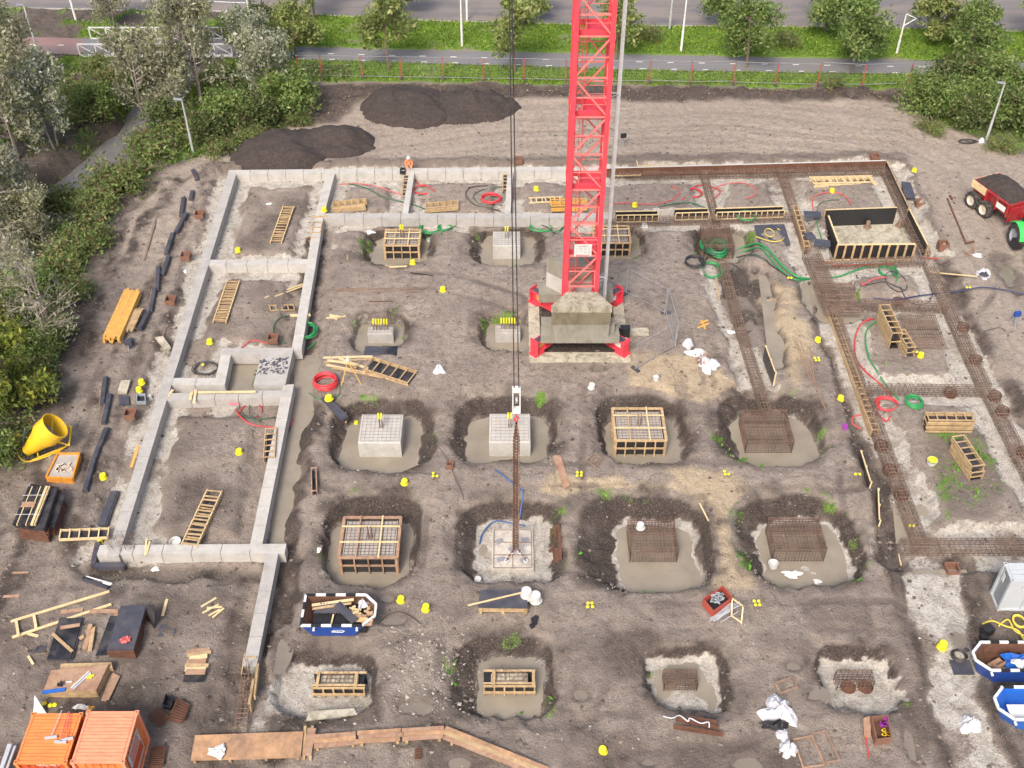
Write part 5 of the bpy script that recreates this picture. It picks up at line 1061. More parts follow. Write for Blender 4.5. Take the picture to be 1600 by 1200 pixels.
bag('black sack peeping out under the white tarpaulin heap', 1212, 1134, 1.3, .6, .3, 'black', seed=6, name='black_sack')
bag('white rubble bag with dark stones, right of the far right cage', 1537, 430, .95, .95, .4, seed=7); 
mb = MB(); p = G(1537, 428, .38)
for _ in range(14): mb.box((p[0] + ru(-.22, .22), p[1] + ru(-.2, .2), p[2] + ru(-.05, .06)), (.12, .1, .1), ru(0, 3))
solo('stones', mb, 'grey_ply', 'dark stones in the white rubble bag at the right', 'stones')
bag('white plastic sheet scrap above the rubble bag', 1527, 399, .7, .5, .12, seed=8, name='plastic_scrap', cat='plastic sheet')
bag('white bucket sized bag at the upper end of the long tarpaulin', 1075, 540, .7, .6, .45, seed=9); bag('long white tarpaulin with debris right of the crane, upper part', 1088, 553, 1.4, .8, .3, seed=10, name='tarpaulin', cat='tarpaulin')
bag('long white tarpaulin with debris right of the crane, lower part', 1107, 571, 1.3, 1.4, .35, seed=12, name='tarpaulin', cat='tarpaulin')
mb = MB(); p = G(1099, 561, .2)
for _ in range(30): mb.box((p[0] + ru(-.45, .45), p[1] + ru(-.5, .5), p[2] + ru(-.02, .12)), (.14, .1, .04), ru(0, 3))
solo('debris', mb, 'old_timber', 'brownish debris in the fold of the long white tarpaulin', 'debris')
bag('white rag on the brown plywood board at the bottom', 340, 1174, .75, .65, .1, 'paper', seed=13, name='rag', cat='rag', z=.45)
bag('white crumpled paper below the bottom ground beam', 243, 889, .42, .4, .1, 'paper', seed=14, name='paper', cat='paper'); bag('white scrap in the top left room', 421, 319, .5, .35, .08, 'paper', seed=15, name='paper', cat='paper')
bag('white scrap left of the top row formwork', 578, 364, .75, .4, .12, 'paper', seed=16, name='paper', cat='paper'); bag('white paper on the sand left of the long cage', 1143, 519, .65, .4, .04, 'paper', seed=17, name='paper', cat='paper')
bag('white scrap left of the rusty crate by the outer beam', 289, 424, .3, .5, .06, 'paper', seed=18, name='paper', cat='paper'); bag('white paper beside the bucket by the fourth row left pit', 498, 859, .25, .6, .05, 'paper', seed=19, name='paper', cat='paper')
bag('white scrap on the cage beside the wire loops, right of the mast', 1007, 354, .5, .5, .3, seed=20)
bag('paper sacks floating in front of the right fourth row basket', 1238, 897, 1.0, .5, .12, 'paper', seed=21, name='paper_sack', z=-1.0); bag('crumpled paper behind the pit right of the paper sacks', 1277, 909, .45, .35, .1, 'paper', seed=22, name='paper', cat='paper')
bag('white papers and rags behind the orange containers', 125, 1105, .9, .3, .1, 'paper', seed=23, name='paper', cat='paper'); bag('orange and white paper scrap right of the other rags, behind the containers', 141, 1107, .4, .3, .08, 'yellow_timber', seed=24, name='paper', cat='paper')
WB = 'white buckets'
bucket('white bucket right of the crane base, below the fence panel', 924, 606, .22, .3, 'white_plastic', group=WB); bucket('white bucket below the long tarpaulin', 1025, 594, .2, .26, 'white_plastic', group=WB, inverted=False)
bucket('left white tub standing on the dark board', 822, 932, .3, .5, 'white_plastic', group=WB, z=.35); bucket('right white tub beside the dark board', 837, 937, .3, .45, 'white_plastic', group=WB, z=.2)
bucket('white bucket at the lower left of the chain pit', 747, 907, .22, .3, 'white_plastic', group=WB); bucket('white bucket balanced on the corner of the rebar basket', 1001, 824, .22, .28, 'white_plastic', group=WB, z=.05)
bucket('white bucket left of the paper sacks', 1208, 886, .26, .32, 'white_plastic', group=WB, inverted=False, z=-.9); bucket('small white reel in the green hose tangle', 670, 376, .18, .2, 'white_plastic', group=WB)
bucket('white bucket lying beside the left niche', 235, 623, .16, .25, 'white_plastic', group=WB); bucket('white bucket behind the bottom ground beam next to the leaning ladder', 275, 850, .3, .25, 'white_plastic', group=WB, inverted=False)
# ---------------------------------------------------------------- hoses and cables
def hose(label, pts, mt, r=.035, coils=(), name='hose', cat='hose', z=.06, group='hoses and cables on the site'):
    rt_pts = [G(a, b, z + .02 * (i % 3)) for i, (a, b) in enumerate(pts)] if pts else []
    c = rt_pts[0] if rt_pts else G(coils[0][0], coils[0][1]); rt = thing(name, label, cat, tuple(c), group)
    if rt_pts: mb = MB(); mb.tube(smoothpath(rt_pts, 6), r, 5); mb.build('run', mt, rt, smooth=True)
    for (px, py, rx, ry, n, *dzz) in coils:
        dz = dzz[0] if dzz else 0; base = G(px, py, z + dz); s = (base[1] * CP + CAM_H * SP) / FPX; X, Yr = rx * s, ry * s / SP * 1.02; q = []
        N = n * 20; wob = [ru(-1, 1) for _ in range(n + 2)]
        for i in range(N):
            a = 2 * math.pi * i / 20; k = i / 20; f = k - int(k); w = wob[int(k)] * (1 - f) + wob[int(k) + 1] * f; sc = 1 - .22 * abs(w)
            x_ = base[0] + math.cos(a) * X * sc + w * X * .12; y_ = base[1] + math.sin(a) * Yr * sc + wob[int(k) + 1] * f * Yr * .1
            q.append((x_, y_, base[2] + r * 1.6 * (i / 20) * .6 + abs(w) * .03))
        mb = MB(); mb.tube(q, r, 5); mb.build('coil', mt, rt, smooth=True)
    return rt
hose('bright green hose coil hanging over the inner ground beam', [(480, 545), (487, 540), (492, 535)], 'green_hose', .045, [(481, 519, 16, 13, 6, .35)])
hose('dark green hose running from the plank down to the plinth block', [(457, 493), (437, 497), (427, 512), (432, 528), (447, 537)], 'dark_green_hose', .035)
hose('red hose coil beside the inner trench', [(484, 612), (478, 632), (452, 665)], 'red_hose', .055, [(509, 600, 19, 12, 7)])
hose('thin green hose beside the red coil', [(530, 598), (528, 618), (500, 625), (478, 612), (470, 630), (455, 642)], 'green_hose', .022)
hose('black cable loops below the red coil', [(522, 668), (518, 655), (505, 645), (490, 643), (470, 650), (455, 665), (452, 680)], 'black_hose', .035, [(470, 658, 20, 16, 2)])
hose('pink red hose in the lower left room under the cross beam', [(368, 640), (380, 655), (400, 665), (440, 668)], 'red_hose', .04, [(392, 645, 18, 16, 1)])
hose('green hose in the lower left room under the cross beam', [(372, 628), (378, 645), (395, 655), (430, 652)], 'dark_green_hose', .03)
hose('black hose in the lower left room under the cross beam', [(398, 618), (390, 632), (392, 650), (410, 660)], 'black_hose', .025)
hose('red pink cable patch in the second left room above the plinth', [(375, 545), (395, 537), (420, 540), (430, 536)], 'red_hose', .04)
hose('black cable coil lying in the left niche', [], 'black_hose', .03, [(321, 577, 21, 11, 4)])
hose('red hose with dark green companion in the first top room', [(530, 288), (560, 287), (590, 292), (620, 302), (640, 306)], 'pink_hose', .04)
hose('dark green hose beneath the red one in the first top room', [(545, 287), (570, 293), (600, 308), (640, 318), (665, 327)], 'dark_green_hose', .045)
hose('red hose loops right of the steep lath ladder', [(648, 280), (655, 288), (670, 292), (680, 300)], 'red_hose', .04, [(662, 297, 17, 9, 2)])
hose('red hose coil left of the crane cable in the top rooms', [], 'red_hose', .05, [(768, 312, 16, 9, 5)])
hose('black cable curving left of the red coil in the top rooms', [(762, 290), (735, 293), (728, 305), (742, 320), (765, 328), (782, 330)], 'black_hose', .035)
hose('green cable curving left of the red coil in the top rooms', [(785, 292), (755, 296), (740, 306), (748, 318), (770, 325)], 'dark_green_hose', .03)
hose('green hose tangle right of the top row formwork', [(655, 355), (672, 370), (690, 362), (712, 353)], 'green_hose', .035, [(672, 358, 18, 10, 4), (695, 356, 12, 6, 2)])
hose('dark green hose tangle left of the mast below the beam', [(822, 340), (828, 352), (845, 360), (868, 362), (882, 353)], 'green_hose', .04, [(845, 357, 18, 7, 3)])
hose('black cable beside the green tangle left of the mast', [(823, 340), (835, 348), (855, 355), (870, 364), (885, 350)], 'black_hose', .035)
hose('long pink hose lying across the rooms right of the mast', [(955, 318), (985, 317), (1020, 319), (1050, 312), (1062, 298), (1048, 290)], 'pink_hose', .04)
hose('green hose curving right of the pink hose', [(1028, 330), (1035, 322), (1055, 318), (1080, 317), (1103, 325)], 'dark_green_hose', .045)
hose('red hose tangle at the narrow cage between the top right rooms', [(1066, 312), (1090, 290), (1125, 298), (1110, 315)], 'red_hose', .045, [(1083, 302, 15, 9, 2)])
hose('red hose arch in the second top right room', [(1112, 300), (1125, 290), (1155, 285), (1178, 292), (1180, 305), (1165, 310)], 'pink_hose', .04)
hose('big green hose heap on the buried basket', [], 'green_hose', .055, [(1122, 392, 14, 13, 8, .6), (1104, 384, 10, 10, 5, .6)])
hose('dark green hose heap tangled with the bright one on the buried basket', [], 'dark_green_hose', .055, [(1118, 390, 19, 14, 7, .65), (1128, 384, 11, 8, 5, .7)])
hose('brown black hose coil left of the green heap', [(1095, 412), (1110, 400), (1130, 395)], 'black_hose', .04, [(1086, 410, 16, 10, 5, .1)])
hose('large open green hose ring below the heap', [], 'green_hose', .045, [(1112, 423, 17, 14, 3, .15)])
hose('thick black hoses on top of the heap, upper part', [], 'black_hose', .045, [(1115, 380, 18, 9, 4, .75)])
hose('thick green hose sweeping right from the heap to the cage', [(1135, 402), (1160, 387), (1185, 381), (1203, 393), (1222, 415), (1245, 432), (1265, 436)], 'green_hose', .08, z=.15)
hose('second green hose following the thick one', [(1138, 405), (1165, 392), (1188, 387), (1200, 400), (1220, 422), (1243, 437), (1262, 436)], 'green_hose', .06, z=.1)
hose('black hose arching right from the heap', [(1130, 398), (1150, 402), (1172, 398), (1195, 405), (1205, 415), (1235, 434)], 'black_hose', .04, z=.12)
hose('dark green hose looping below the arching black hose', [(1132, 428), (1147, 418), (1160, 402), (1180, 397), (1200, 410)], 'dark_green_hose', .035)
hose('pale green hose loop on the right form cells', [(1150, 343), (1160, 340)], 'green_hose', .03, [(1167, 337, 16, 10, 2, .5)])
hose('yellow hose on the black mat left of the formed box', [(1180, 372), (1205, 377), (1222, 375), (1225, 365), (1215, 357)], 'yellow_hose', .035, z=.15)
hose('yellow hose loop on the black mat', [], 'yellow_hose', .03, [(1203, 364, 9, 9, 1, .1)])
hose('green hose bundle below the formed box', [(1287, 434), (1310, 432), (1335, 423), (1365, 415), (1390, 420), (1400, 432)], 'green_hose', .055, z=.15)
hose('green hose tangle below the formed box', [(1372, 407), (1395, 412), (1403, 430), (1400, 440)], 'green_hose', .04, [(1388, 425, 15, 10, 4)])
hose('black cables crossing the green tangle', [(1338, 430), (1350, 445), (1380, 440), (1397, 446), (1410, 460)], 'black_hose', .03, [(1400, 440, 16, 18, 1)])
hose('long dark blue cable crossing the right hand cages to the frame edge', [(1365, 466), (1400, 468), (1430, 463), (1470, 458), (1505, 456), (1535, 449), (1570, 453), (1605, 461)], 'navy_hose', .045, z=.25)
hose('dark cable loop near the dark blue cable', [(1407, 448), (1415, 465), (1430, 475), (1448, 474), (1457, 460), (1452, 445)], 'black_hose', .03, z=.2)
hose('red brown hose arching over the mesh beside the tangle', [(1342, 455), (1348, 445), (1365, 436), (1385, 433)], 'pink_hose', .05, z=.35)
hose('long red hose running beside the long shutter', [(1365, 497), (1345, 510), (1336, 530), (1338, 560), (1352, 580), (1375, 600), (1395, 620)], 'red_hose', .05)
hose('long green hose running beside the red one', [(1375, 498), (1357, 512), (1352, 530), (1358, 560), (1370, 580), (1385, 603), (1405, 625)], 'green_hose', .05)
hose('red hose coil in the room right of the long shutter', [(1375, 628), (1370, 645), (1385, 658), (1390, 652)], 'red_hose', .05, [(1384, 634, 19, 11, 4)])
hose('green hose coil next to the red coil', [], 'green_hose', .05, [(1428, 630, 14, 9, 5)])
hose('pink hose end left of the long shutter', [(1345, 648), (1333, 652), (1332, 662), (1345, 670)], 'pink_hose', .05)
hose('red hose loop in the room behind the formed box', [(1271, 335), (1268, 318), (1278, 304), (1300, 300), (1320, 306), (1330, 320)], 'pink_hose', .045)
hose('green hose loop in the room behind the formed box', [(1277, 338), (1278, 322), (1290, 314), (1310, 312)], 'dark_green_hose', .03)
hose('green hose snaking beside the mats left of the formed box', [(1278, 340), (1276, 352), (1282, 368), (1285, 380)], 'green_hose', .035, z=.2)
hose('blue hose beside the third row middle pit', [(757, 719), (775, 735), (795, 750), (813, 765), (817, 785), (812, 810)], 'blue_hose', .045)
hose('blue hose round the slab under the chains', [(749, 850), (755, 832), (773, 815), (800, 818), (820, 822)], 'blue_hose', .045, z=.12)
hose('thin black cable right of the rubble skip', [(590, 975), (605, 962), (622, 956), (640, 962), (658, 975)], 'black_hose', .025)
hose('thin dark wire lying on the mud in the middle', [(603, 742), (620, 737), (650, 739), (678, 741)], 'black_hose', .018)
hose('thin wire running past the brown block towards the chain pit', [(682, 695), (702, 722), (710, 745), (722, 770), (724, 782)], 'black_hose', .015)
hose('yellow hose coil beside the grey container', [(1535, 975), (1550, 970), (1570, 978), (1590, 985), (1600, 1000)], 'yellow_hose', .045, [(1592, 972, 10, 8, 3)])
hose('second yellow hose strand leading into the right skip', [(1560, 978), (1575, 968), (1585, 985), (1600, 993)], 'yellow_hose', .04)
hose('black cable coil beside the grey plate, bottom right', [], 'black_hose', .04, [(1498, 1027, 12, 8, 4)])
hose('dark cable on the dirt right of the far right cage', [(1535, 520), (1560, 512), (1572, 517)], 'black_hose', .025)
hose('black cable coil at the foot of the right lamp post', [(1500, 218), (1520, 222), (1535, 220)], 'black_hose', .04, [(1512, 222, 14, 4, 3)])
mb = MB(); p = G(1503, 1043, .05); mb.box((p[0], p[1], p[2]), (.95, .75, .07)); solo('grey_plate', mb, 'grey_ply', 'grey square plate lying on the bottom right strip under the black coil', 'plate')
for px, py, w, d, lb in ((1268, 343, 1.2, .8, 'upper black mat left of the formed box'), (1263, 377, .7, .8, 'small middle black mat left of the formed box'), (1283, 388, 1.1, .8, 'lower black mat left of the formed box')):
    p = G(px, py, .3); mb = MB(); mb.box((p[0], p[1], .32), (w, d, .03), ru(-.2, .2)); solo('black_mat', mb, 'grey_ply', lb, 'mat', 'black mats left of the formed box')
sheetstack('grey black mat under the yellow hose', [(1187, 385), (1235, 382), (1225, 350), (1178, 352)], -.1, 1, .06, 'grey_ply', 'grey_ply', name='black_mat', cat='mat')
sheetstack('dark mat with white scratches below the small footing', [(567, 558), (627, 561), (628, 542), (570, 541)], -.02, 1, .05, 'black_ply', 'grey_ply', name='black_mat', cat='mat')
sheetstack('small black sheet on the scratched mat below the small footing', [(595, 553), (620, 555), (621, 541), (597, 540)], .04, 1, .05, 'black_ply', 'black_ply', name='black_mat', cat='mat')
sheetstack('black sheet beside the far right edge shutter', [(1413, 308), (1430, 310), (1423, 285), (1408, 283)], -.02, 1, .05, 'grey_ply', 'grey_ply', name='black_mat', cat='mat')
sheetstack('black panel covered in spilled pale concrete, bottom left of centre', [(477, 1126), (558, 1116), (552, 1107), (482, 1112)], -.05, 1, .1, 'black_ply', 'stained_concrete', name='black_mat', cat='mat')
sheetstack('slanted black panel with wooden edge beside the red coil', [(533, 657), (545, 651), (512, 618), (500, 622)], .1, 1, .08, 'timber', 'grey_ply', name='black_mat', cat='mat')
lbn = ['first', 'second', 'third', 'fourth', 'fifth', 'sixth', 'seventh', 'eighth', 'ninth', 'tenth', 'eleventh', 'twelfth', 'thirteenth', 'fourteenth', 'fifteenth', 'sixteenth']
# ---------------------------------------------------------------- containers, skips, yellow concrete bucket
def container(label, xl, xr, yf, yb, z, mt, mt2, group, ribs=13, sign=False, front_text=False, dirx=True):
    cx, cy, w, d = rect(xl, xr, yf, yb, z); z0 = -.05; r = thing('storage_container', label, 'container', (cx, cy, z0), group); x0, x1, y0, y1 = cx - w / 2, cx + w / 2, cy - d / 2, cy + d / 2
    mb = MB(); mb.box((cx, cy, z - .045), (w - .1, d - .1, .03))
    for i in range(ribs): ya_, yb_ = y0 + .09 + (d - .18) * i / ribs, y0 + .09 + (d - .18) * (i + 1) / ribs; mb.box((cx, (ya_ + yb_) / 2, z - .012), (w - .16, yb_ - ya_ - .03, .03))
    mb.build('roof', mt, r)
    mb = MB()
    for (a, b) in (((x0, y0), (x1, y0)), ((x0, y1), (x1, y1)), ((x0, y0), (x0, y1)), ((x1, y0), (x1, y1))): mb.beam((*a, z - .05), (*b, z - .051), .1, .1); mb.beam((*a, z0 + .06), (*b, z0 + .061), .1, .12)
    for a in ((x0, y0), (x1, y0), (x0, y1), (x1, y1)): mb.box((*a, (z + z0) / 2), (.13, .13, z - z0 - .02)); mb.box((*a, z - .04), (.17, .17, .13))
    mb.build('frame', mt, r)
    for sx, a in ((-1, x0), (1, x1)):
        mb = MB(); mb.box((a - sx * .05, cy, (z + z0) / 2), (.02, d - .1, z - z0 - .2))
        for i in range(8): y = y0 + .2 + (d - .4) * i / 7; mb.box((a - sx * .025, y, (z + z0) / 2), (.035, .12, z - z0 - .25))
        mb.build('side_wall', mt2, r)
    for sy, a in ((-1, y0), (1, y1)):
        mb = MB(); mb.box((cx, a - sy * .05, (z + z0) / 2), (w - .1, .02, z - z0 - .2)); mb.box((cx, a - sy * .02, (z + z0) / 2), (.04, .04, z - z0 - .25))
        for q in (-.3, .3, -.6, .6): mb.tube([(cx + q, a + sy * .02, z0 + .15), (cx + q, a + sy * .02, z - .15)], .018, 5)
        mb.build('door', mt2, r)
    for a in ((x0, y0), (x1, y0), (x0, y1), (x1, y1)): mb = MB(); mb.box((*a, z + .027), (.09, .05, .006)); mb.build('corner_hole', 'black', r)
    if sign:
        mb = MB(); mb.box((x1 + .02, cy - .1, z0 + 1.25), (.03, d * .62, 1.5)); s = mb.build('sign_board', 'white_plastic', r); mb = MB(); mb.box((x1 + .04, cy - .1, z0 + .95), (.012, d * .56, .55)); 
        for k in range(5): mb.box((x1 + .04, cy - .1, z0 + 1.9 - k * .14), (.012, d * (.5 - .06 * (k % 2)), .06))
        mb.build('sign_print', 'dark_orange', s)
    return r, (x0, x1, y0, y1, z)
def text(o_parent, s, loc, size, rot, mt, name='lettering'):
    c = bpy.data.curves.new(name, 'FONT'); c.body = s; c.size = size; c.extrude = .004; c.align_x = 'CENTER'; c.align_y = 'CENTER'
    t = bpy.data.objects.new(name, c); COL.objects.link(t); dg = bpy.context.evaluated_depsgraph_get(); me = bpy.data.meshes.new_from_object(t.evaluated_get(dg)); bpy.data.objects.remove(t)
    o = bpy.data.objects.new(name, me); COL.objects.link(o); me.materials.append(M[mt]); q = o_parent; b = Vector((0, 0, 0))
    while q is not None: b += Vector(q.location); q = q.parent
    o.parent = o_parent; o.location = Vector(loc) - b; o.rotation_euler = rot; return o
GC = 'orange storage containers'
c1, e1 = container('left orange container with three brooms on its roof', 25, 102, 1191, 1116, 2.35, 'orange_paint', 'dark_orange', GC)
c2, e2 = container('right salmon orange container with a red and white sign on its side', 113, 192, 1190, 1113, 2.35, 'salmon_paint', 'orange_paint', GC, sign=True)
text(c1, 'HOLLAND', (e1[0] + 1.25, e1[2] - .012, 2.12), .2, (R(90), 0, 0), 'white_paint'); text(c2, 'HOLLAND', (e2[0] + 1.15, e2[2] - .012, 2.12), .2, (R(90), 0, 0), 'dark_orange')
text(c1, 'CONTAINERS', (e1[1] + .025, (e1[2] + e1[3]) / 2, 1.7), .26, (R(90), 0, R(90)), 'white_paint')
for i, (a, b) in enumerate((((80, 1153), (97, 1111)), ((95, 1160), (107, 1113)), ((105, 1156), (109, 1113)))):
    A, B = P(*a, 2.4), P(*b, 2.45); r = thing('broom', 'long handled broom on the left container roof, ' + ('leftmost', 'middle', 'rightmost')[i] + ' of three', 'broom', tuple(A), 'brooms on the container roof')
    mb = MB(); mb.tube([A + Vector((0, 0, .05)), B + Vector((0, 0, .05))], .02, 5); mb.build('handle', 'pink_hose' if i else 'galv', r); mb = MB(); mb.box(A + Vector((0, 0, .04)), (.5, .1, .09), ru(-.15, .3)); mb.build('head', 'galv', r)
g1, eg = container('light grey steel container cut by the right edge of the photo', 1582, 1690, 907, 881, 2.3, 'grey_paint', 'grey_paint', None, ribs=3)
mb = MB(); mb.box((eg[0] + .9, eg[2] - .06, 1.75), (.5, .02, .14)); mb.build('label_plate', 'white_paint', g1); mb = MB(); mb.box((eg[0] - .06, eg[2] + .6, 1.75), (.02, .22, .5)); mb.build('label_plate', 'white_paint', g1)
def skip(label, xl, xr, yf, yb, z, mt, group='waste skips', inner='rust_dark', cx_r=True, chamf_left=False):
    """open steel waste skip: sloping ends, white and blue rim blocks"""
    cx, cy, w, d = rect(xl, xr, yf, yb, z); z0 = G(min((xl + xr) / 2, 1590), yf)[2] - .02; r = thing('waste_skip', label, 'skip', (cx, cy, z0), group)
    x0, x1, y0, y1 = cx - w / 2, cx + w / 2, cy - d / 2, cy + d / 2; ch = .55
    def ring(k, zz, ins=0):
        a0, a1, b0, b1 = x0 + k + ins, x1 - k - ins, y0 + ins + k * .25, y1 - ins - k * .25
        if chamf_left: return [(a0, b0 + ch), (a0 + ch, b0), (a1, b0), (a1, b1), (a0 + ch, b1), (a0, b1 - ch)]
        return [(a0, b0), (a1 - ch, b0), (a1, b0 + ch), (a1, b1 - ch), (a1 - ch, b1), (a0, b1)]
    T = ring(0, z); Bm = ring(.45, z0); Ti = ring(0, z, .05); Bi = ring(.45, z0, .05); n = 6
    mb = MB(); vs = [(*p, z0) for p in Bm] + [(*p, z) for p in T] + [(*p, z) for p in Ti] + [(*p, z0 + .06) for p in Bi]
    mb.add(vs, [tuple(range(n))[::-1]] + [(i, (i + 1) % n, n + (i + 1) % n, n + i) for i in range(n)] + [(n + i, n + (i + 1) % n, 2 * n + (i + 1) % n, 2 * n + i) for i in range(n)]); mb.build('body', mt, r)
    mb = MB(); mb.add(vs[2 * n:], [(n + i, n + (i + 1) % n, (i + 1) % n, i)[::-1] for i in range(n)] + [tuple(n + i for i in range(n))]); mb.build('inside', inner, r)
    for i in range(n):
        a = Vector((*T[i], z + .03)); b = Vector((*T[(i + 1) % n], z + .03)); L = (b - a).length; m = max(1, int(L / .42)); mw = MB(); mk_ = MB()
        for k in range(m): (mw if k % 2 == 0 else mk_).beam(a.lerp(b, k / m), a.lerp(b, (k + 1) / m), .11, .09)
        if mw.v: mw.build('rim', 'white_paint', r)
        if mk_.v: mk_.build('rim', 'black', r)
    for sx in ((x0 + .6, y0), (x1 - .8, y0), (x0 + .6, y1), (x1 - .8, y1)): mb = MB(); mb.lathe((sx[0], sx[1], z - .15), [(.06, 0), (.06, .16)], 8, Matrix.Rotation(R(90) if sx[1] == y0 else R(-90), 3, 'X')); mb.build('lifting_pin', 'white_paint', r)
    return r, (x0, x1, y0, y1, z0, z)
sk, es = skip('blue waste skip with white rim blocks full of timber offcuts and black plywood', 470, 584, 978, 930, 1.0, 'blue_paint')
mb = MB(); yy = es[2] + .08
mb.tube([(cxx, yy - .02, zz) for cxx, zz in [((es[0] + es[1]) / 2 + .28 * math.cos(t * .5), .5 + .1 * math.sin(t * .5)) for t in range(13)]], .02, 4); mb.build('logo_ring', 'white_paint', sk)
text(sk, 'BEKRO', ((es[0] + es[1]) / 2 - .1, yy - .06, .5), .15, (R(78), 0, 0), 'white_paint')
rs = random.Random(12)
def rubble(lb, x0, x1, y0, y1, z, mt, n, lmin, lmax, wd, name, cat):
    mb = MB()
    for _ in range(n):
        a = Vector((rs.uniform(x0, x1), rs.uniform(y0, y1), z + rs.uniform(-.08, .18))); t = rs.uniform(-.7, .7); L = rs.uniform(lmin, lmax); b = a + Vector((math.cos(t) * L, math.sin(t) * L, rs.uniform(-.15, .25))); b.x = min(max(b.x, x0), x1); b.y = min(max(b.y, y0), y1)
        mb.beam(a, b, wd * rs.uniform(.7, 1.4), .04)
    return solo(name, mb, mt, lb, cat)
x0, x1, y0, y1, z0, z1 = es
mb = MB(); mb.box(((x0 + x1) / 2, (y0 + y1) / 2, .35), (x1 - x0 - .9, y1 - y0 - .5, .5)); solo('waste_bed', mb, 'black', 'dark rubbish filling the bottom of the blue skip', 'waste')
rubble('pale timber offcuts at the right end of the full skip', x1 - 1.5, x1 - .35, y0 + .3, y1 - .5, .75, 'pale_timber', 16, .3, .8, .12, 'offcuts', 'offcuts')
rubble('orange plank ends poking over the right corner of the full skip', x1 - .9, x1 - .1, y0 + .1, y0 + .7, .85, 'old_timber', 8, .3, .6, .12, 'offcuts', 'offcuts')
for i in range(9): mb = MB(); xx = x0 + .5 + i * .14; mb.beam((xx, y0 + .85, .82), (xx + .3, y1 - .45, .98), .11, .03); solo('plywood_strip', mb, 'grey_ply', 'dark plywood strip in the full skip, ' + lbn[i] + ' in the row from the left', 'plywood strip', 'plywood strips in the full skip')
for (a, b, w_, mtt, lb) in (((x0 + .35, y1 - .55, .95), (x1 - 1.1, y1 - .25, 1.0), .14, 'pale_timber', 'long pale plank along the rear of the full skip'), ((x0 + .4, y1 - .75, .93), (x1 - 1.2, y1 - .45, .98), .12, 'timber', 'second long plank along the rear of the full skip'), ((x0 + 1.55, y1 - .5, 1.0), (x0 + 2.5, y0 + .35, .85), .4, 'grey_ply', 'wide dark board slanting across the full skip'), ((x0 + 1.35, y0 + .2, .72), (x0 + 1.42, y0 + .8, .8), .07, 'pale_timber', 'short lath between the black sheets of the full skip')):
    mb = MB(); mb.beam(a, b, w_, .04); solo('waste_board', mb, mtt, lb, 'board')
bag('white sack between the offcuts in the full skip', 567, 945, .5, .5, .3, seed=31, z=.85)
sk2, e_ = skip('dirty open skip at the right edge with wet timber and blue tarp', 1530, 1680, 1048, 1004, 1.0, 'blue_paint', chamf_left=True, inner='rust_dark')
rubble('wet brown boards inside the right hand skip', e_[0] + .6, e_[0] + 2.0, e_[2] + .4, e_[3] - .5, .3, 'old_timber', 14, .5, 1.4, .14, 'offcuts', 'offcuts')
bag('blue tarpaulin crumpled inside the right hand skip', 1590, 1035, 1.5, .9, .45, 'bright_blue', seed=33, name='tarpaulin', cat='tarpaulin', z=.45); bag('white foam block on the blue tarpaulin in the skip', 1594, 1036, .8, .5, .15, seed=34, name='foam', cat='foam', z=.85)
sk3, e3 = skip('bright blue skip with a grey cover at the right edge, below the dirty skip', 1566, 1690, 1125, 1074, 1.0, 'bright_blue', chamf_left=True, inner='bright_blue')
mb = MB(); mb.box(((e3[0] + e3[1]) / 2 + .2, (e3[2] + e3[3]) / 2 - .2, .55), (e3[1] - e3[0] - .9, e3[3] - e3[2] - .8, .04)); solo('skip_cover', mb, 'paper', 'pale grey board lying inside the bright blue skip', 'board')
mb = MB(); p = G(1543, 985, .3); mb.box(p, (.5, .4, .45), .4); mb.box((p[0] - .25, p[1] - .35, p[2] - .1), (.3, .3, .3)); solo('junction_box', mb, 'black', 'black junction box on a stand beside the right hand skip', 'junction box')
# yellow concreting bucket lying on its frame
yb_ = thing('concrete_bucket', 'yellow crane concreting bucket lying on its side in a tubular frame, far left', 'concrete bucket', tuple(G(70, 715)))
A = P(83, 668, 1.75); B = P(42, 705, .35); ax = (B - A).normalized(); mtx = ax.to_track_quat('Z', 'Y').to_matrix()
mb = MB(); L = (B - A).length
prof = [(.78, -.15), (.80, .0), (.78, .55), (.50, 1.05), (.30, L * .86), (.24, L)]
mb.lathe(A, [(.80, -.16), (.80, .62), (.6, 1.1), (.4, L * .82), (.3, L)], 20, mtx, cap=False); mb.lathe(A, [(.755, -.16), (.755, .6)], 20, mtx, cap=False); mb.build('hopper', 'skip_yellow', yb_, smooth=True)
mb = MB(); mb.tube([A + mtx @ Vector((.79 * math.cos(t * .3142), .79 * math.sin(t * .3142), -.16)) for t in range(20)], .05, 6, closed=True); mb.build('rim', 'skip_yellow', yb_)
mb = MB(); mb.lathe(A, [(.74, .58), (.01, .6)], 20, mtx, cap=False); mb.build('inside_floor', 'rim_grey', yb_)
mb = MB(); cA = A + mtx @ Vector((0, 0, .1)); mb.tube([cA + mtx @ Vector((.75, 0, 0)), cA + mtx @ Vector((-.75, 0, 0))], .035, 6); mb.build('cross_bar', 'skip_yellow', yb_)
mb = MB(); fr_ = [P(110, 666, .9), P(104, 697, .15), P(48, 721, .0), P(29, 711, .05), P(26, 684, .75), P(31, 680, .8), P(32, 700, .2)]
mb.tube(smoothpath(fr_, 4), .05, 6); mb.tube([P(94, 663, 1.3), P(111, 667, 1.0), P(108, 696, .35), P(86, 688, .6)], .07, 4); mb.tube([P(100, 694, .2), P(86, 690, .6)], .04, 5); mb.tube([P(60, 713, .05), P(57, 702, .5)], .04, 5); mb.tube([P(48, 720, .05), P(104, 697, .1)], .05, 5); mb.build('frame', 'skip_yellow', yb_)
mb = MB(); q = P(50, 688, .8); mb.box(q, (.5, .06, .4), -.5); mb.build('plate', 'black', yb_)
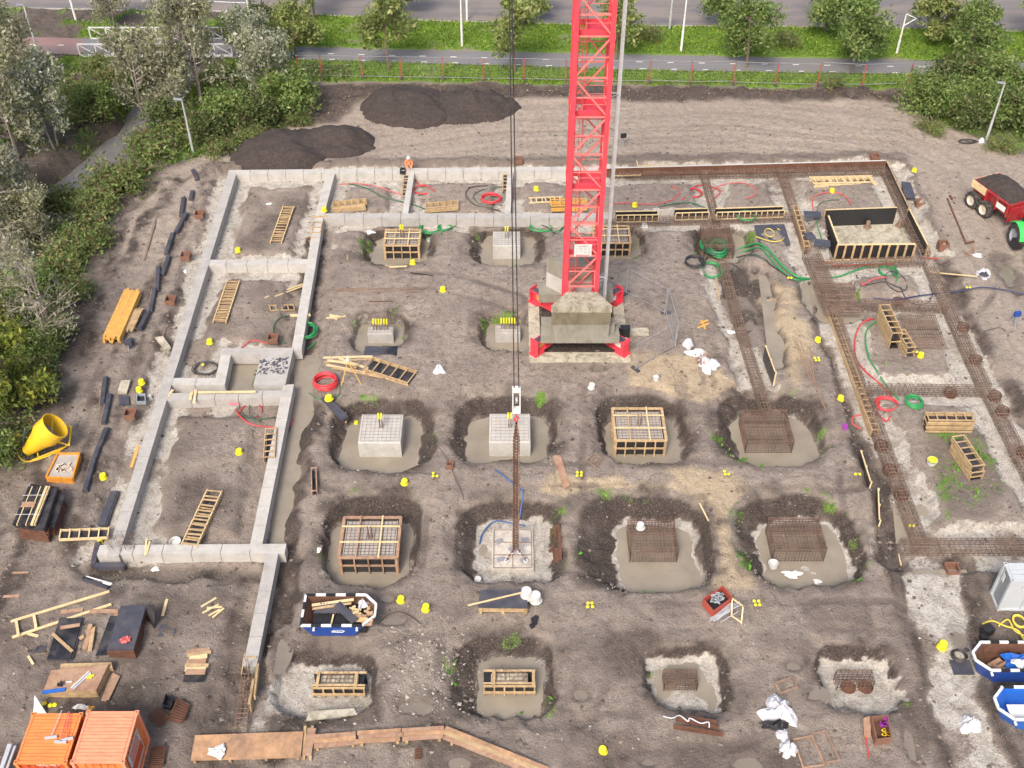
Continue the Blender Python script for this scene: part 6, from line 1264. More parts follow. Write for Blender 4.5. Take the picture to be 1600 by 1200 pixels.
mb = MB(); mb.tube([P(39, 668, 1.3), P(34, 712, .25)], .045, 6); mb.build('lever', 'grey_ply', yb_)
# orange tray with rubble
r = thing('rubble_tray', 'low orange timber tray holding pale dust and bottles, far left', 'tray', tuple(G(95, 740))); q = [P(72, 745, .35), P(113, 747, .35), P(124, 708, .35), P(90, 708, .35)]
for i in range(4): a, b = q[i], q[(i + 1) % 4]; mb = MB(); mb.beam((a[0], a[1], .15 + .003 * i), (b[0], b[1], .15 + .003 * i), .09, .42); mb.build('side', 'orange_tray', r)
mb = MB(); mb.prism([(p[0], p[1]) for p in q], .05, .26); mb.build('fill', 'concrete', r)
mb = MB()
for _ in range(26): p = P(ru(86, 112), ru(724, 738), .32); mb.box(p, (.16, .1, .1), ru(0, 3))
solo('bottles', mb, 'rim_white', 'heap of small light and dark bits in the orange tray', 'rubble')
# ---------------------------------------------------------------- walkway of boards along the bottom
r = thing('plywood_deck', 'large wet brown plywood board lying at the bottom of the photo', 'plywood board', tuple(G(385, 1165))); q = [P(298, 1188, .3), P(470, 1183, .3), P(474, 1143, .3), P(305, 1149, .3)]
mb = MB(); mb.prism([(p[0], p[1]) for p in q], .24, .32); mb.build('sheet', 'board_timber', r)
for f in (.03, .35, .68, .97): mb = MB(); a = q[0].lerp(q[1], f); b = q[3].lerp(q[2], f); mb.beam((a[0], a[1], .12), (b[0], b[1], .12), .12, .2); mb.build('bearer', 'old_timber', r)
GB2 = 'board walkway across the bottom mud'
def walk(label, a0, a1, b0, b1, n, mt, z=.26):
    r = thing('walkway', label, 'walkway', tuple(P((a0[0] + a1[0]) / 2, (a0[1] + a1[1]) / 2, z - .2)), GB2); A0, A1, B0, B1 = P(*a0, z), P(*a1, z), P(*b0, z), P(*b1, z)
    for i in range(n):
        f = (i + .5) / n; a = A0.lerp(B0, f); b = A1.lerp(B1, f); w = (B0 - A0).length / n; x = (b - a).normalized() * ru(-.08, .08); mb = MB(); mb.beam(a + x, b + x + Vector((0, 0, ru(-.008, .008))), w * .93, .05); mb.build('board', mt[i % len(mt)], r)
    for f in (.1, .9): mb = MB(); a = A0.lerp(A1, f); b = B0.lerp(B1, f); e = (b - a) * .06; mb.beam(a - e - Vector((0, 0, .1)), b + e - Vector((0, 0, .1)), .12, .12); mb.build('bearer', 'timber', r)
walk('two cross boards between the plywood deck and the walkway', (475, 1136), (489, 1136), (473, 1182), (486, 1183), 1, ['old_timber'])
walk('first walkway piece, directly right of the two cross boards', (490, 1148), (556, 1143), (489, 1170), (558, 1163), 3, ['old_timber', 'board_timber'])
walk('second walkway piece in the straight part of the board walkway', (558, 1142), (626, 1138), (558, 1162), (628, 1158), 3, ['board_timber', 'old_timber'])
walk('third walkway piece, ending at the bend', (628, 1138), (694, 1134), (629, 1158), (693, 1154), 3, ['old_timber', 'board_timber'])
walk('long slanted walkway piece running to the bottom edge from the bend', (697, 1134), (860, 1200), (692, 1155), (835, 1212), 3, ['board_timber', 'timber', 'old_timber'])
# ---------------------------------------------------------------- assorted site things
r = thing('board_on_pallet', 'large dark sheet on orange pallets with a lath across it, below the chain pit', 'plywood board', tuple(G(785, 945))); q = [P(747, 949, .45), P(825, 950, .45), P(822, 922, .45), P(750, 922, .45)]
mb = MB(); mb.prism([(p[0], p[1]) for p in q], .40, .46); mb.build('sheet', 'grey_ply', r); mb = MB()
for zz in (.08, .24): mb.prism([(p[0] * .99, p[1] + .02) for p in q], zz, zz + .1)
for f in (.05, .5, .95): a = q[0].lerp(q[1], f); mb.box((a[0], a[1] + .05, .2), (.14, .2, .4))
mb.build('pallet', 'timber', r)
ontop('thin lath lying slanted over the dark sheet below the chain pit', (731, 946), (815, 926), .5, .07, .05, 'pale_timber', 'plank', 'plank')
r = thing('steel_basket', 'red steel box full of grey scaffold clamps standing on loose rods', 'steel box', tuple(G(1125, 945))); q = [P(1099, 936, .5), P(1115, 955, .5), P(1144, 934, .5), P(1130, 916, .5)]
for i in range(4): a, b = q[i], q[(i + 1) % 4]; mb = MB(); mb.beam((a[0], a[1], .28 + .003 * i), (b[0], b[1], .28 + .003 * i), .04, .5); mb.build('side', 'red_box', r)
mb = MB(); mb.prism([(p[0], p[1]) for p in q], .1, .14); mb.build('floor', 'black', r)
mb = MB(); 
for _ in range(34): p = P(ru(1112, 1130), ru(926, 942), .45); mb.box(p, (.2, .05, .05), ru(0, 3))
solo('scaffold_clamps', mb, 'galv', 'grey clamps heaped in the red steel box', 'clamps')
mb = MB()
for _ in range(26): a = P(ru(1108, 1128), ru(960, 972), .06 + ru(0, .15)); b = a + Vector((ru(.7, 1.1), ru(.5, .8), ru(0, .1))); mb.beam(a, b, .035, .035)
solo('loose_rods', mb, 'galv', 'sheaf of loose grey rods in front of the red steel box', 'rods')
r = thing('wooden_trestle', 'small wooden trestle frame right of the red steel box', 'trestle', tuple(G(1152, 965))); 
for a, b, za, zb in (((1144, 937), (1143, 961), .7, .3), ((1143, 962), (1158, 972), .3, .1), ((1161, 948), (1158, 976), .6, .05), ((1144, 935), (1161, 947), .7, .6)): mb = MB(); mb.beam(P(*a, za), P(*b, zb), .06, .05); mb.build('leg', 'pale_timber', r)
def openbox(label, quad, h, mt, name, cat, z0=None, group=None, fl='black'):
    z0 = G(quad[0][0], quad[0][1])[2] if z0 is None else z0; q = [P(a, b, z0 + h) for a, b in quad]; c = sum(q, Vector()) / 4; r = thing(name, label, cat, (c[0], c[1], z0), group)
    for i in range(4): a, b = q[i], q[(i + 1) % 4]; mb = MB(); mb.beam((a[0], a[1], z0 + h / 2 + .002 * i), (b[0], b[1], z0 + h / 2 + .002 * i), .05, h); mb.build('side', mt, r)
    if fl: mb = MB(); mb.prism([(p[0], p[1]) for p in q], z0 + .02, z0 + .06); mb.build('floor', fl, r)
    return r
openbox('rusty open box with purple ties and orange caps inside, bottom right', [(1370, 1155), (1393, 1152), (1387, 1117), (1362, 1120)], .5, 'brown_box', 'tool_box', 'box', fl='rust_dark')
mb = MB(); 
for _ in range(12): p = P(ru(1374, 1386), ru(1120, 1134), .35); mb.box(p, (.2, .05, .05), ru(0, 3))
solo('purple_ties', mb, 'purple', 'bunch of purple ties in the rusty box', 'ties')
mb = MB()
for _ in range(10): p = P(ru(1376, 1389), ru(1140, 1150), .3); mb.lathe(p, [(.06, 0), (.07, .06)], 6)
solo('orange_caps', mb, 'skip_yellow', 'orange yellow caps in the rusty box', 'caps')
mb = MB(); mb.beam(P(1349, 1130, .02), P(1358, 1184, .02), .05, .03); mb.beam(P(1352, 1150, .03), P(1355, 1165, .03), .055, .035); solo('survey_pole', mb, 'red_hose', 'thin red and white pole lying beside the rusty box', 'pole')
mb = MB(); mb.prism([(p[0], p[1]) for p in [P(1350, 1148, .2), P(1361, 1150, .2), P(1360, 1118, .2), P(1349, 1122, .2)]], .0, .2); solo('timber_block', mb, 'old_timber', 'weathered brown block against the left of the rusty box', 'block')
def ringframe(label, quad, w, mt, name='steel_ring', z=.05, group='rusty frames on the mud'):
    q = [G(a, b, z) for a, b in quad]; mb = MB()
    for i in range(len(q) if len(q) > 3 else len(q) - 1): a, b = q[i], q[(i + 1) % len(q)]; mb.beam(a + Vector((0, 0, .001 * i)), b + Vector((0, 0, .001 * i)), w, .08)
    return solo(name, mb, mt, label, 'steel ring', group)
ringframe('small brown wooden frame ring left of the bottom right basket', [(1211, 1068), (1240, 1058), (1246, 1074), (1219, 1084)], .12, 'rust'); ringframe('large rusty angle frame half buried at the bottom', [(1290, 1142), (1268, 1147), (1290, 1192), (1312, 1188)], .09, 'rust')
ringframe('second large muddy frame left of the rusty angle frame', [(1240, 1155), (1268, 1150), (1288, 1195), (1255, 1200)], .05, 'old_timber'); ringframe('thin rusty square frame above the fourth row, left of the orange pit', [(917, 720), (930, 710), (943, 716), (930, 729)], .05, 'rust'); ringframe('inner rusty square inside the thin frame', [(924, 720), (930, 715), (936, 717), (931, 723)], .04, 'rust')
r = thing('steel_beams', 'pile of dark brown steel beams tied with white rope at the bottom', 'steel beams', tuple(G(1090, 1135)))
for i, (a, b, dz) in enumerate((((1052, 1136), (1130, 1148), .15), ((1056, 1124), (1122, 1138), .2), ((1075, 1122), (1120, 1130), .3))): mb = MB(); A, B = G(*a, dz), G(*b, dz); mb.beam(A, B, .2, .03); mb.beam(A + Vector((0, 0, .1)), B + Vector((0, 0, .1)), .04, .2); mb.build('beam', 'rust_dark', r)
mb = MB(); mb.tube(smoothpath([G(1036, 1119, .1), G(1050, 1122, .1), G(1062, 1118, .45), G(1075, 1127, .45), G(1078, 1122, .5), G(1095, 1130, .45), G(1107, 1128, .5), G(1108, 1137, .4)], 4), .03, 5); mb.build('rope', 'cloth_white', r)
for px, py, lb in ((1487, 890, 'beside the bottom cage near the grey container'), (703, 728, 'small orange one between the third and fourth rows'), (1472, 388, 'leaning rusty one right of the formed box'), (291, 403, 'left of the outer ground beam beside the black boards'), (204, 648, 'left of the outer ground beam below the grey crate'), (312, 336, 'by the outer ground beam of the top left room'), (1367, 245, 'in the soil behind the far right corner'), (1437, 318, 'small one right of the edge shutter'), (810, 253, 'in the spoil left of the mast'), (427, 530, 'in the room above the plinth block'), (267, 470, 'beside the timber bundle, right of the boards')):
    p = G(px, py, .12); mb = MB(); s = .3 if px != 703 else .16; k = 1.6 if px == 1472 else 1
    for a, b in (((-s, -s), (s, -s)), ((s, -s), (s, s)), ((s, s), (-s, s)), ((-s, s), (-s, -s))): mb.beam((p[0] + a[0], p[1] + a[1], p[2] + .05 * k), (p[0] + b[0], p[1] + b[1], p[2] + .051 * k), .06, .34 * k)
    mb.box((p[0], p[1], p[2] - .08), (s * 1.6, s * 1.6, .02)); solo('pile_casing', mb, 'brown_box', 'open brown square casing, ' + lb, 'casing', 'brown square casings in the ground')
mb = MB(); a, b, c, d = P(242, 528, .15), P(258, 546, .15), P(266, 540, .3), P(254, 523, .3); mb.prism([(q[0], q[1]) for q in (a, b, c, d)], .02, .2); solo('concrete_slab', mb, 'stained_concrete', 'small pale concrete slab lying against the outer ground beam', 'slab')
mb = MB(); mb.prism([(q[0], q[1]) for q in (P(183, 615, .05), P(198, 615, .05), P(204, 594, .05), P(189, 595, .05))], -.02, .08); solo('concrete_slab', mb, 'stained_concrete', 'small pale board left of the two yellow buckets', 'slab')
mb = MB(); mb.prism([(q[0], q[1]) for q in (P(186, 632, .05), P(202, 632, .05), P(201, 618, .05), P(186, 619, .05))], -.02, .05); solo('rubber_mat', mb, 'grey_ply', 'dark grey square mat left of the lower yellow bucket', 'mat')
openbox('grey crate at the foot of the yellow buckets', [(213, 627), (227, 627), (226, 615), (214, 615)], .25, 'rim_grey', 'crate', 'crate')
openbox('black tool bag with white straps on the mesh pile, lower left', [(254, 1101), (266, 1105), (270, 1092), (259, 1084)], .3, 'black', 'tool_bag', 'bag')
def meshsheet(label, quad, z, n, m, name='rebar_mesh_sheet', mt='rust_dark', layers=3):
    c = G(*quad[0]); mb = MB()
    for l in range(layers):
        q = [P(a + l * 1.5, b - l, z + .05 * l) for a, b in quad]
        for i in range(n + 1): mb.beam(q[0].lerp(q[1], i / n), q[3].lerp(q[2], i / n), .035, .03)
        for i in range(m + 1): mb.beam(q[0].lerp(q[3], i / m) + Vector((0, 0, .03)), q[1].lerp(q[2], i / m) + Vector((0, 0, .03)), .035, .03)
    return solo(name, mb, mt, label, 'rebar mesh', 'small rebar mesh sheets')
meshsheet('stack of brown rebar mesh under the tool bag, lower left', [(231, 1118), (248, 1135), (262, 1122), (243, 1108)], .05, 9, 7); meshsheet('second brown rebar mesh stack beside the tool bag', [(262, 1125), (282, 1130), (292, 1105), (274, 1095)], .05, 9, 7, layers=4)
meshsheet('dark mesh bundle right of the salmon container', [(232, 1200), (250, 1200), (256, 1170), (236, 1170)], .05, 9, 9, layers=4); meshsheet('brown mesh patch on the ground beside the stacked boxes', [(1415, 545), (1480, 545), (1460, 490), (1408, 490)], .05, 17, 15, mt='rust', layers=1)
meshsheet('wide brown mesh over the flooded corner left of the formed box', [(1290, 492), (1345, 492), (1330, 445), (1272, 445)], -.1, 13, 11, mt='rust', layers=2)
meshsheet('small reinforcement cage piece below the board walkway', [(648, 1186), (657, 1186), (656, 1170), (649, 1170)], .1, 3, 4, layers=2)
planks('bundle of grey steel pipes at the lower left edge', [(0, 1205, 14, 1163), (5, 1205, 19, 1163), (9, 1207, 24, 1166), (3, 1204, 17, 1164)], .1, .1, 'galv', name='pipe_bundle', cat='pipes', dz=.3)
planks('dark and silver rolled profiles left of the bottom beam', [(130, 903, 172, 917), (134, 902, 174, 914), (132, 906, 168, 919)], .16, .1, ['black', 'paper', 'grey_ply'], name='profiles', cat='profiles')
mb = MB(); q = [P(52, 1114, .0), P(54, 1086, 1.0), P(73, 1116, .0)]; mb.add(q + [p + Vector((0, .04, 0)) for p in q], [(0, 1, 2), (5, 4, 3), (0, 3, 4, 1), (1, 4, 5, 2), (2, 5, 3, 0)]); solo('triangle_sign', mb, 'paper', 'white triangular panel standing behind the left orange container', 'panel')
# formwork and starter rebar at the south end of the inner beam
r = thing('beam_end_formwork', 'pale formwork boards and bristling rebar at the lower end of the inner ground beam', 'formwork', tuple(G(390, 1070)))
for a, b, w, h, dz in (((379, 1060), (384, 1028), .06, .7, .3), ((392, 1110), (410, 1000), .06, .5, .3), ((398, 1090), (404, 1040), .08, .3, .5), ((384, 1030), (402, 1030), .06, .4, .5), ((389, 1100), (396, 1060), .12, .05, .7)): mb = MB(); mb.beam(G(*a, dz), G(*b, dz), w, h); mb.build('board', 'timber', r)
mb = MB(); cage_run(P(378, 1142, 0), P(388, 1060, 0), .5, .45, -.1, mb, .22)
for _ in range(30): a = P(ru(380, 394), ru(1040, 1100), .1); mb.tube([a, a + Vector((ru(-.3, .3), ru(-.3, .3), ru(.4, .9)))], .016, 4)
mb.build('rebar', 'rust', r)
# fine starter bars on the lower left corner of the frame
mb = MB()
for _ in range(90): a = P(ru(168, 212), ru(838, 862), WT - .05); mb.tube([a, a + Vector((ru(-.04, .04), ru(-.04, .04), ru(.3, .55)))], .009, 3)
solo('starter_bars', mb, 'rust', 'thicket of thin starter bars on the lower left corner of the frame', 'starter bars')
# site fence panels right of the crane
def site_fence(label, a, b, h=2.0, mt='galv', group='mesh fence panels', posts='steel', feet=True, za=None):
    A, B = G(*a), G(*b); A.z = B.z = max(A.z, B.z) if za is None else za; x = (B - A).normalized(); zz = Vector((0, 0, 1)); L = (B - A).length; r = thing('fence_panel', label, 'fence panel', tuple((A + B) / 2), group)
    mb = MB(); mb.beam(A + zz * (h + .05), B + zz * (h + .05), .035, .035); mb.build('rail', 'steel', r); mb = MB(); mb.beam(A + zz * .18, B + zz * .18, .04, .04); mb.build('rail', 'steel', r)
    for p in (A, B): mb = MB(); mb.beam(p + zz * .03, p + zz * (h + .05), .055, .055); mb.build('post', posts, r)
    mb = MB()
    for i in range(1, 17): p = A.lerp(B, i / 17); mb.beam(p + zz * .2, p + zz * h, .0055, .0055)
    for k in range(1, 7): mb.beam(A + zz * (.2 + (h - .2) * k / 7), B + zz * (.2 + (h - .2) * k / 7), .006, .006)
    mb.build('mesh', 'fence_wire', r)
    if feet: mb = MB(); y = Vector((0, 0, 1)).cross(x); mb.beam(A - y * .32 + zz * .06, A + y * .32 + zz * .06, .2, .11); mb.build('foot', 'grey_ply', r)
    return r
site_fence('mesh fence panel reaching right from the crane base', (978, 459), (1038, 491)); site_fence('nearest mesh fence panel left of the white tarpaulin', (993, 578), (1055, 543)); site_fence('slanting mesh fence panel between the other two', (1040, 490), (1054, 540))
TX = [(272, 118.5)] ; xs_ = [466, 504, 566, 628, 692, 756, 818, 884, 950, 1014, 1078, 1145, 1211, 1277, 1346, 1418, 1490]
def fy(x): return 120 + (x - 466) * 16.5 / 952
lbn = ['first', 'second', 'third', 'fourth', 'fifth', 'sixth', 'seventh', 'eighth', 'ninth', 'tenth', 'eleventh', 'twelfth', 'thirteenth', 'fourteenth', 'fifteenth', 'sixteenth']
for i in range(len(xs_) - 1): site_fence(lbn[i] + ' fence panel from the left in the row along the bike path', (xs_[i] + 1, fy(xs_[i])), (xs_[i + 1] - 1, fy(xs_[i + 1])), 1.95, group='fence panels along the bike path', posts='rust' if i % 2 else 'red_box')
# ---------------------------------------------------------------- survey stands, tripod, person
def stand(label, px, py, h, mt): 
    p = G(px, py); r = thing('site_lamp', label, 'site lamp', tuple(p)); mb = MB()
    for k in range(3): a = 2.1 * k + .5; mb.tube([p + Vector((.35 * math.cos(a), .35 * math.sin(a), 0)), p + Vector((0, 0, h * .75))], .022, 4)
    mb.build('legs', 'rim_grey', r); mb = MB(); mb.box(p + Vector((0, 0, h)), (.42, .2, .32), .2); mb.box(p + Vector((0, .12, h)), (.3, .08, .24), .2); mb.build('head', mt, r); return r
stand('black flood lamp on a small tripod on the haul road right of the mast', 973, 228, .9, 'black'); stand('dark blue flood lamp on a stand at the right side', 1583, 508, .9, 'blue_paint'); stand('grey instrument on a small stand left of the outer beam', 203, 545, .5, 'grey_ply')
p = G(547, 590); r = thing('survey_tripod', 'yellow survey tripod with white head right of the red hose coil', 'tripod', tuple(p))
for k, (dx, dy) in enumerate(((-.45, -.75), (.75, -.65), (.1, .55))): mb = MB(); mb.tube([p + Vector((dx, dy, 0)), p + Vector((0, 0, 1.35))], .028, 5); mb.build('leg', 'yellow_timber', r)
mb = MB(); mb.box(p + Vector((0, 0, 1.42)), (.18, .16, .22)); mb.lathe(p + Vector((0, 0, 1.52)), [(.08, 0), (.08, .12)], 8); mb.build('instrument', 'white_plastic', r)
plank('upright timber batten stuck beside the tripod', (537, 592), (541, 665), .1, .05, 'timber', .05)
mb = MB(); 
for _ in range(12): p = G(1321, 668, .1); mb.box((p[0] + ru(-.1, .1), p[1] + ru(-.2, .2), p[2] + ru(0, .1)), (.12, .12, .08), ru(0, 3))
solo('purple_glove', mb, 'purple', 'purple and black glove lying left of the long cage', 'glove')
mb = MB()
for _ in range(6): p = G(835, 974, .1); mb.box((p[0] + ru(-.12, .12), p[1] + ru(-.5, .3), p[2] + ru(0, .1)), (.2, .2, .15), ru(0, 3))
solo('black_jacket', mb, 'black', 'black crumpled cloth below the dark sheet with the tubs', 'cloth')
# worker: one skinned body, crouched/bending over the rear beam
def person(p, face=0):
    r = thing('person', 'worker in orange clothes and white helmet crouching behind the rear ground beam', 'person', tuple(p)); rot = Matrix.Rotation(face, 3, 'Z')
    J = {'pel': (0, .0, .48, .15), 'spi': (0, -.08, .72, .15), 'che': (0, -.2, .93, .17), 'nek': (0, -.27, 1.08, .065), 'hed': (0, -.33, 1.2, .1), 'top': (0, -.35, 1.29, .085),
         'sl': (.19, -.22, 1.0, .075), 'el': (.27, -.42, .80, .052), 'wl': (.16, -.6, .66, .038), 'sr': (-.19, -.22, 1.0, .075), 'er': (-.27, -.42, .80, .052), 'wr': (-.14, -.6, .64, .038),
         'hl': (.11, -.03, .46, .105), 'kl': (.2, -.36, .44, .075), 'al': (.18, -.12, .1, .05), 'fl': (.19, -.3, .05, .045), 'hr': (-.11, -.03, .46, .105), 'kr': (-.2, -.34, .42, .075), 'ar': (-.18, -.1, .1, .05), 'fr': (-.19, -.28, .05, .045),
         'hal': (.13, -.68, .62, .035), 'har': (-.11, -.68, .60, .035)}
    E = [('pel', 'spi'), ('spi', 'che'), ('che', 'nek'), ('nek', 'hed'), ('hed', 'top'), ('che', 'sl'), ('sl', 'el'), ('el', 'wl'), ('wl', 'hal'), ('che', 'sr'), ('sr', 'er'), ('er', 'wr'), ('wr', 'har'), ('pel', 'hl'), ('hl', 'kl'), ('kl', 'al'), ('al', 'fl'), ('pel', 'hr'), ('hr', 'kr'), ('kr', 'ar'), ('ar', 'fr')]
    for s, hn in ((1, 'hal'), (-1, 'har')):
        for i in range(5):
            bx_ = J[hn]; n = hn + str(i); off = (i - 2) * .017; ln = (.05, .075, .08, .072, .055)[i]
            if i == 0: J[n] = (bx_[0] - s * .045, bx_[1] - .02, bx_[2], .011)
            else: J[n] = (bx_[0] + off * s, bx_[1] - ln, bx_[2] - .03, .009)
            E.append((hn, n))
    names = list(J); me_ = bpy.data.meshes.new('body'); me_.from_pydata([tuple(rot @ Vector(J[n][:3])) for n in names], [(names.index(a), names.index(b)) for a, b in E], []); o = bpy.data.objects.new('body', me_); COL.objects.link(o)
    mdf = o.modifiers.new('s', 'SKIN'); 
    for i, n in enumerate(names): me_.skin_vertices[0].data[i].radius = (J[n][3], J[n][3]); me_.skin_vertices[0].data[i].use_root = (n == 'pel')
    sb = o.modifiers.new('u', 'SUBSURF'); sb.levels = sb.render_levels = 1
    dg = bpy.context.evaluated_depsgraph_get(); m2 = bpy.data.meshes.new_from_object(o.evaluated_get(dg)); bpy.data.objects.remove(o)
    o = bpy.data.objects.new('body', m2); COL.objects.link(o); o.parent = r
    for m_ in ('skin', 'orange_wear', 'black'): m2.materials.append(M[m_])
    inv = rot.transposed()
    for f in m2.polygons:
        c = inv @ f.center; f.material_index = 1
        if c.z > 1.1 or (c.y < -.60): f.material_index = 0
        elif c.z < .16: f.material_index = 2
        f.use_smooth = True
    mb = MB(); hc = rot @ Vector((0, -.34, 1.27)) + Vector(p); mb.lathe(hc, [(.155, -.02), (.15, .03), (.125, .1), (.07, .145), (.01, .155)], 14); mb.box(hc + rot @ Vector((0, -.14, .0)), (.2, .12, .02), face); mb.build('helmet', 'white_plastic', r)
    mb = MB(); 
    for zz, yy, rr in ((.80, -.12, .185), (.60, -.02, .175)): mb.tube([Vector(p) + rot @ Vector((rr * math.cos(t * .52), yy + rr * .95 * math.sin(t * .52), zz)) for t in range(12)], .018, 4, closed=True)
    mb.build('reflective_band', 'cloth_white', r)
    mb = MB(); fc = Vector(p)
    for sx in (-.035, .035): mb.box(fc + rot @ Vector((sx, -.425, 1.215)), (.02, .012, .012), face)
    mb.box(fc + rot @ Vector((0, -.44, 1.185)), (.02, .03, .035), face); mb.box(fc + rot @ Vector((0, -.425, 1.15)), (.045, .01, .01), face); mb.build('face', 'rust_dark', r)
    return r
person(P(639, 266, -.05), R(10))
openbox('black tool case beside the crouching worker', [(625, 267), (633, 267), (633, 262), (626, 262)], .3, 'black', 'tool_case', 'case', z0=.2)
# ---------------------------------------------------------------- trailer and tractor
def wheel(r, c, rad, wid, rim, ang, name='wheel'):
    c = Vector(c); m = Matrix.Rotation(ang, 3, 'Z') @ Matrix.Rotation(R(90), 3, 'X'); mb = MB(); mb.lathe(c, [(rad * .6, -wid / 2), (rad * .93, -wid / 2), (rad, -wid / 2 + .07), (rad, wid / 2 - .07), (rad * .93, wid / 2), (rad * .6, wid / 2)], 24, m, cap=False); w = mb.build(name, 'tyre', r)
    mb = MB()
    for k in range(22): a = k * 2 * math.pi / 22; mb.box(c + m @ Vector((rad * math.cos(a), rad * math.sin(a), 0)), (.06, .09, wid * .92), mtx=m @ Matrix.Rotation(a, 3, 'Z') @ Matrix.Rotation(.35 if k % 2 else -.35, 3, 'X'))
    mb.build('tread', 'tyre', w); mb = MB(); mb.lathe(c, [(rad * .6, -wid * .46), (rad * .52, -wid * .30), (rad * .3, -wid * .22), (rad * .16, -wid * .3), (rad * .02, -wid * .3), (rad * .02, wid * .3), (rad * .14, wid * .3), (rad * .3, wid * .22), (rad * .52, wid * .30), (rad * .6, wid * .46)], 20, m, cap=False); mb.build('rim', rim, w); return w
zt2 = 2.0; TA, TB, TC = P(1521, 280, zt2), P(1572, 318, zt2), P(1568, 267, zt2)
d = (TB - TA).normalized(); L = (TB - TA).length + .4; nr = Vector((-d.y, d.x, 0)); 
if nr.dot(TC - TA) < 0: nr = -nr
Wd = 2.35; ang = math.atan2(d.y, d.x); tl = thing('tipper_trailer', 'red two axle farm tipper trailer loaded with dark soil, pale timber on its rear side', 'trailer', (TA[0], TA[1], 0))
def T(u, v, z): q = TA + d * u + nr * v; return Vector((q[0], q[1], z))
mb = MB(); vs = [T(.15, .2, 1.05), T(L - .1, .2, 1.05), T(L - .1, Wd - .2, 1.05), T(.15, Wd - .2, 1.05), T(0, 0, zt2), T(L, 0, zt2 + .1), T(L, Wd, zt2 + .1), T(0, Wd, zt2)]; inn = [T(.08, .07, zt2), T(L - .08, .07, zt2 + .1), T(L - .08, Wd - .07, zt2 + .1), T(.08, Wd - .07, zt2)]
mb.add(vs + inn, [(3, 2, 1, 0), (0, 1, 5, 4), (1, 2, 6, 5), (2, 3, 7, 6), (3, 0, 4, 7), (4, 5, 9, 8), (5, 6, 10, 9), (6, 7, 11, 10), (7, 4, 8, 11)]); mb.build('body', 'trailer_red', tl)
mb = MB(); mb.beam(T(0, -.03, 1.75), T(L * .42, -.03, 1.75), .05, .55); mb.beam(T(-.03, 0, 1.75), T(-.03, Wd, 1.75), .05, .5); mb.build('timber_side', 'pale_timber', tl)
mb = MB(); 
for u in (L * .42, L * .7, L - .05): mb.beam(T(u, -.05, 1.1), T(u, -.07, zt2 + .05), .12, .1)
mb.beam(T(L * .42, -.05, zt2), T(L, -.05, zt2 + .1), .1, .1); mb.beam(T(0, .4, .85), T(L + 1.6, Wd / 2 - .2, .7), .16, .2); mb.beam(T(0, Wd - .4, .85), T(L + 1.6, Wd / 2 + .2, .7), .16, .2); mb.beam(T(L + 1.2, Wd / 2, .7), T(L + 2.5, Wd / 2, .6), .2, .16); mb.beam(T(L + .1, 0.05, 1.3), T(L + .1, Wd - .05, 1.3), .08, 1.1); mb.build('chassis', 'trailer_red', tl)
mb = MB(); mb.beam(T(L * .72, -.13, 1.6), T(L * .95, -.13, 1.6), .02, .4); mb.build('plate', 'white_paint', tl)
for u in (L * .14, L * .48):
    for v in (.02, Wd - .02): wheel(tl, T(u, v, .58), .62, .5, 'rim_white', ang)
mb = MB(); n, m = 16, 10; vs = []
for i in range(n + 1):
    for j in range(m + 1): u = .12 + (L - .24) * i / n; v = .1 + (Wd - .2) * j / m; e = math.sin(math.pi * i / n) * math.sin(math.pi * j / m); q = T(u, v, zt2 + .02 + .75 * e ** .6 + ru(-.04, .04)); vs.append(q)
mb.add(vs, [(i * (m + 1) + j, (i + 1) * (m + 1) + j, (i + 1) * (m + 1) + j + 1, i * (m + 1) + j + 1) for i in range(n) for j in range(m)])
ld_ = solo('soil_load', mb, 'heap', 'dark soil load heaped in the red trailer', 'soil load')
tr = thing('tractor', 'green tractor with grey wheel rims towing the trailer, mostly outside the right edge', 'tractor', tuple(T(L + 3, Wd / 2, 0)))
ta = ang - R(18); td = Vector((math.cos(ta), math.sin(ta), 0)); tn = Vector((-td.y, td.x, 0)); 
if tn.dot(nr) < 0: tn = -tn
OC = P(1588, 371, .75); OC = Vector((OC[0], OC[1], 0))
def K(u, v, z): q = OC + td * u + tn * v; return Vector((q[0], q[1], z))
for v in (0, 1.9): wheel(tr, K(0, v, .88), .9, .55, 'rim_grey', ta)
for v in (.1, 1.8): wheel(tr, K(2.6, v, .62), .62, .45, 'rim_grey', ta)
mb = MB(); mb.beam(K(.2, .95, 1.1), K(3.1, .95, 1.25), .7, .9); mb.build('bonnet', 'tractor_green', tr)
mb = MB(); mb.beam(K(-.5, .95, 1.8), K(.9, .95, 1.8), 1.4, 1.3); mb.build('cab', 'black', tr); mb = MB(); mb.beam(K(-.55, .95, 2.5), K(.95, .95, 2.5), 1.5, .12); mb.build('cab_roof', 'tractor_green', tr)
for v in (0, 1.9):
    mb = MB(); pts = [K(1.0 * math.cos(a), v, .9 + 1.0 * math.sin(a)) for a in [R(10 + 17 * k) for k in range(9)]]
    for a, b in zip(pts[:-1], pts[1:]): mb.beam(a, b, .62, .05, up=tuple((a + b) / 2 - K(0, v, .9)))
    mb.build('mudguard', 'tractor_green', tr)
mb = MB(); mb.box(K(.6, -.28, .7), (.8, .3, .4), ta); mb.build('step_box', 'black', tr)
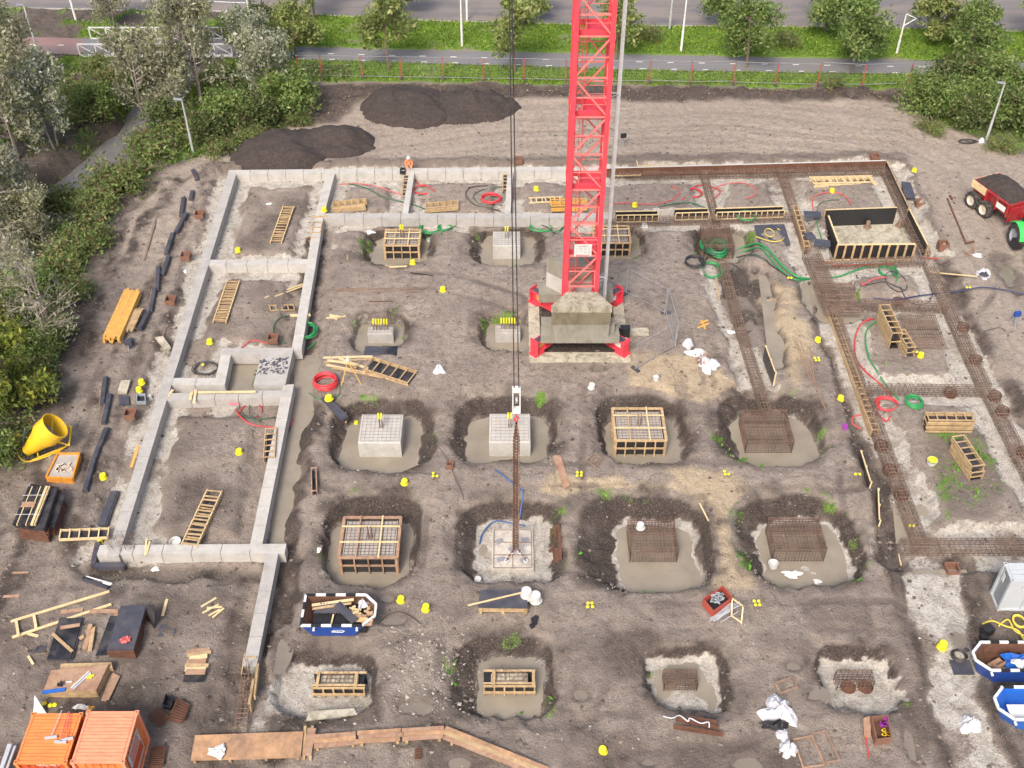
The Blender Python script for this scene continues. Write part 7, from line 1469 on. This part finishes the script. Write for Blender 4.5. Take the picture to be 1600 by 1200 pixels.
# ---------------------------------------------------------------- soil heaps
def heap(label, px, py, rx, ry, h, seed):
    c = G(px, py); n = 44; xs = np.linspace(-1.25, 1.25, n); X, Y = np.meshgrid(xs, xs, indexing='ij'); WX, WY = c[0] + X * rx, c[1] + Y * ry
    rr = np.hypot(X, Y) + .22 * fbm(WX, WY, 3, seed, 3); k = np.clip(1.0 - rr, 0, 1) ** .7; Z = h * k * (1 + .35 * fbm(WX, WY, 2.6, seed + 5, 3)) + (.35 * fbm(WX, WY, .9, seed + 9, 4)) * (k > 0)
    mb = MB(); g = [hz(a, b) for a, b in zip(WX.ravel(), WY.ravel())]; Zr = Z.ravel(); mb.v = [(a, b, q + (z - .02 if z > 0.001 else -.25)) for a, b, z, q in zip(WX.ravel(), WY.ravel(), Zr, g)]
    mb.f = [(i * n + j, (i + 1) * n + j, (i + 1) * n + j + 1, i * n + j + 1) for i in range(n - 1) for j in range(n - 1)]
    return solo('soil_heap', mb, 'heap', label, 'soil heap', 'dark soil heaps beside the haul road', smooth=True)
heap('left half of the far dark soil heap below the fence', 637, 172, 4.0, 3.0, 1.7, 201); heap('right half of the far dark soil heap below the fence', 735, 170, 4.1, 2.7, 1.6, 211)
heap('larger near soil heap beside the left trees', 440, 236, 4.4, 3.2, 1.6, 221); heap('lower right part of the near soil heap', 520, 224, 3.8, 2.5, 1.4, 231)
# ---------------------------------------------------------------- trees and shrubs
NP = np.random.RandomState(4)
def leafcloud(blobs, n, size, seed, up=.3):
    """n leaf quads spread through ellipsoid blobs (centre, radii, weight); numpy for speed"""
    rs = np.random.RandomState(seed); w = np.array([b[2] for b in blobs]); ids = rs.choice(len(blobs), n, p=w / w.sum())
    C = np.array([b[0] for b in blobs])[ids]; RR = np.array([b[1] for b in blobs])[ids]; v = rs.normal(size=(n, 3)); v /= np.linalg.norm(v, axis=1)[:, None]; rad = rs.rand(n, 1) ** .45
    clump = rs.normal(size=(n // 14 + 1, 3)) * .16; Pp = C + v * rad * RR + clump[np.arange(n) // 14] * RR * .9
    a = rs.normal(size=(n, 3)); a /= np.linalg.norm(a, axis=1)[:, None]; b = np.cross(a, rs.normal(size=(n, 3))); b /= np.linalg.norm(b, axis=1)[:, None] + 1e-9
    s = size * (.4 + 1.3 * rs.rand(n, 1) ** 1.6); A = a * s; B = b * s * .5
    V = np.stack([Pp - A, Pp - B * .9, Pp + A, Pp + B * .9], 1).reshape(-1, 3); return V
def meshfrom(name, V, mt, parent=None, loc=None):
    me_ = bpy.data.meshes.new(name); n = len(V) // 4; me_.vertices.add(len(V)); me_.vertices.foreach_set('co', V.astype(np.float32).ravel()); me_.loops.add(n * 4); me_.loops.foreach_set('vertex_index', np.arange(n * 4, dtype=np.int32))
    me_.polygons.add(n); me_.polygons.foreach_set('loop_start', np.arange(0, n * 4, 4, dtype=np.int32)); me_.polygons.foreach_set('loop_total', np.full(n, 4, np.int32)); me_.update(); me_.materials.append(M[mt])
    o = bpy.data.objects.new(name, me_); COL.objects.link(o)
    if parent is not None: o.parent = parent
    if loc is not None: o.location = loc
    return o
def tree_proto(name, h, cr, ch, nl, size, lm, bark, seed, nb=9, r0=.14, bare=0, multi=1, den=1.3):
    """tree at the origin, then copied: trunk with limbs, crown of leaves round the limb ends"""
    rs = random.Random(seed); r = thing(name, 'x', 'tree', (0, 0, 0)); tk = MB(); blobs = []; zc = h - ch
    for s in range(multi):
        bx, by = (rs.uniform(-.5, .5), rs.uniform(-.5, .5)) if multi > 1 else (0, 0); lean = Vector((bx * 1.2 + rs.uniform(-.3, .3), by * 1.2 + rs.uniform(-.3, .3), h * .86)); base = Vector((bx * .5, by * .5, -.3))
        tk.tube([base, base + lean * .3 + Vector((rs.uniform(-.1, .1), 0, 0)), base + lean * .65, base + lean], r0 / (1 + .4 * (multi > 1)), 6, r2=.025)
        for b in range(nb):
            f = rs.uniform(max(.18, zc / h), .95); p0 = base + lean * f; a = rs.uniform(0, 6.28); ln = cr * rs.uniform(.55, 1.0) * (1 - .45 * max(0, (f - .6)) / .4); e = p0 + Vector((math.cos(a) * ln, math.sin(a) * ln, rs.uniform(.1, .5) * ln)); mid = p0.lerp(e, .5) + Vector((0, 0, .12 * ln))
            tk.tube([p0, mid, e], .05 * r0 / .14, 4, r2=.012)
            for q in range(3 if not bare else 6): t = e + Vector((rs.uniform(-.6, .6), rs.uniform(-.6, .6), rs.uniform(-.2, .7))) * (1 if not bare else 1.3); tk.tube([mid.lerp(e, rs.random()), t], .018, 3, r2=.006)
            blobs.append((tuple(e), ((ln * .34 + .15) * den, (ln * .34 + .15) * den, (ln * .32 + .2) * den), 1)); blobs.append((tuple(mid), ((ln * .24 + .08) * den, (ln * .24 + .08) * den, (ln * .24 + .12) * den), .5))
        blobs.append((tuple(base + lean * .97), (cr * .38, cr * .38, ch * .16), 1.2))
    tk.build('trunk', bark, r)
    V = leafcloud(blobs, nl, size, seed); crn = meshfrom('crown', V, lm, r); return r
protos = {
 'street_a': tree_proto('street_tree', 6.6, 2.0, 5.0, 6500, .15, 'leaf_street', 'bark', 1, 13, .12), 'street_b': tree_proto('street_tree', 7.4, 2.4, 5.6, 6500, .15, 'leaf_green', 'bark', 2, 14, .14), 'street_c': tree_proto('street_tree', 6.2, 1.9, 4.6, 2600, .15, 'leaf_street', 'bark', 3, 14, .11),
 'willow_a': tree_proto('willow_tree', 8.5, 2.7, 7.2, 7500, .13, 'leaf_willow', 'pale_bark', 4, 16, .13, multi=2, den=1.0), 'willow_b': tree_proto('willow_tree', 7.0, 2.3, 6.2, 6500, .14, 'leaf_silver', 'pale_bark', 5, 15, .12, multi=2, den=1.0),
 'bare': tree_proto('bare_tree', 8.5, 2.6, 7.5, 2300, .12, 'leaf_willow', 'pale_bark', 6, 10, .15, bare=1, multi=3), 'yellow': tree_proto('yellow_tree', 6.5, 2.2, 5.6, 6500, .15, 'leaf_yellow', 'bark', 7, 12, .14),
 'shrub_g': tree_proto('shrub', 3.4, 1.7, 3.3, 5500, .13, 'leaf_green', 'brown_bark', 8, 8, .06, multi=3), 'shrub_d': tree_proto('shrub', 3.0, 1.7, 2.9, 4200, .13, 'leaf_dark', 'brown_bark', 9, 8, .06, multi=3), 'shrub_b': tree_proto('bramble', 1.5, 1.7, 1.4, 3600, .12, 'leaf_bramble', 'brown_bark', 10, 7, .03, multi=3)}
used = set()
def plant(kind, px, py, s, label, group, cat='tree', sz=1):
    p = G(px, py); src = protos[kind]
    if kind in used: o = copy_tree(src)
    else: o = src; used.add(kind)
    o.location = p; o.scale = (s, s, s * sz); o.rotation_euler = (0, 0, ru(0, 6.28)); tag(o, label, cat, group); return o
GS = 'street trees along the bike path and road'
for k, x, y, s, lb in (('street_a', 463, 92, .95, 'full green street tree on the left of the verge'), ('street_c', 492, 28, 1.0, 'thin street tree at the road edge near the top left'), ('street_c', 608, 110, 1.25, 'large loose yellowish street tree left of the first lamp post'), ('street_a', 622, 30, 1.0, 'street tree at the top behind the loose yellowish one'),
 ('street_c', 805, 112, 1.2, 'loose street tree behind the crane cable'), ('street_a', 822, 36, 1.0, 'street tree at the top behind the crane cable'), ('street_c', 962, 95, 1.1, 'thin street tree directly behind the grey lift rail'), ('street_b', 1166, 106, 1.0, 'broad street tree between two lamp posts'), ('street_b', 1130, 38, .9, 'street tree at the road edge above the broad one'),
 ('street_b', 1330, 112, 1.1, 'broad green street tree left of the lamp with the triangular head'), ('street_b', 1288, 50, 1.0, 'dark street tree at the road edge left of the triangular lamp'), ('street_a', 1462, 66, 1.1, 'street tree at the road edge right of the triangular lamp'), ('street_b', 1510, 106, .95, 'bright green street tree near the right hedge'), ('street_c', 1600, 62, 1.1, 'thin street tree in the top right corner')): plant(k, x, y, s, lb, GS)
GWl = 'willows and scrub trees on the left bank'
for k, x, y, s, lb in (('willow_a', 225, 192, .98, 'grey green willow over the footbridge, nearer the left end'), ('willow_a', 318, 165, 1.15, 'tall grey green willow over the right end of the footbridge'), ('willow_b', 420, 165, .95, 'silver willow right of the footbridge'), ('willow_b', 395, 110, .8, 'small silver willow between the footbridge and the verge'), ('willow_a', 8, 140, 1.0, 'grey willow in the top left corner'),
 ('willow_b', 100, 262, 1.05, 'bright silver willow left of the canal'), ('willow_a', 30, 250, 1.2, 'wide olive willow left of the silver one'), ('bare', 30, 420, 1.1, 'half bare pale tree at the left edge, upper'), ('willow_a', -10, 400, 1.1, 'olive tree cut by the left edge above the bare one'), ('bare', 85, 540, .95, 'leaning half bare tree with brown trunk near the dirt track'),
 ('yellow', 30, 640, .95, 'yellow green tree at the left edge above the yellow bucket frame'), ('yellow', -15, 560, 1.0, 'yellow green tree cut by the left edge'), ('willow_a', 75, 400, .7, 'small olive tree between the bare trees'), ('willow_b', 40, 345, .75, 'small silver tree right of the wide olive willow'), ('willow_a', 290, 110, .8, 'olive willow behind the footbridge'), ('willow_a', 175, 45, .7, 'olive tree behind the left end of the footbridge')): plant(k, x, y, s, lb, GWl, sz=1.12)
GSh = 'shrubs along the site edge'
for k, x, y, s, lb in (('shrub_g', 455, 172, 1.15, 'green shrub at the right end of the left scrub'), ('shrub_d', 405, 205, 1.0, 'dark shrub above the near soil heap'), ('shrub_g', 360, 200, 1.0, 'green shrub left of the dark shrub'), ('shrub_d', 330, 225, .9, 'dark shrub right of the left lamp post'), ('shrub_d', 265, 205, 1.0, 'dark shrub left of the left lamp post'), ('shrub_d', 370, 60, .9, 'dark green shrub behind the footbridge at the road'),
 ('shrub_g', 155, 200, .8, 'green shrub on the left canal bank'), ('shrub_d', 55, 350, .9, 'dark shrub under the bare trees'), ('shrub_g', 60, 470, .8, 'green shrub right of the bare trees'), ('shrub_d', 15, 480, 1.0, 'dark shrub at the left edge under the trees'), ('shrub_g', 75, 560, .7, 'low green shrub near the leaning tree'), ('shrub_g', -10, 720, .8, 'green shrub at the left edge beside the yellow bucket'), ('shrub_d', 410, 45, .8, 'dark shrub at the road edge left of the first street tree'),
 ('shrub_g', 1445, 172, 1.0, 'leftmost shrub of the right hedge'), ('shrub_g', 1490, 185, 1.05, 'second shrub of the right hedge'), ('shrub_d', 1480, 140, 1.1, 'rear shrub of the right hedge near the last fence panel'), ('shrub_g', 1545, 190, 1.1, 'shrub behind the right lamp post'), ('shrub_d', 1590, 200, 1.15, 'dark shrub right of the right lamp post'), ('shrub_g', 1600, 165, 1.1, 'rear shrub at the right edge'), ('shrub_g', 1540, 145, 1.1, 'rear shrub of the right hedge behind the lamp post'), ('shrub_d', 1520, 200, 1.0, 'low dark shrub in front of the right hedge'), ('shrub_g', 1640, 205, 1.3, 'shrub cut by the right edge')): plant(k, x, y, s, lb, GSh, 'shrub')
GBr = 'bramble bushes on the banks'
for x, y, s, lb in [(185, 290, 1.2, 'bramble bush on the near canal bank above the dirt track'), (240, 240, 1.1, 'bramble bush left of the left lamp post'), (262, 232, 1.0, 'bramble bush just left of the left lamp post foot'), (165, 315, 1.1, 'bramble bush at the upper bend of the dirt track'), (150, 335, 1.0, 'bramble bush beside the pale soil patch of the dirt track'), (140, 375, 1.0, 'bramble bush left of the dirt track, beside the brown fence rail'), (130, 400, 0.9, 'bramble bush left of the dirt track below the fence rail'), (95, 420, 1, 'bramble bush between the bare trees and the dirt track'), (70, 380, 1, 'bramble bush in front of the wide olive willow'), (110, 330, 1.1, 'bramble bush below the bright silver willow'), (130, 190, 1, 'bramble bush on the far bank below the lamp post'), (120, 150, 1, 'bramble bush on the grass slope below the red path'), (175, 130, 1, 'bramble bush below the left end of the footbridge'), (150, 110, 0.8, 'bramble bush right beside the footbridge end'), (345, 240, 0.7, 'bramble bush touching the near soil heap on its left'), (390, 222, 0.8, 'bramble bush behind the near soil heap'), (300, 215, 1, 'bramble bush behind the left lamp post foot'), (110, 470, 0.8, 'bramble bush at the foot of the leaning tree'), (90, 520, 0.7, 'bramble bush beside the dirt track left of the timber bundle'), (50, 600, 0.9, 'bramble bush under the yellow green tree'), (30, 690, 0.8, 'bramble bush at the left edge behind the yellow bucket'), (465, 195, 0.6, 'bramble bush at the right foot of the left scrub'), (480, 60, 0.6, 'bramble bush on the verge beside the first street tree'), (1010, 60, 0.7, 'bramble bush on the verge right of the mast'), (1230, 70, 0.7, 'bramble bush on the verge between two broad street trees'), (1450, 205, 0.6, 'bramble bush at the lower corner of the right hedge'), (1560, 235, 0.6, 'bramble bush in the grass below the right lamp post'), (1300, 135, 0.5, 'bramble bush at the foot of the fence near its right end'), (640, 45, 0.5, 'bramble bush at the road edge beside the loose tree')]: plant('shrub_b', x, y, s, lb, GBr, 'bush')
# ---------------------------------------------------------------- ground cover, clods
def scatter(name, n, sampler, size, mt, seed, flat=False, cat='ground cover', label='', tall=1.0):
    rs = np.random.RandomState(seed); pts = sampler(rs, n); m = len(pts); a = rs.rand(m) * 6.28; s = size * (.5 + rs.rand(m)); V = np.zeros((m, 4, 3)); dx, dy = np.cos(a) * s * .5, np.sin(a) * s * .5; lean = rs.normal(size=(m, 2)) * size * .45
    base = pts
    V[:, 0] = base + np.stack([-dx * .45, -dy * .45, 0 * a], 1); V[:, 1] = base + np.stack([dx * .45, dy * .45, 0 * a], 1); top = s * tall
    V[:, 2] = base + np.stack([dx + lean[:, 0], dy + lean[:, 1], top], 1); V[:, 3] = base + np.stack([-dx * .6 + lean[:, 0], -dy * .6 + lean[:, 1], top * .9], 1)
    o = meshfrom(name, V.reshape(-1, 3), mt, loc=(0, 0, 0)); return tag(o, label, cat, kind='stuff')
GGr, GDk, GLn = ggreen, gdark, glean
def lookup(arr, x, y):
    i = np.clip(np.searchsorted(XS, x) - 1, 0, nx - 2); j = np.clip(np.searchsorted(YS, y) - 1, 0, ny - 2); return arr[i, j]
def samp(box, thr, arr=None):
    def f(rs, n):
        x = rs.uniform(box[0], box[1], n * 3); y = rs.uniform(box[2], box[3], n * 3); k = lookup(GGr if arr is None else arr, x, y) > thr * (.5 + rs.rand(n * 3)); k &= ~((lookup(GZ, x, y) < -1.25)); x, y = x[k][:n], y[k][:n]; return np.stack([x, y, lookup(GZ, x, y)], 1)
    return f
scatter('grass', 70000, samp((-58, 60, 80, 104), .55), .12, 'grass', 1, label='bright green grass of the verges along the bike path')
scatter('bank_undergrowth', 30000, samp((-58, -14, 36, 90), .4), .24, 'leaf_bramble', 2, label='mixed green and brown undergrowth covering the left bank')
scatter('weeds', 9000, samp((-26, 32, 24, 80), .35), .16, 'weed', 3, label='small green weeds growing round the pits and in the green room')
def leafl(rs, n):
    x = rs.uniform(-20, 40, n); y = rs.uniform(75, 88, n); return np.stack([x, y, lookup(GZ, x, y) + .02], 1)
scatter('leaf_litter', 6000, leafl, .12, 'litter', 5, label='dry fallen leaves scattered along the path and soil edge', tall=.3)
def clods(name, n, smp, s0, s1, mt, seed, label):
    rs = np.random.RandomState(seed); pts = smp(rs, n); mb = MB(); fs = [(0, 2, 4), (2, 1, 4), (1, 3, 4), (3, 0, 4), (2, 0, 5), (1, 2, 5), (3, 1, 5), (0, 3, 5)]; V = []; F = []
    for p in pts:
        s = s0 + (s1 - s0) * rs.rand() ** 3; a = rs.rand() * 6.28; c_, s_ = math.cos(a), math.sin(a); k = len(V); q = .5 + rs.rand() * .5
        for (x, y, z) in ((1, 0, 0), (-1, 0, 0), (0, q, 0), (0, -q, 0), (.1, .1, .6), (0, 0, -.4)): V.append((p[0] + (x * c_ - y * s_) * s, p[1] + (x * s_ + y * c_) * s, p[2] + z * s))
        F += [tuple(k + i for i in f) for f in fs]
    mb.v = V; mb.f = F; o = mb.build(name, mt, loc=(0, 0, 0)); return tag(o, label, 'soil clods', kind='stuff')
def site(rs, n):
    x = rs.uniform(-32, 34, n * 2); y = rs.uniform(24, 80, n * 2); k = (lookup(GGr, x, y) < .5) & (lookup(GZ, x, y) > -.7) & (rs.rand(n * 2) < (.25 + .75 * (lookup(GDk, x, y)))); x, y = x[k][:n], y[k][:n]; return np.stack([x, y, lookup(GZ, x, y)], 1)
M['clod'] = mat('clod', (.19, .15, .125), .95, var=.3, isl=.6, scale=3); M['stone'] = mat('stone', (.40, .355, .305), .9, var=.2, isl=.5, scale=3, bmp=0)
clods('soil_clods', 14000, site, .03, .17, 'clod', 7, 'brown clods of soil strewn over the muddy site'); clods('rubble_stones', 3500, site, .02, .09, 'stone', 8, 'pale stones and rubble bits strewn over the site')
def around(rs, n):
    x = P(650, 1050)[0] + rs.normal(size=n) * 1.3; y = P(650, 1050)[1] + rs.normal(size=n) * 1.6; return np.stack([x, y, lookup(GZ, x, y)], 1)
clods('broken_concrete', 420, around, .04, .14, 'stone', 9, 'broken pale concrete lumps on the mud between the two left low footings')
# ---------------------------------------------------------------- footbridge, lamp posts
b0, b1, c0, c1_ = P(124, 88, .15), P(372, 88, .15), P(148, 60, .15), P(352, 58, .15)
fb = thing('footbridge', 'white steel footbridge with truss railings over the canal, half hidden by willows', 'bridge', tuple(P(240, 88, 0)))
ya, yb3 = P(240, 88, .0)[1], P(240, 62, 0)[1]; xa3, xb3 = P(128, 85)[0], P(365, 85)[0]
mb = MB(); mb.box(((xa3 + xb3) / 2, (ya + yb3) / 2, .02), (xb3 - xa3, yb3 - ya, .12)); mb.build('deck', 'path', fb)
for yy in (ya - .02, yb3 + .02):
    mb = MB(); n = 9; mb.beam((xa3, yy, .0), (xb3, yy, .0), .14, .3); mb.beam((xa3, yy, 1.15), (xb3, yy, 1.15), .1, .1)
    for i in range(n + 1):
        x = xa3 + (xb3 - xa3) * i / n; mb.beam((x, yy, 0), (x, yy, 1.15), .1, .1)
        if i < n: mb.beam((x, yy, 1.12), (x + (xb3 - xa3) / n, yy, .15), .07, .07)
    mb.build('railing', 'bridge', fb)
mb = MB(); mb.box(((xa3 + xb3) / 2, (ya + yb3) / 2, -.5), (2.2, .5, 1.5)); mb.build('pier', 'rust_dark', fb)
def lamp(label, px, py, h, kind=0, lean=(0, 0), mt='white_paint'):
    p = G(px, py); r = thing('lamp_post', label, 'lamp post', tuple(p), 'white lamp posts'); mb = MB(); t = p + Vector((lean[0], lean[1], h)); mb.tube([p - Vector((0, 0, .2)), p.lerp(t, .35)], .11, 8); mb.tube([p.lerp(t, .35), t], .085, 8, r2=.055); mb.build('pole', mt, r)
    if kind == 1: mb = MB(); mb.tube([t, t + Vector((.95, -.05, -.35)), t + Vector((0, 0, -1.05)) ], .05, 5); mb.build('head', mt, r)
    else: mb = MB(); mb.beam(t, t + Vector((-.6, 0, .05)), .22, .08); mb.build('head', 'rim_grey', r)
    return r
lamp('lamp post at the edge of the left scrub, foot on the dirt', 302, 238, 4.5, mt='galv'); lamp('lamp post left of the red bike path section', 64, 97, 5.2); lamp('lamp post at the top left behind the first grass patch', 119, 33, 6); lamp('lamp post on the verge left of the crane cable', 722, 72, 6)
lamp('lamp post just behind and right of the one by the cable', 730, 33, 6); lamp('lamp post on the verge right of the mast', 1064, 80, 5.4); lamp('lamp post with a triangular head on the right verge', 1401, 83, 3.6, 1); lamp('grey lamp post beside the right hedge with cables at its foot', 1541, 219, 4.9, mt='galv'); lamp('lamp post at the top behind the small silver willow', 394, 50, 6); lamp('slim pole on the far side of the verge right of the mast', 1046, 46, 5, mt='galv')
bag('white plastic bag at the foot of the right lamp post', 1533, 222, .55, .5, .3, seed=40)
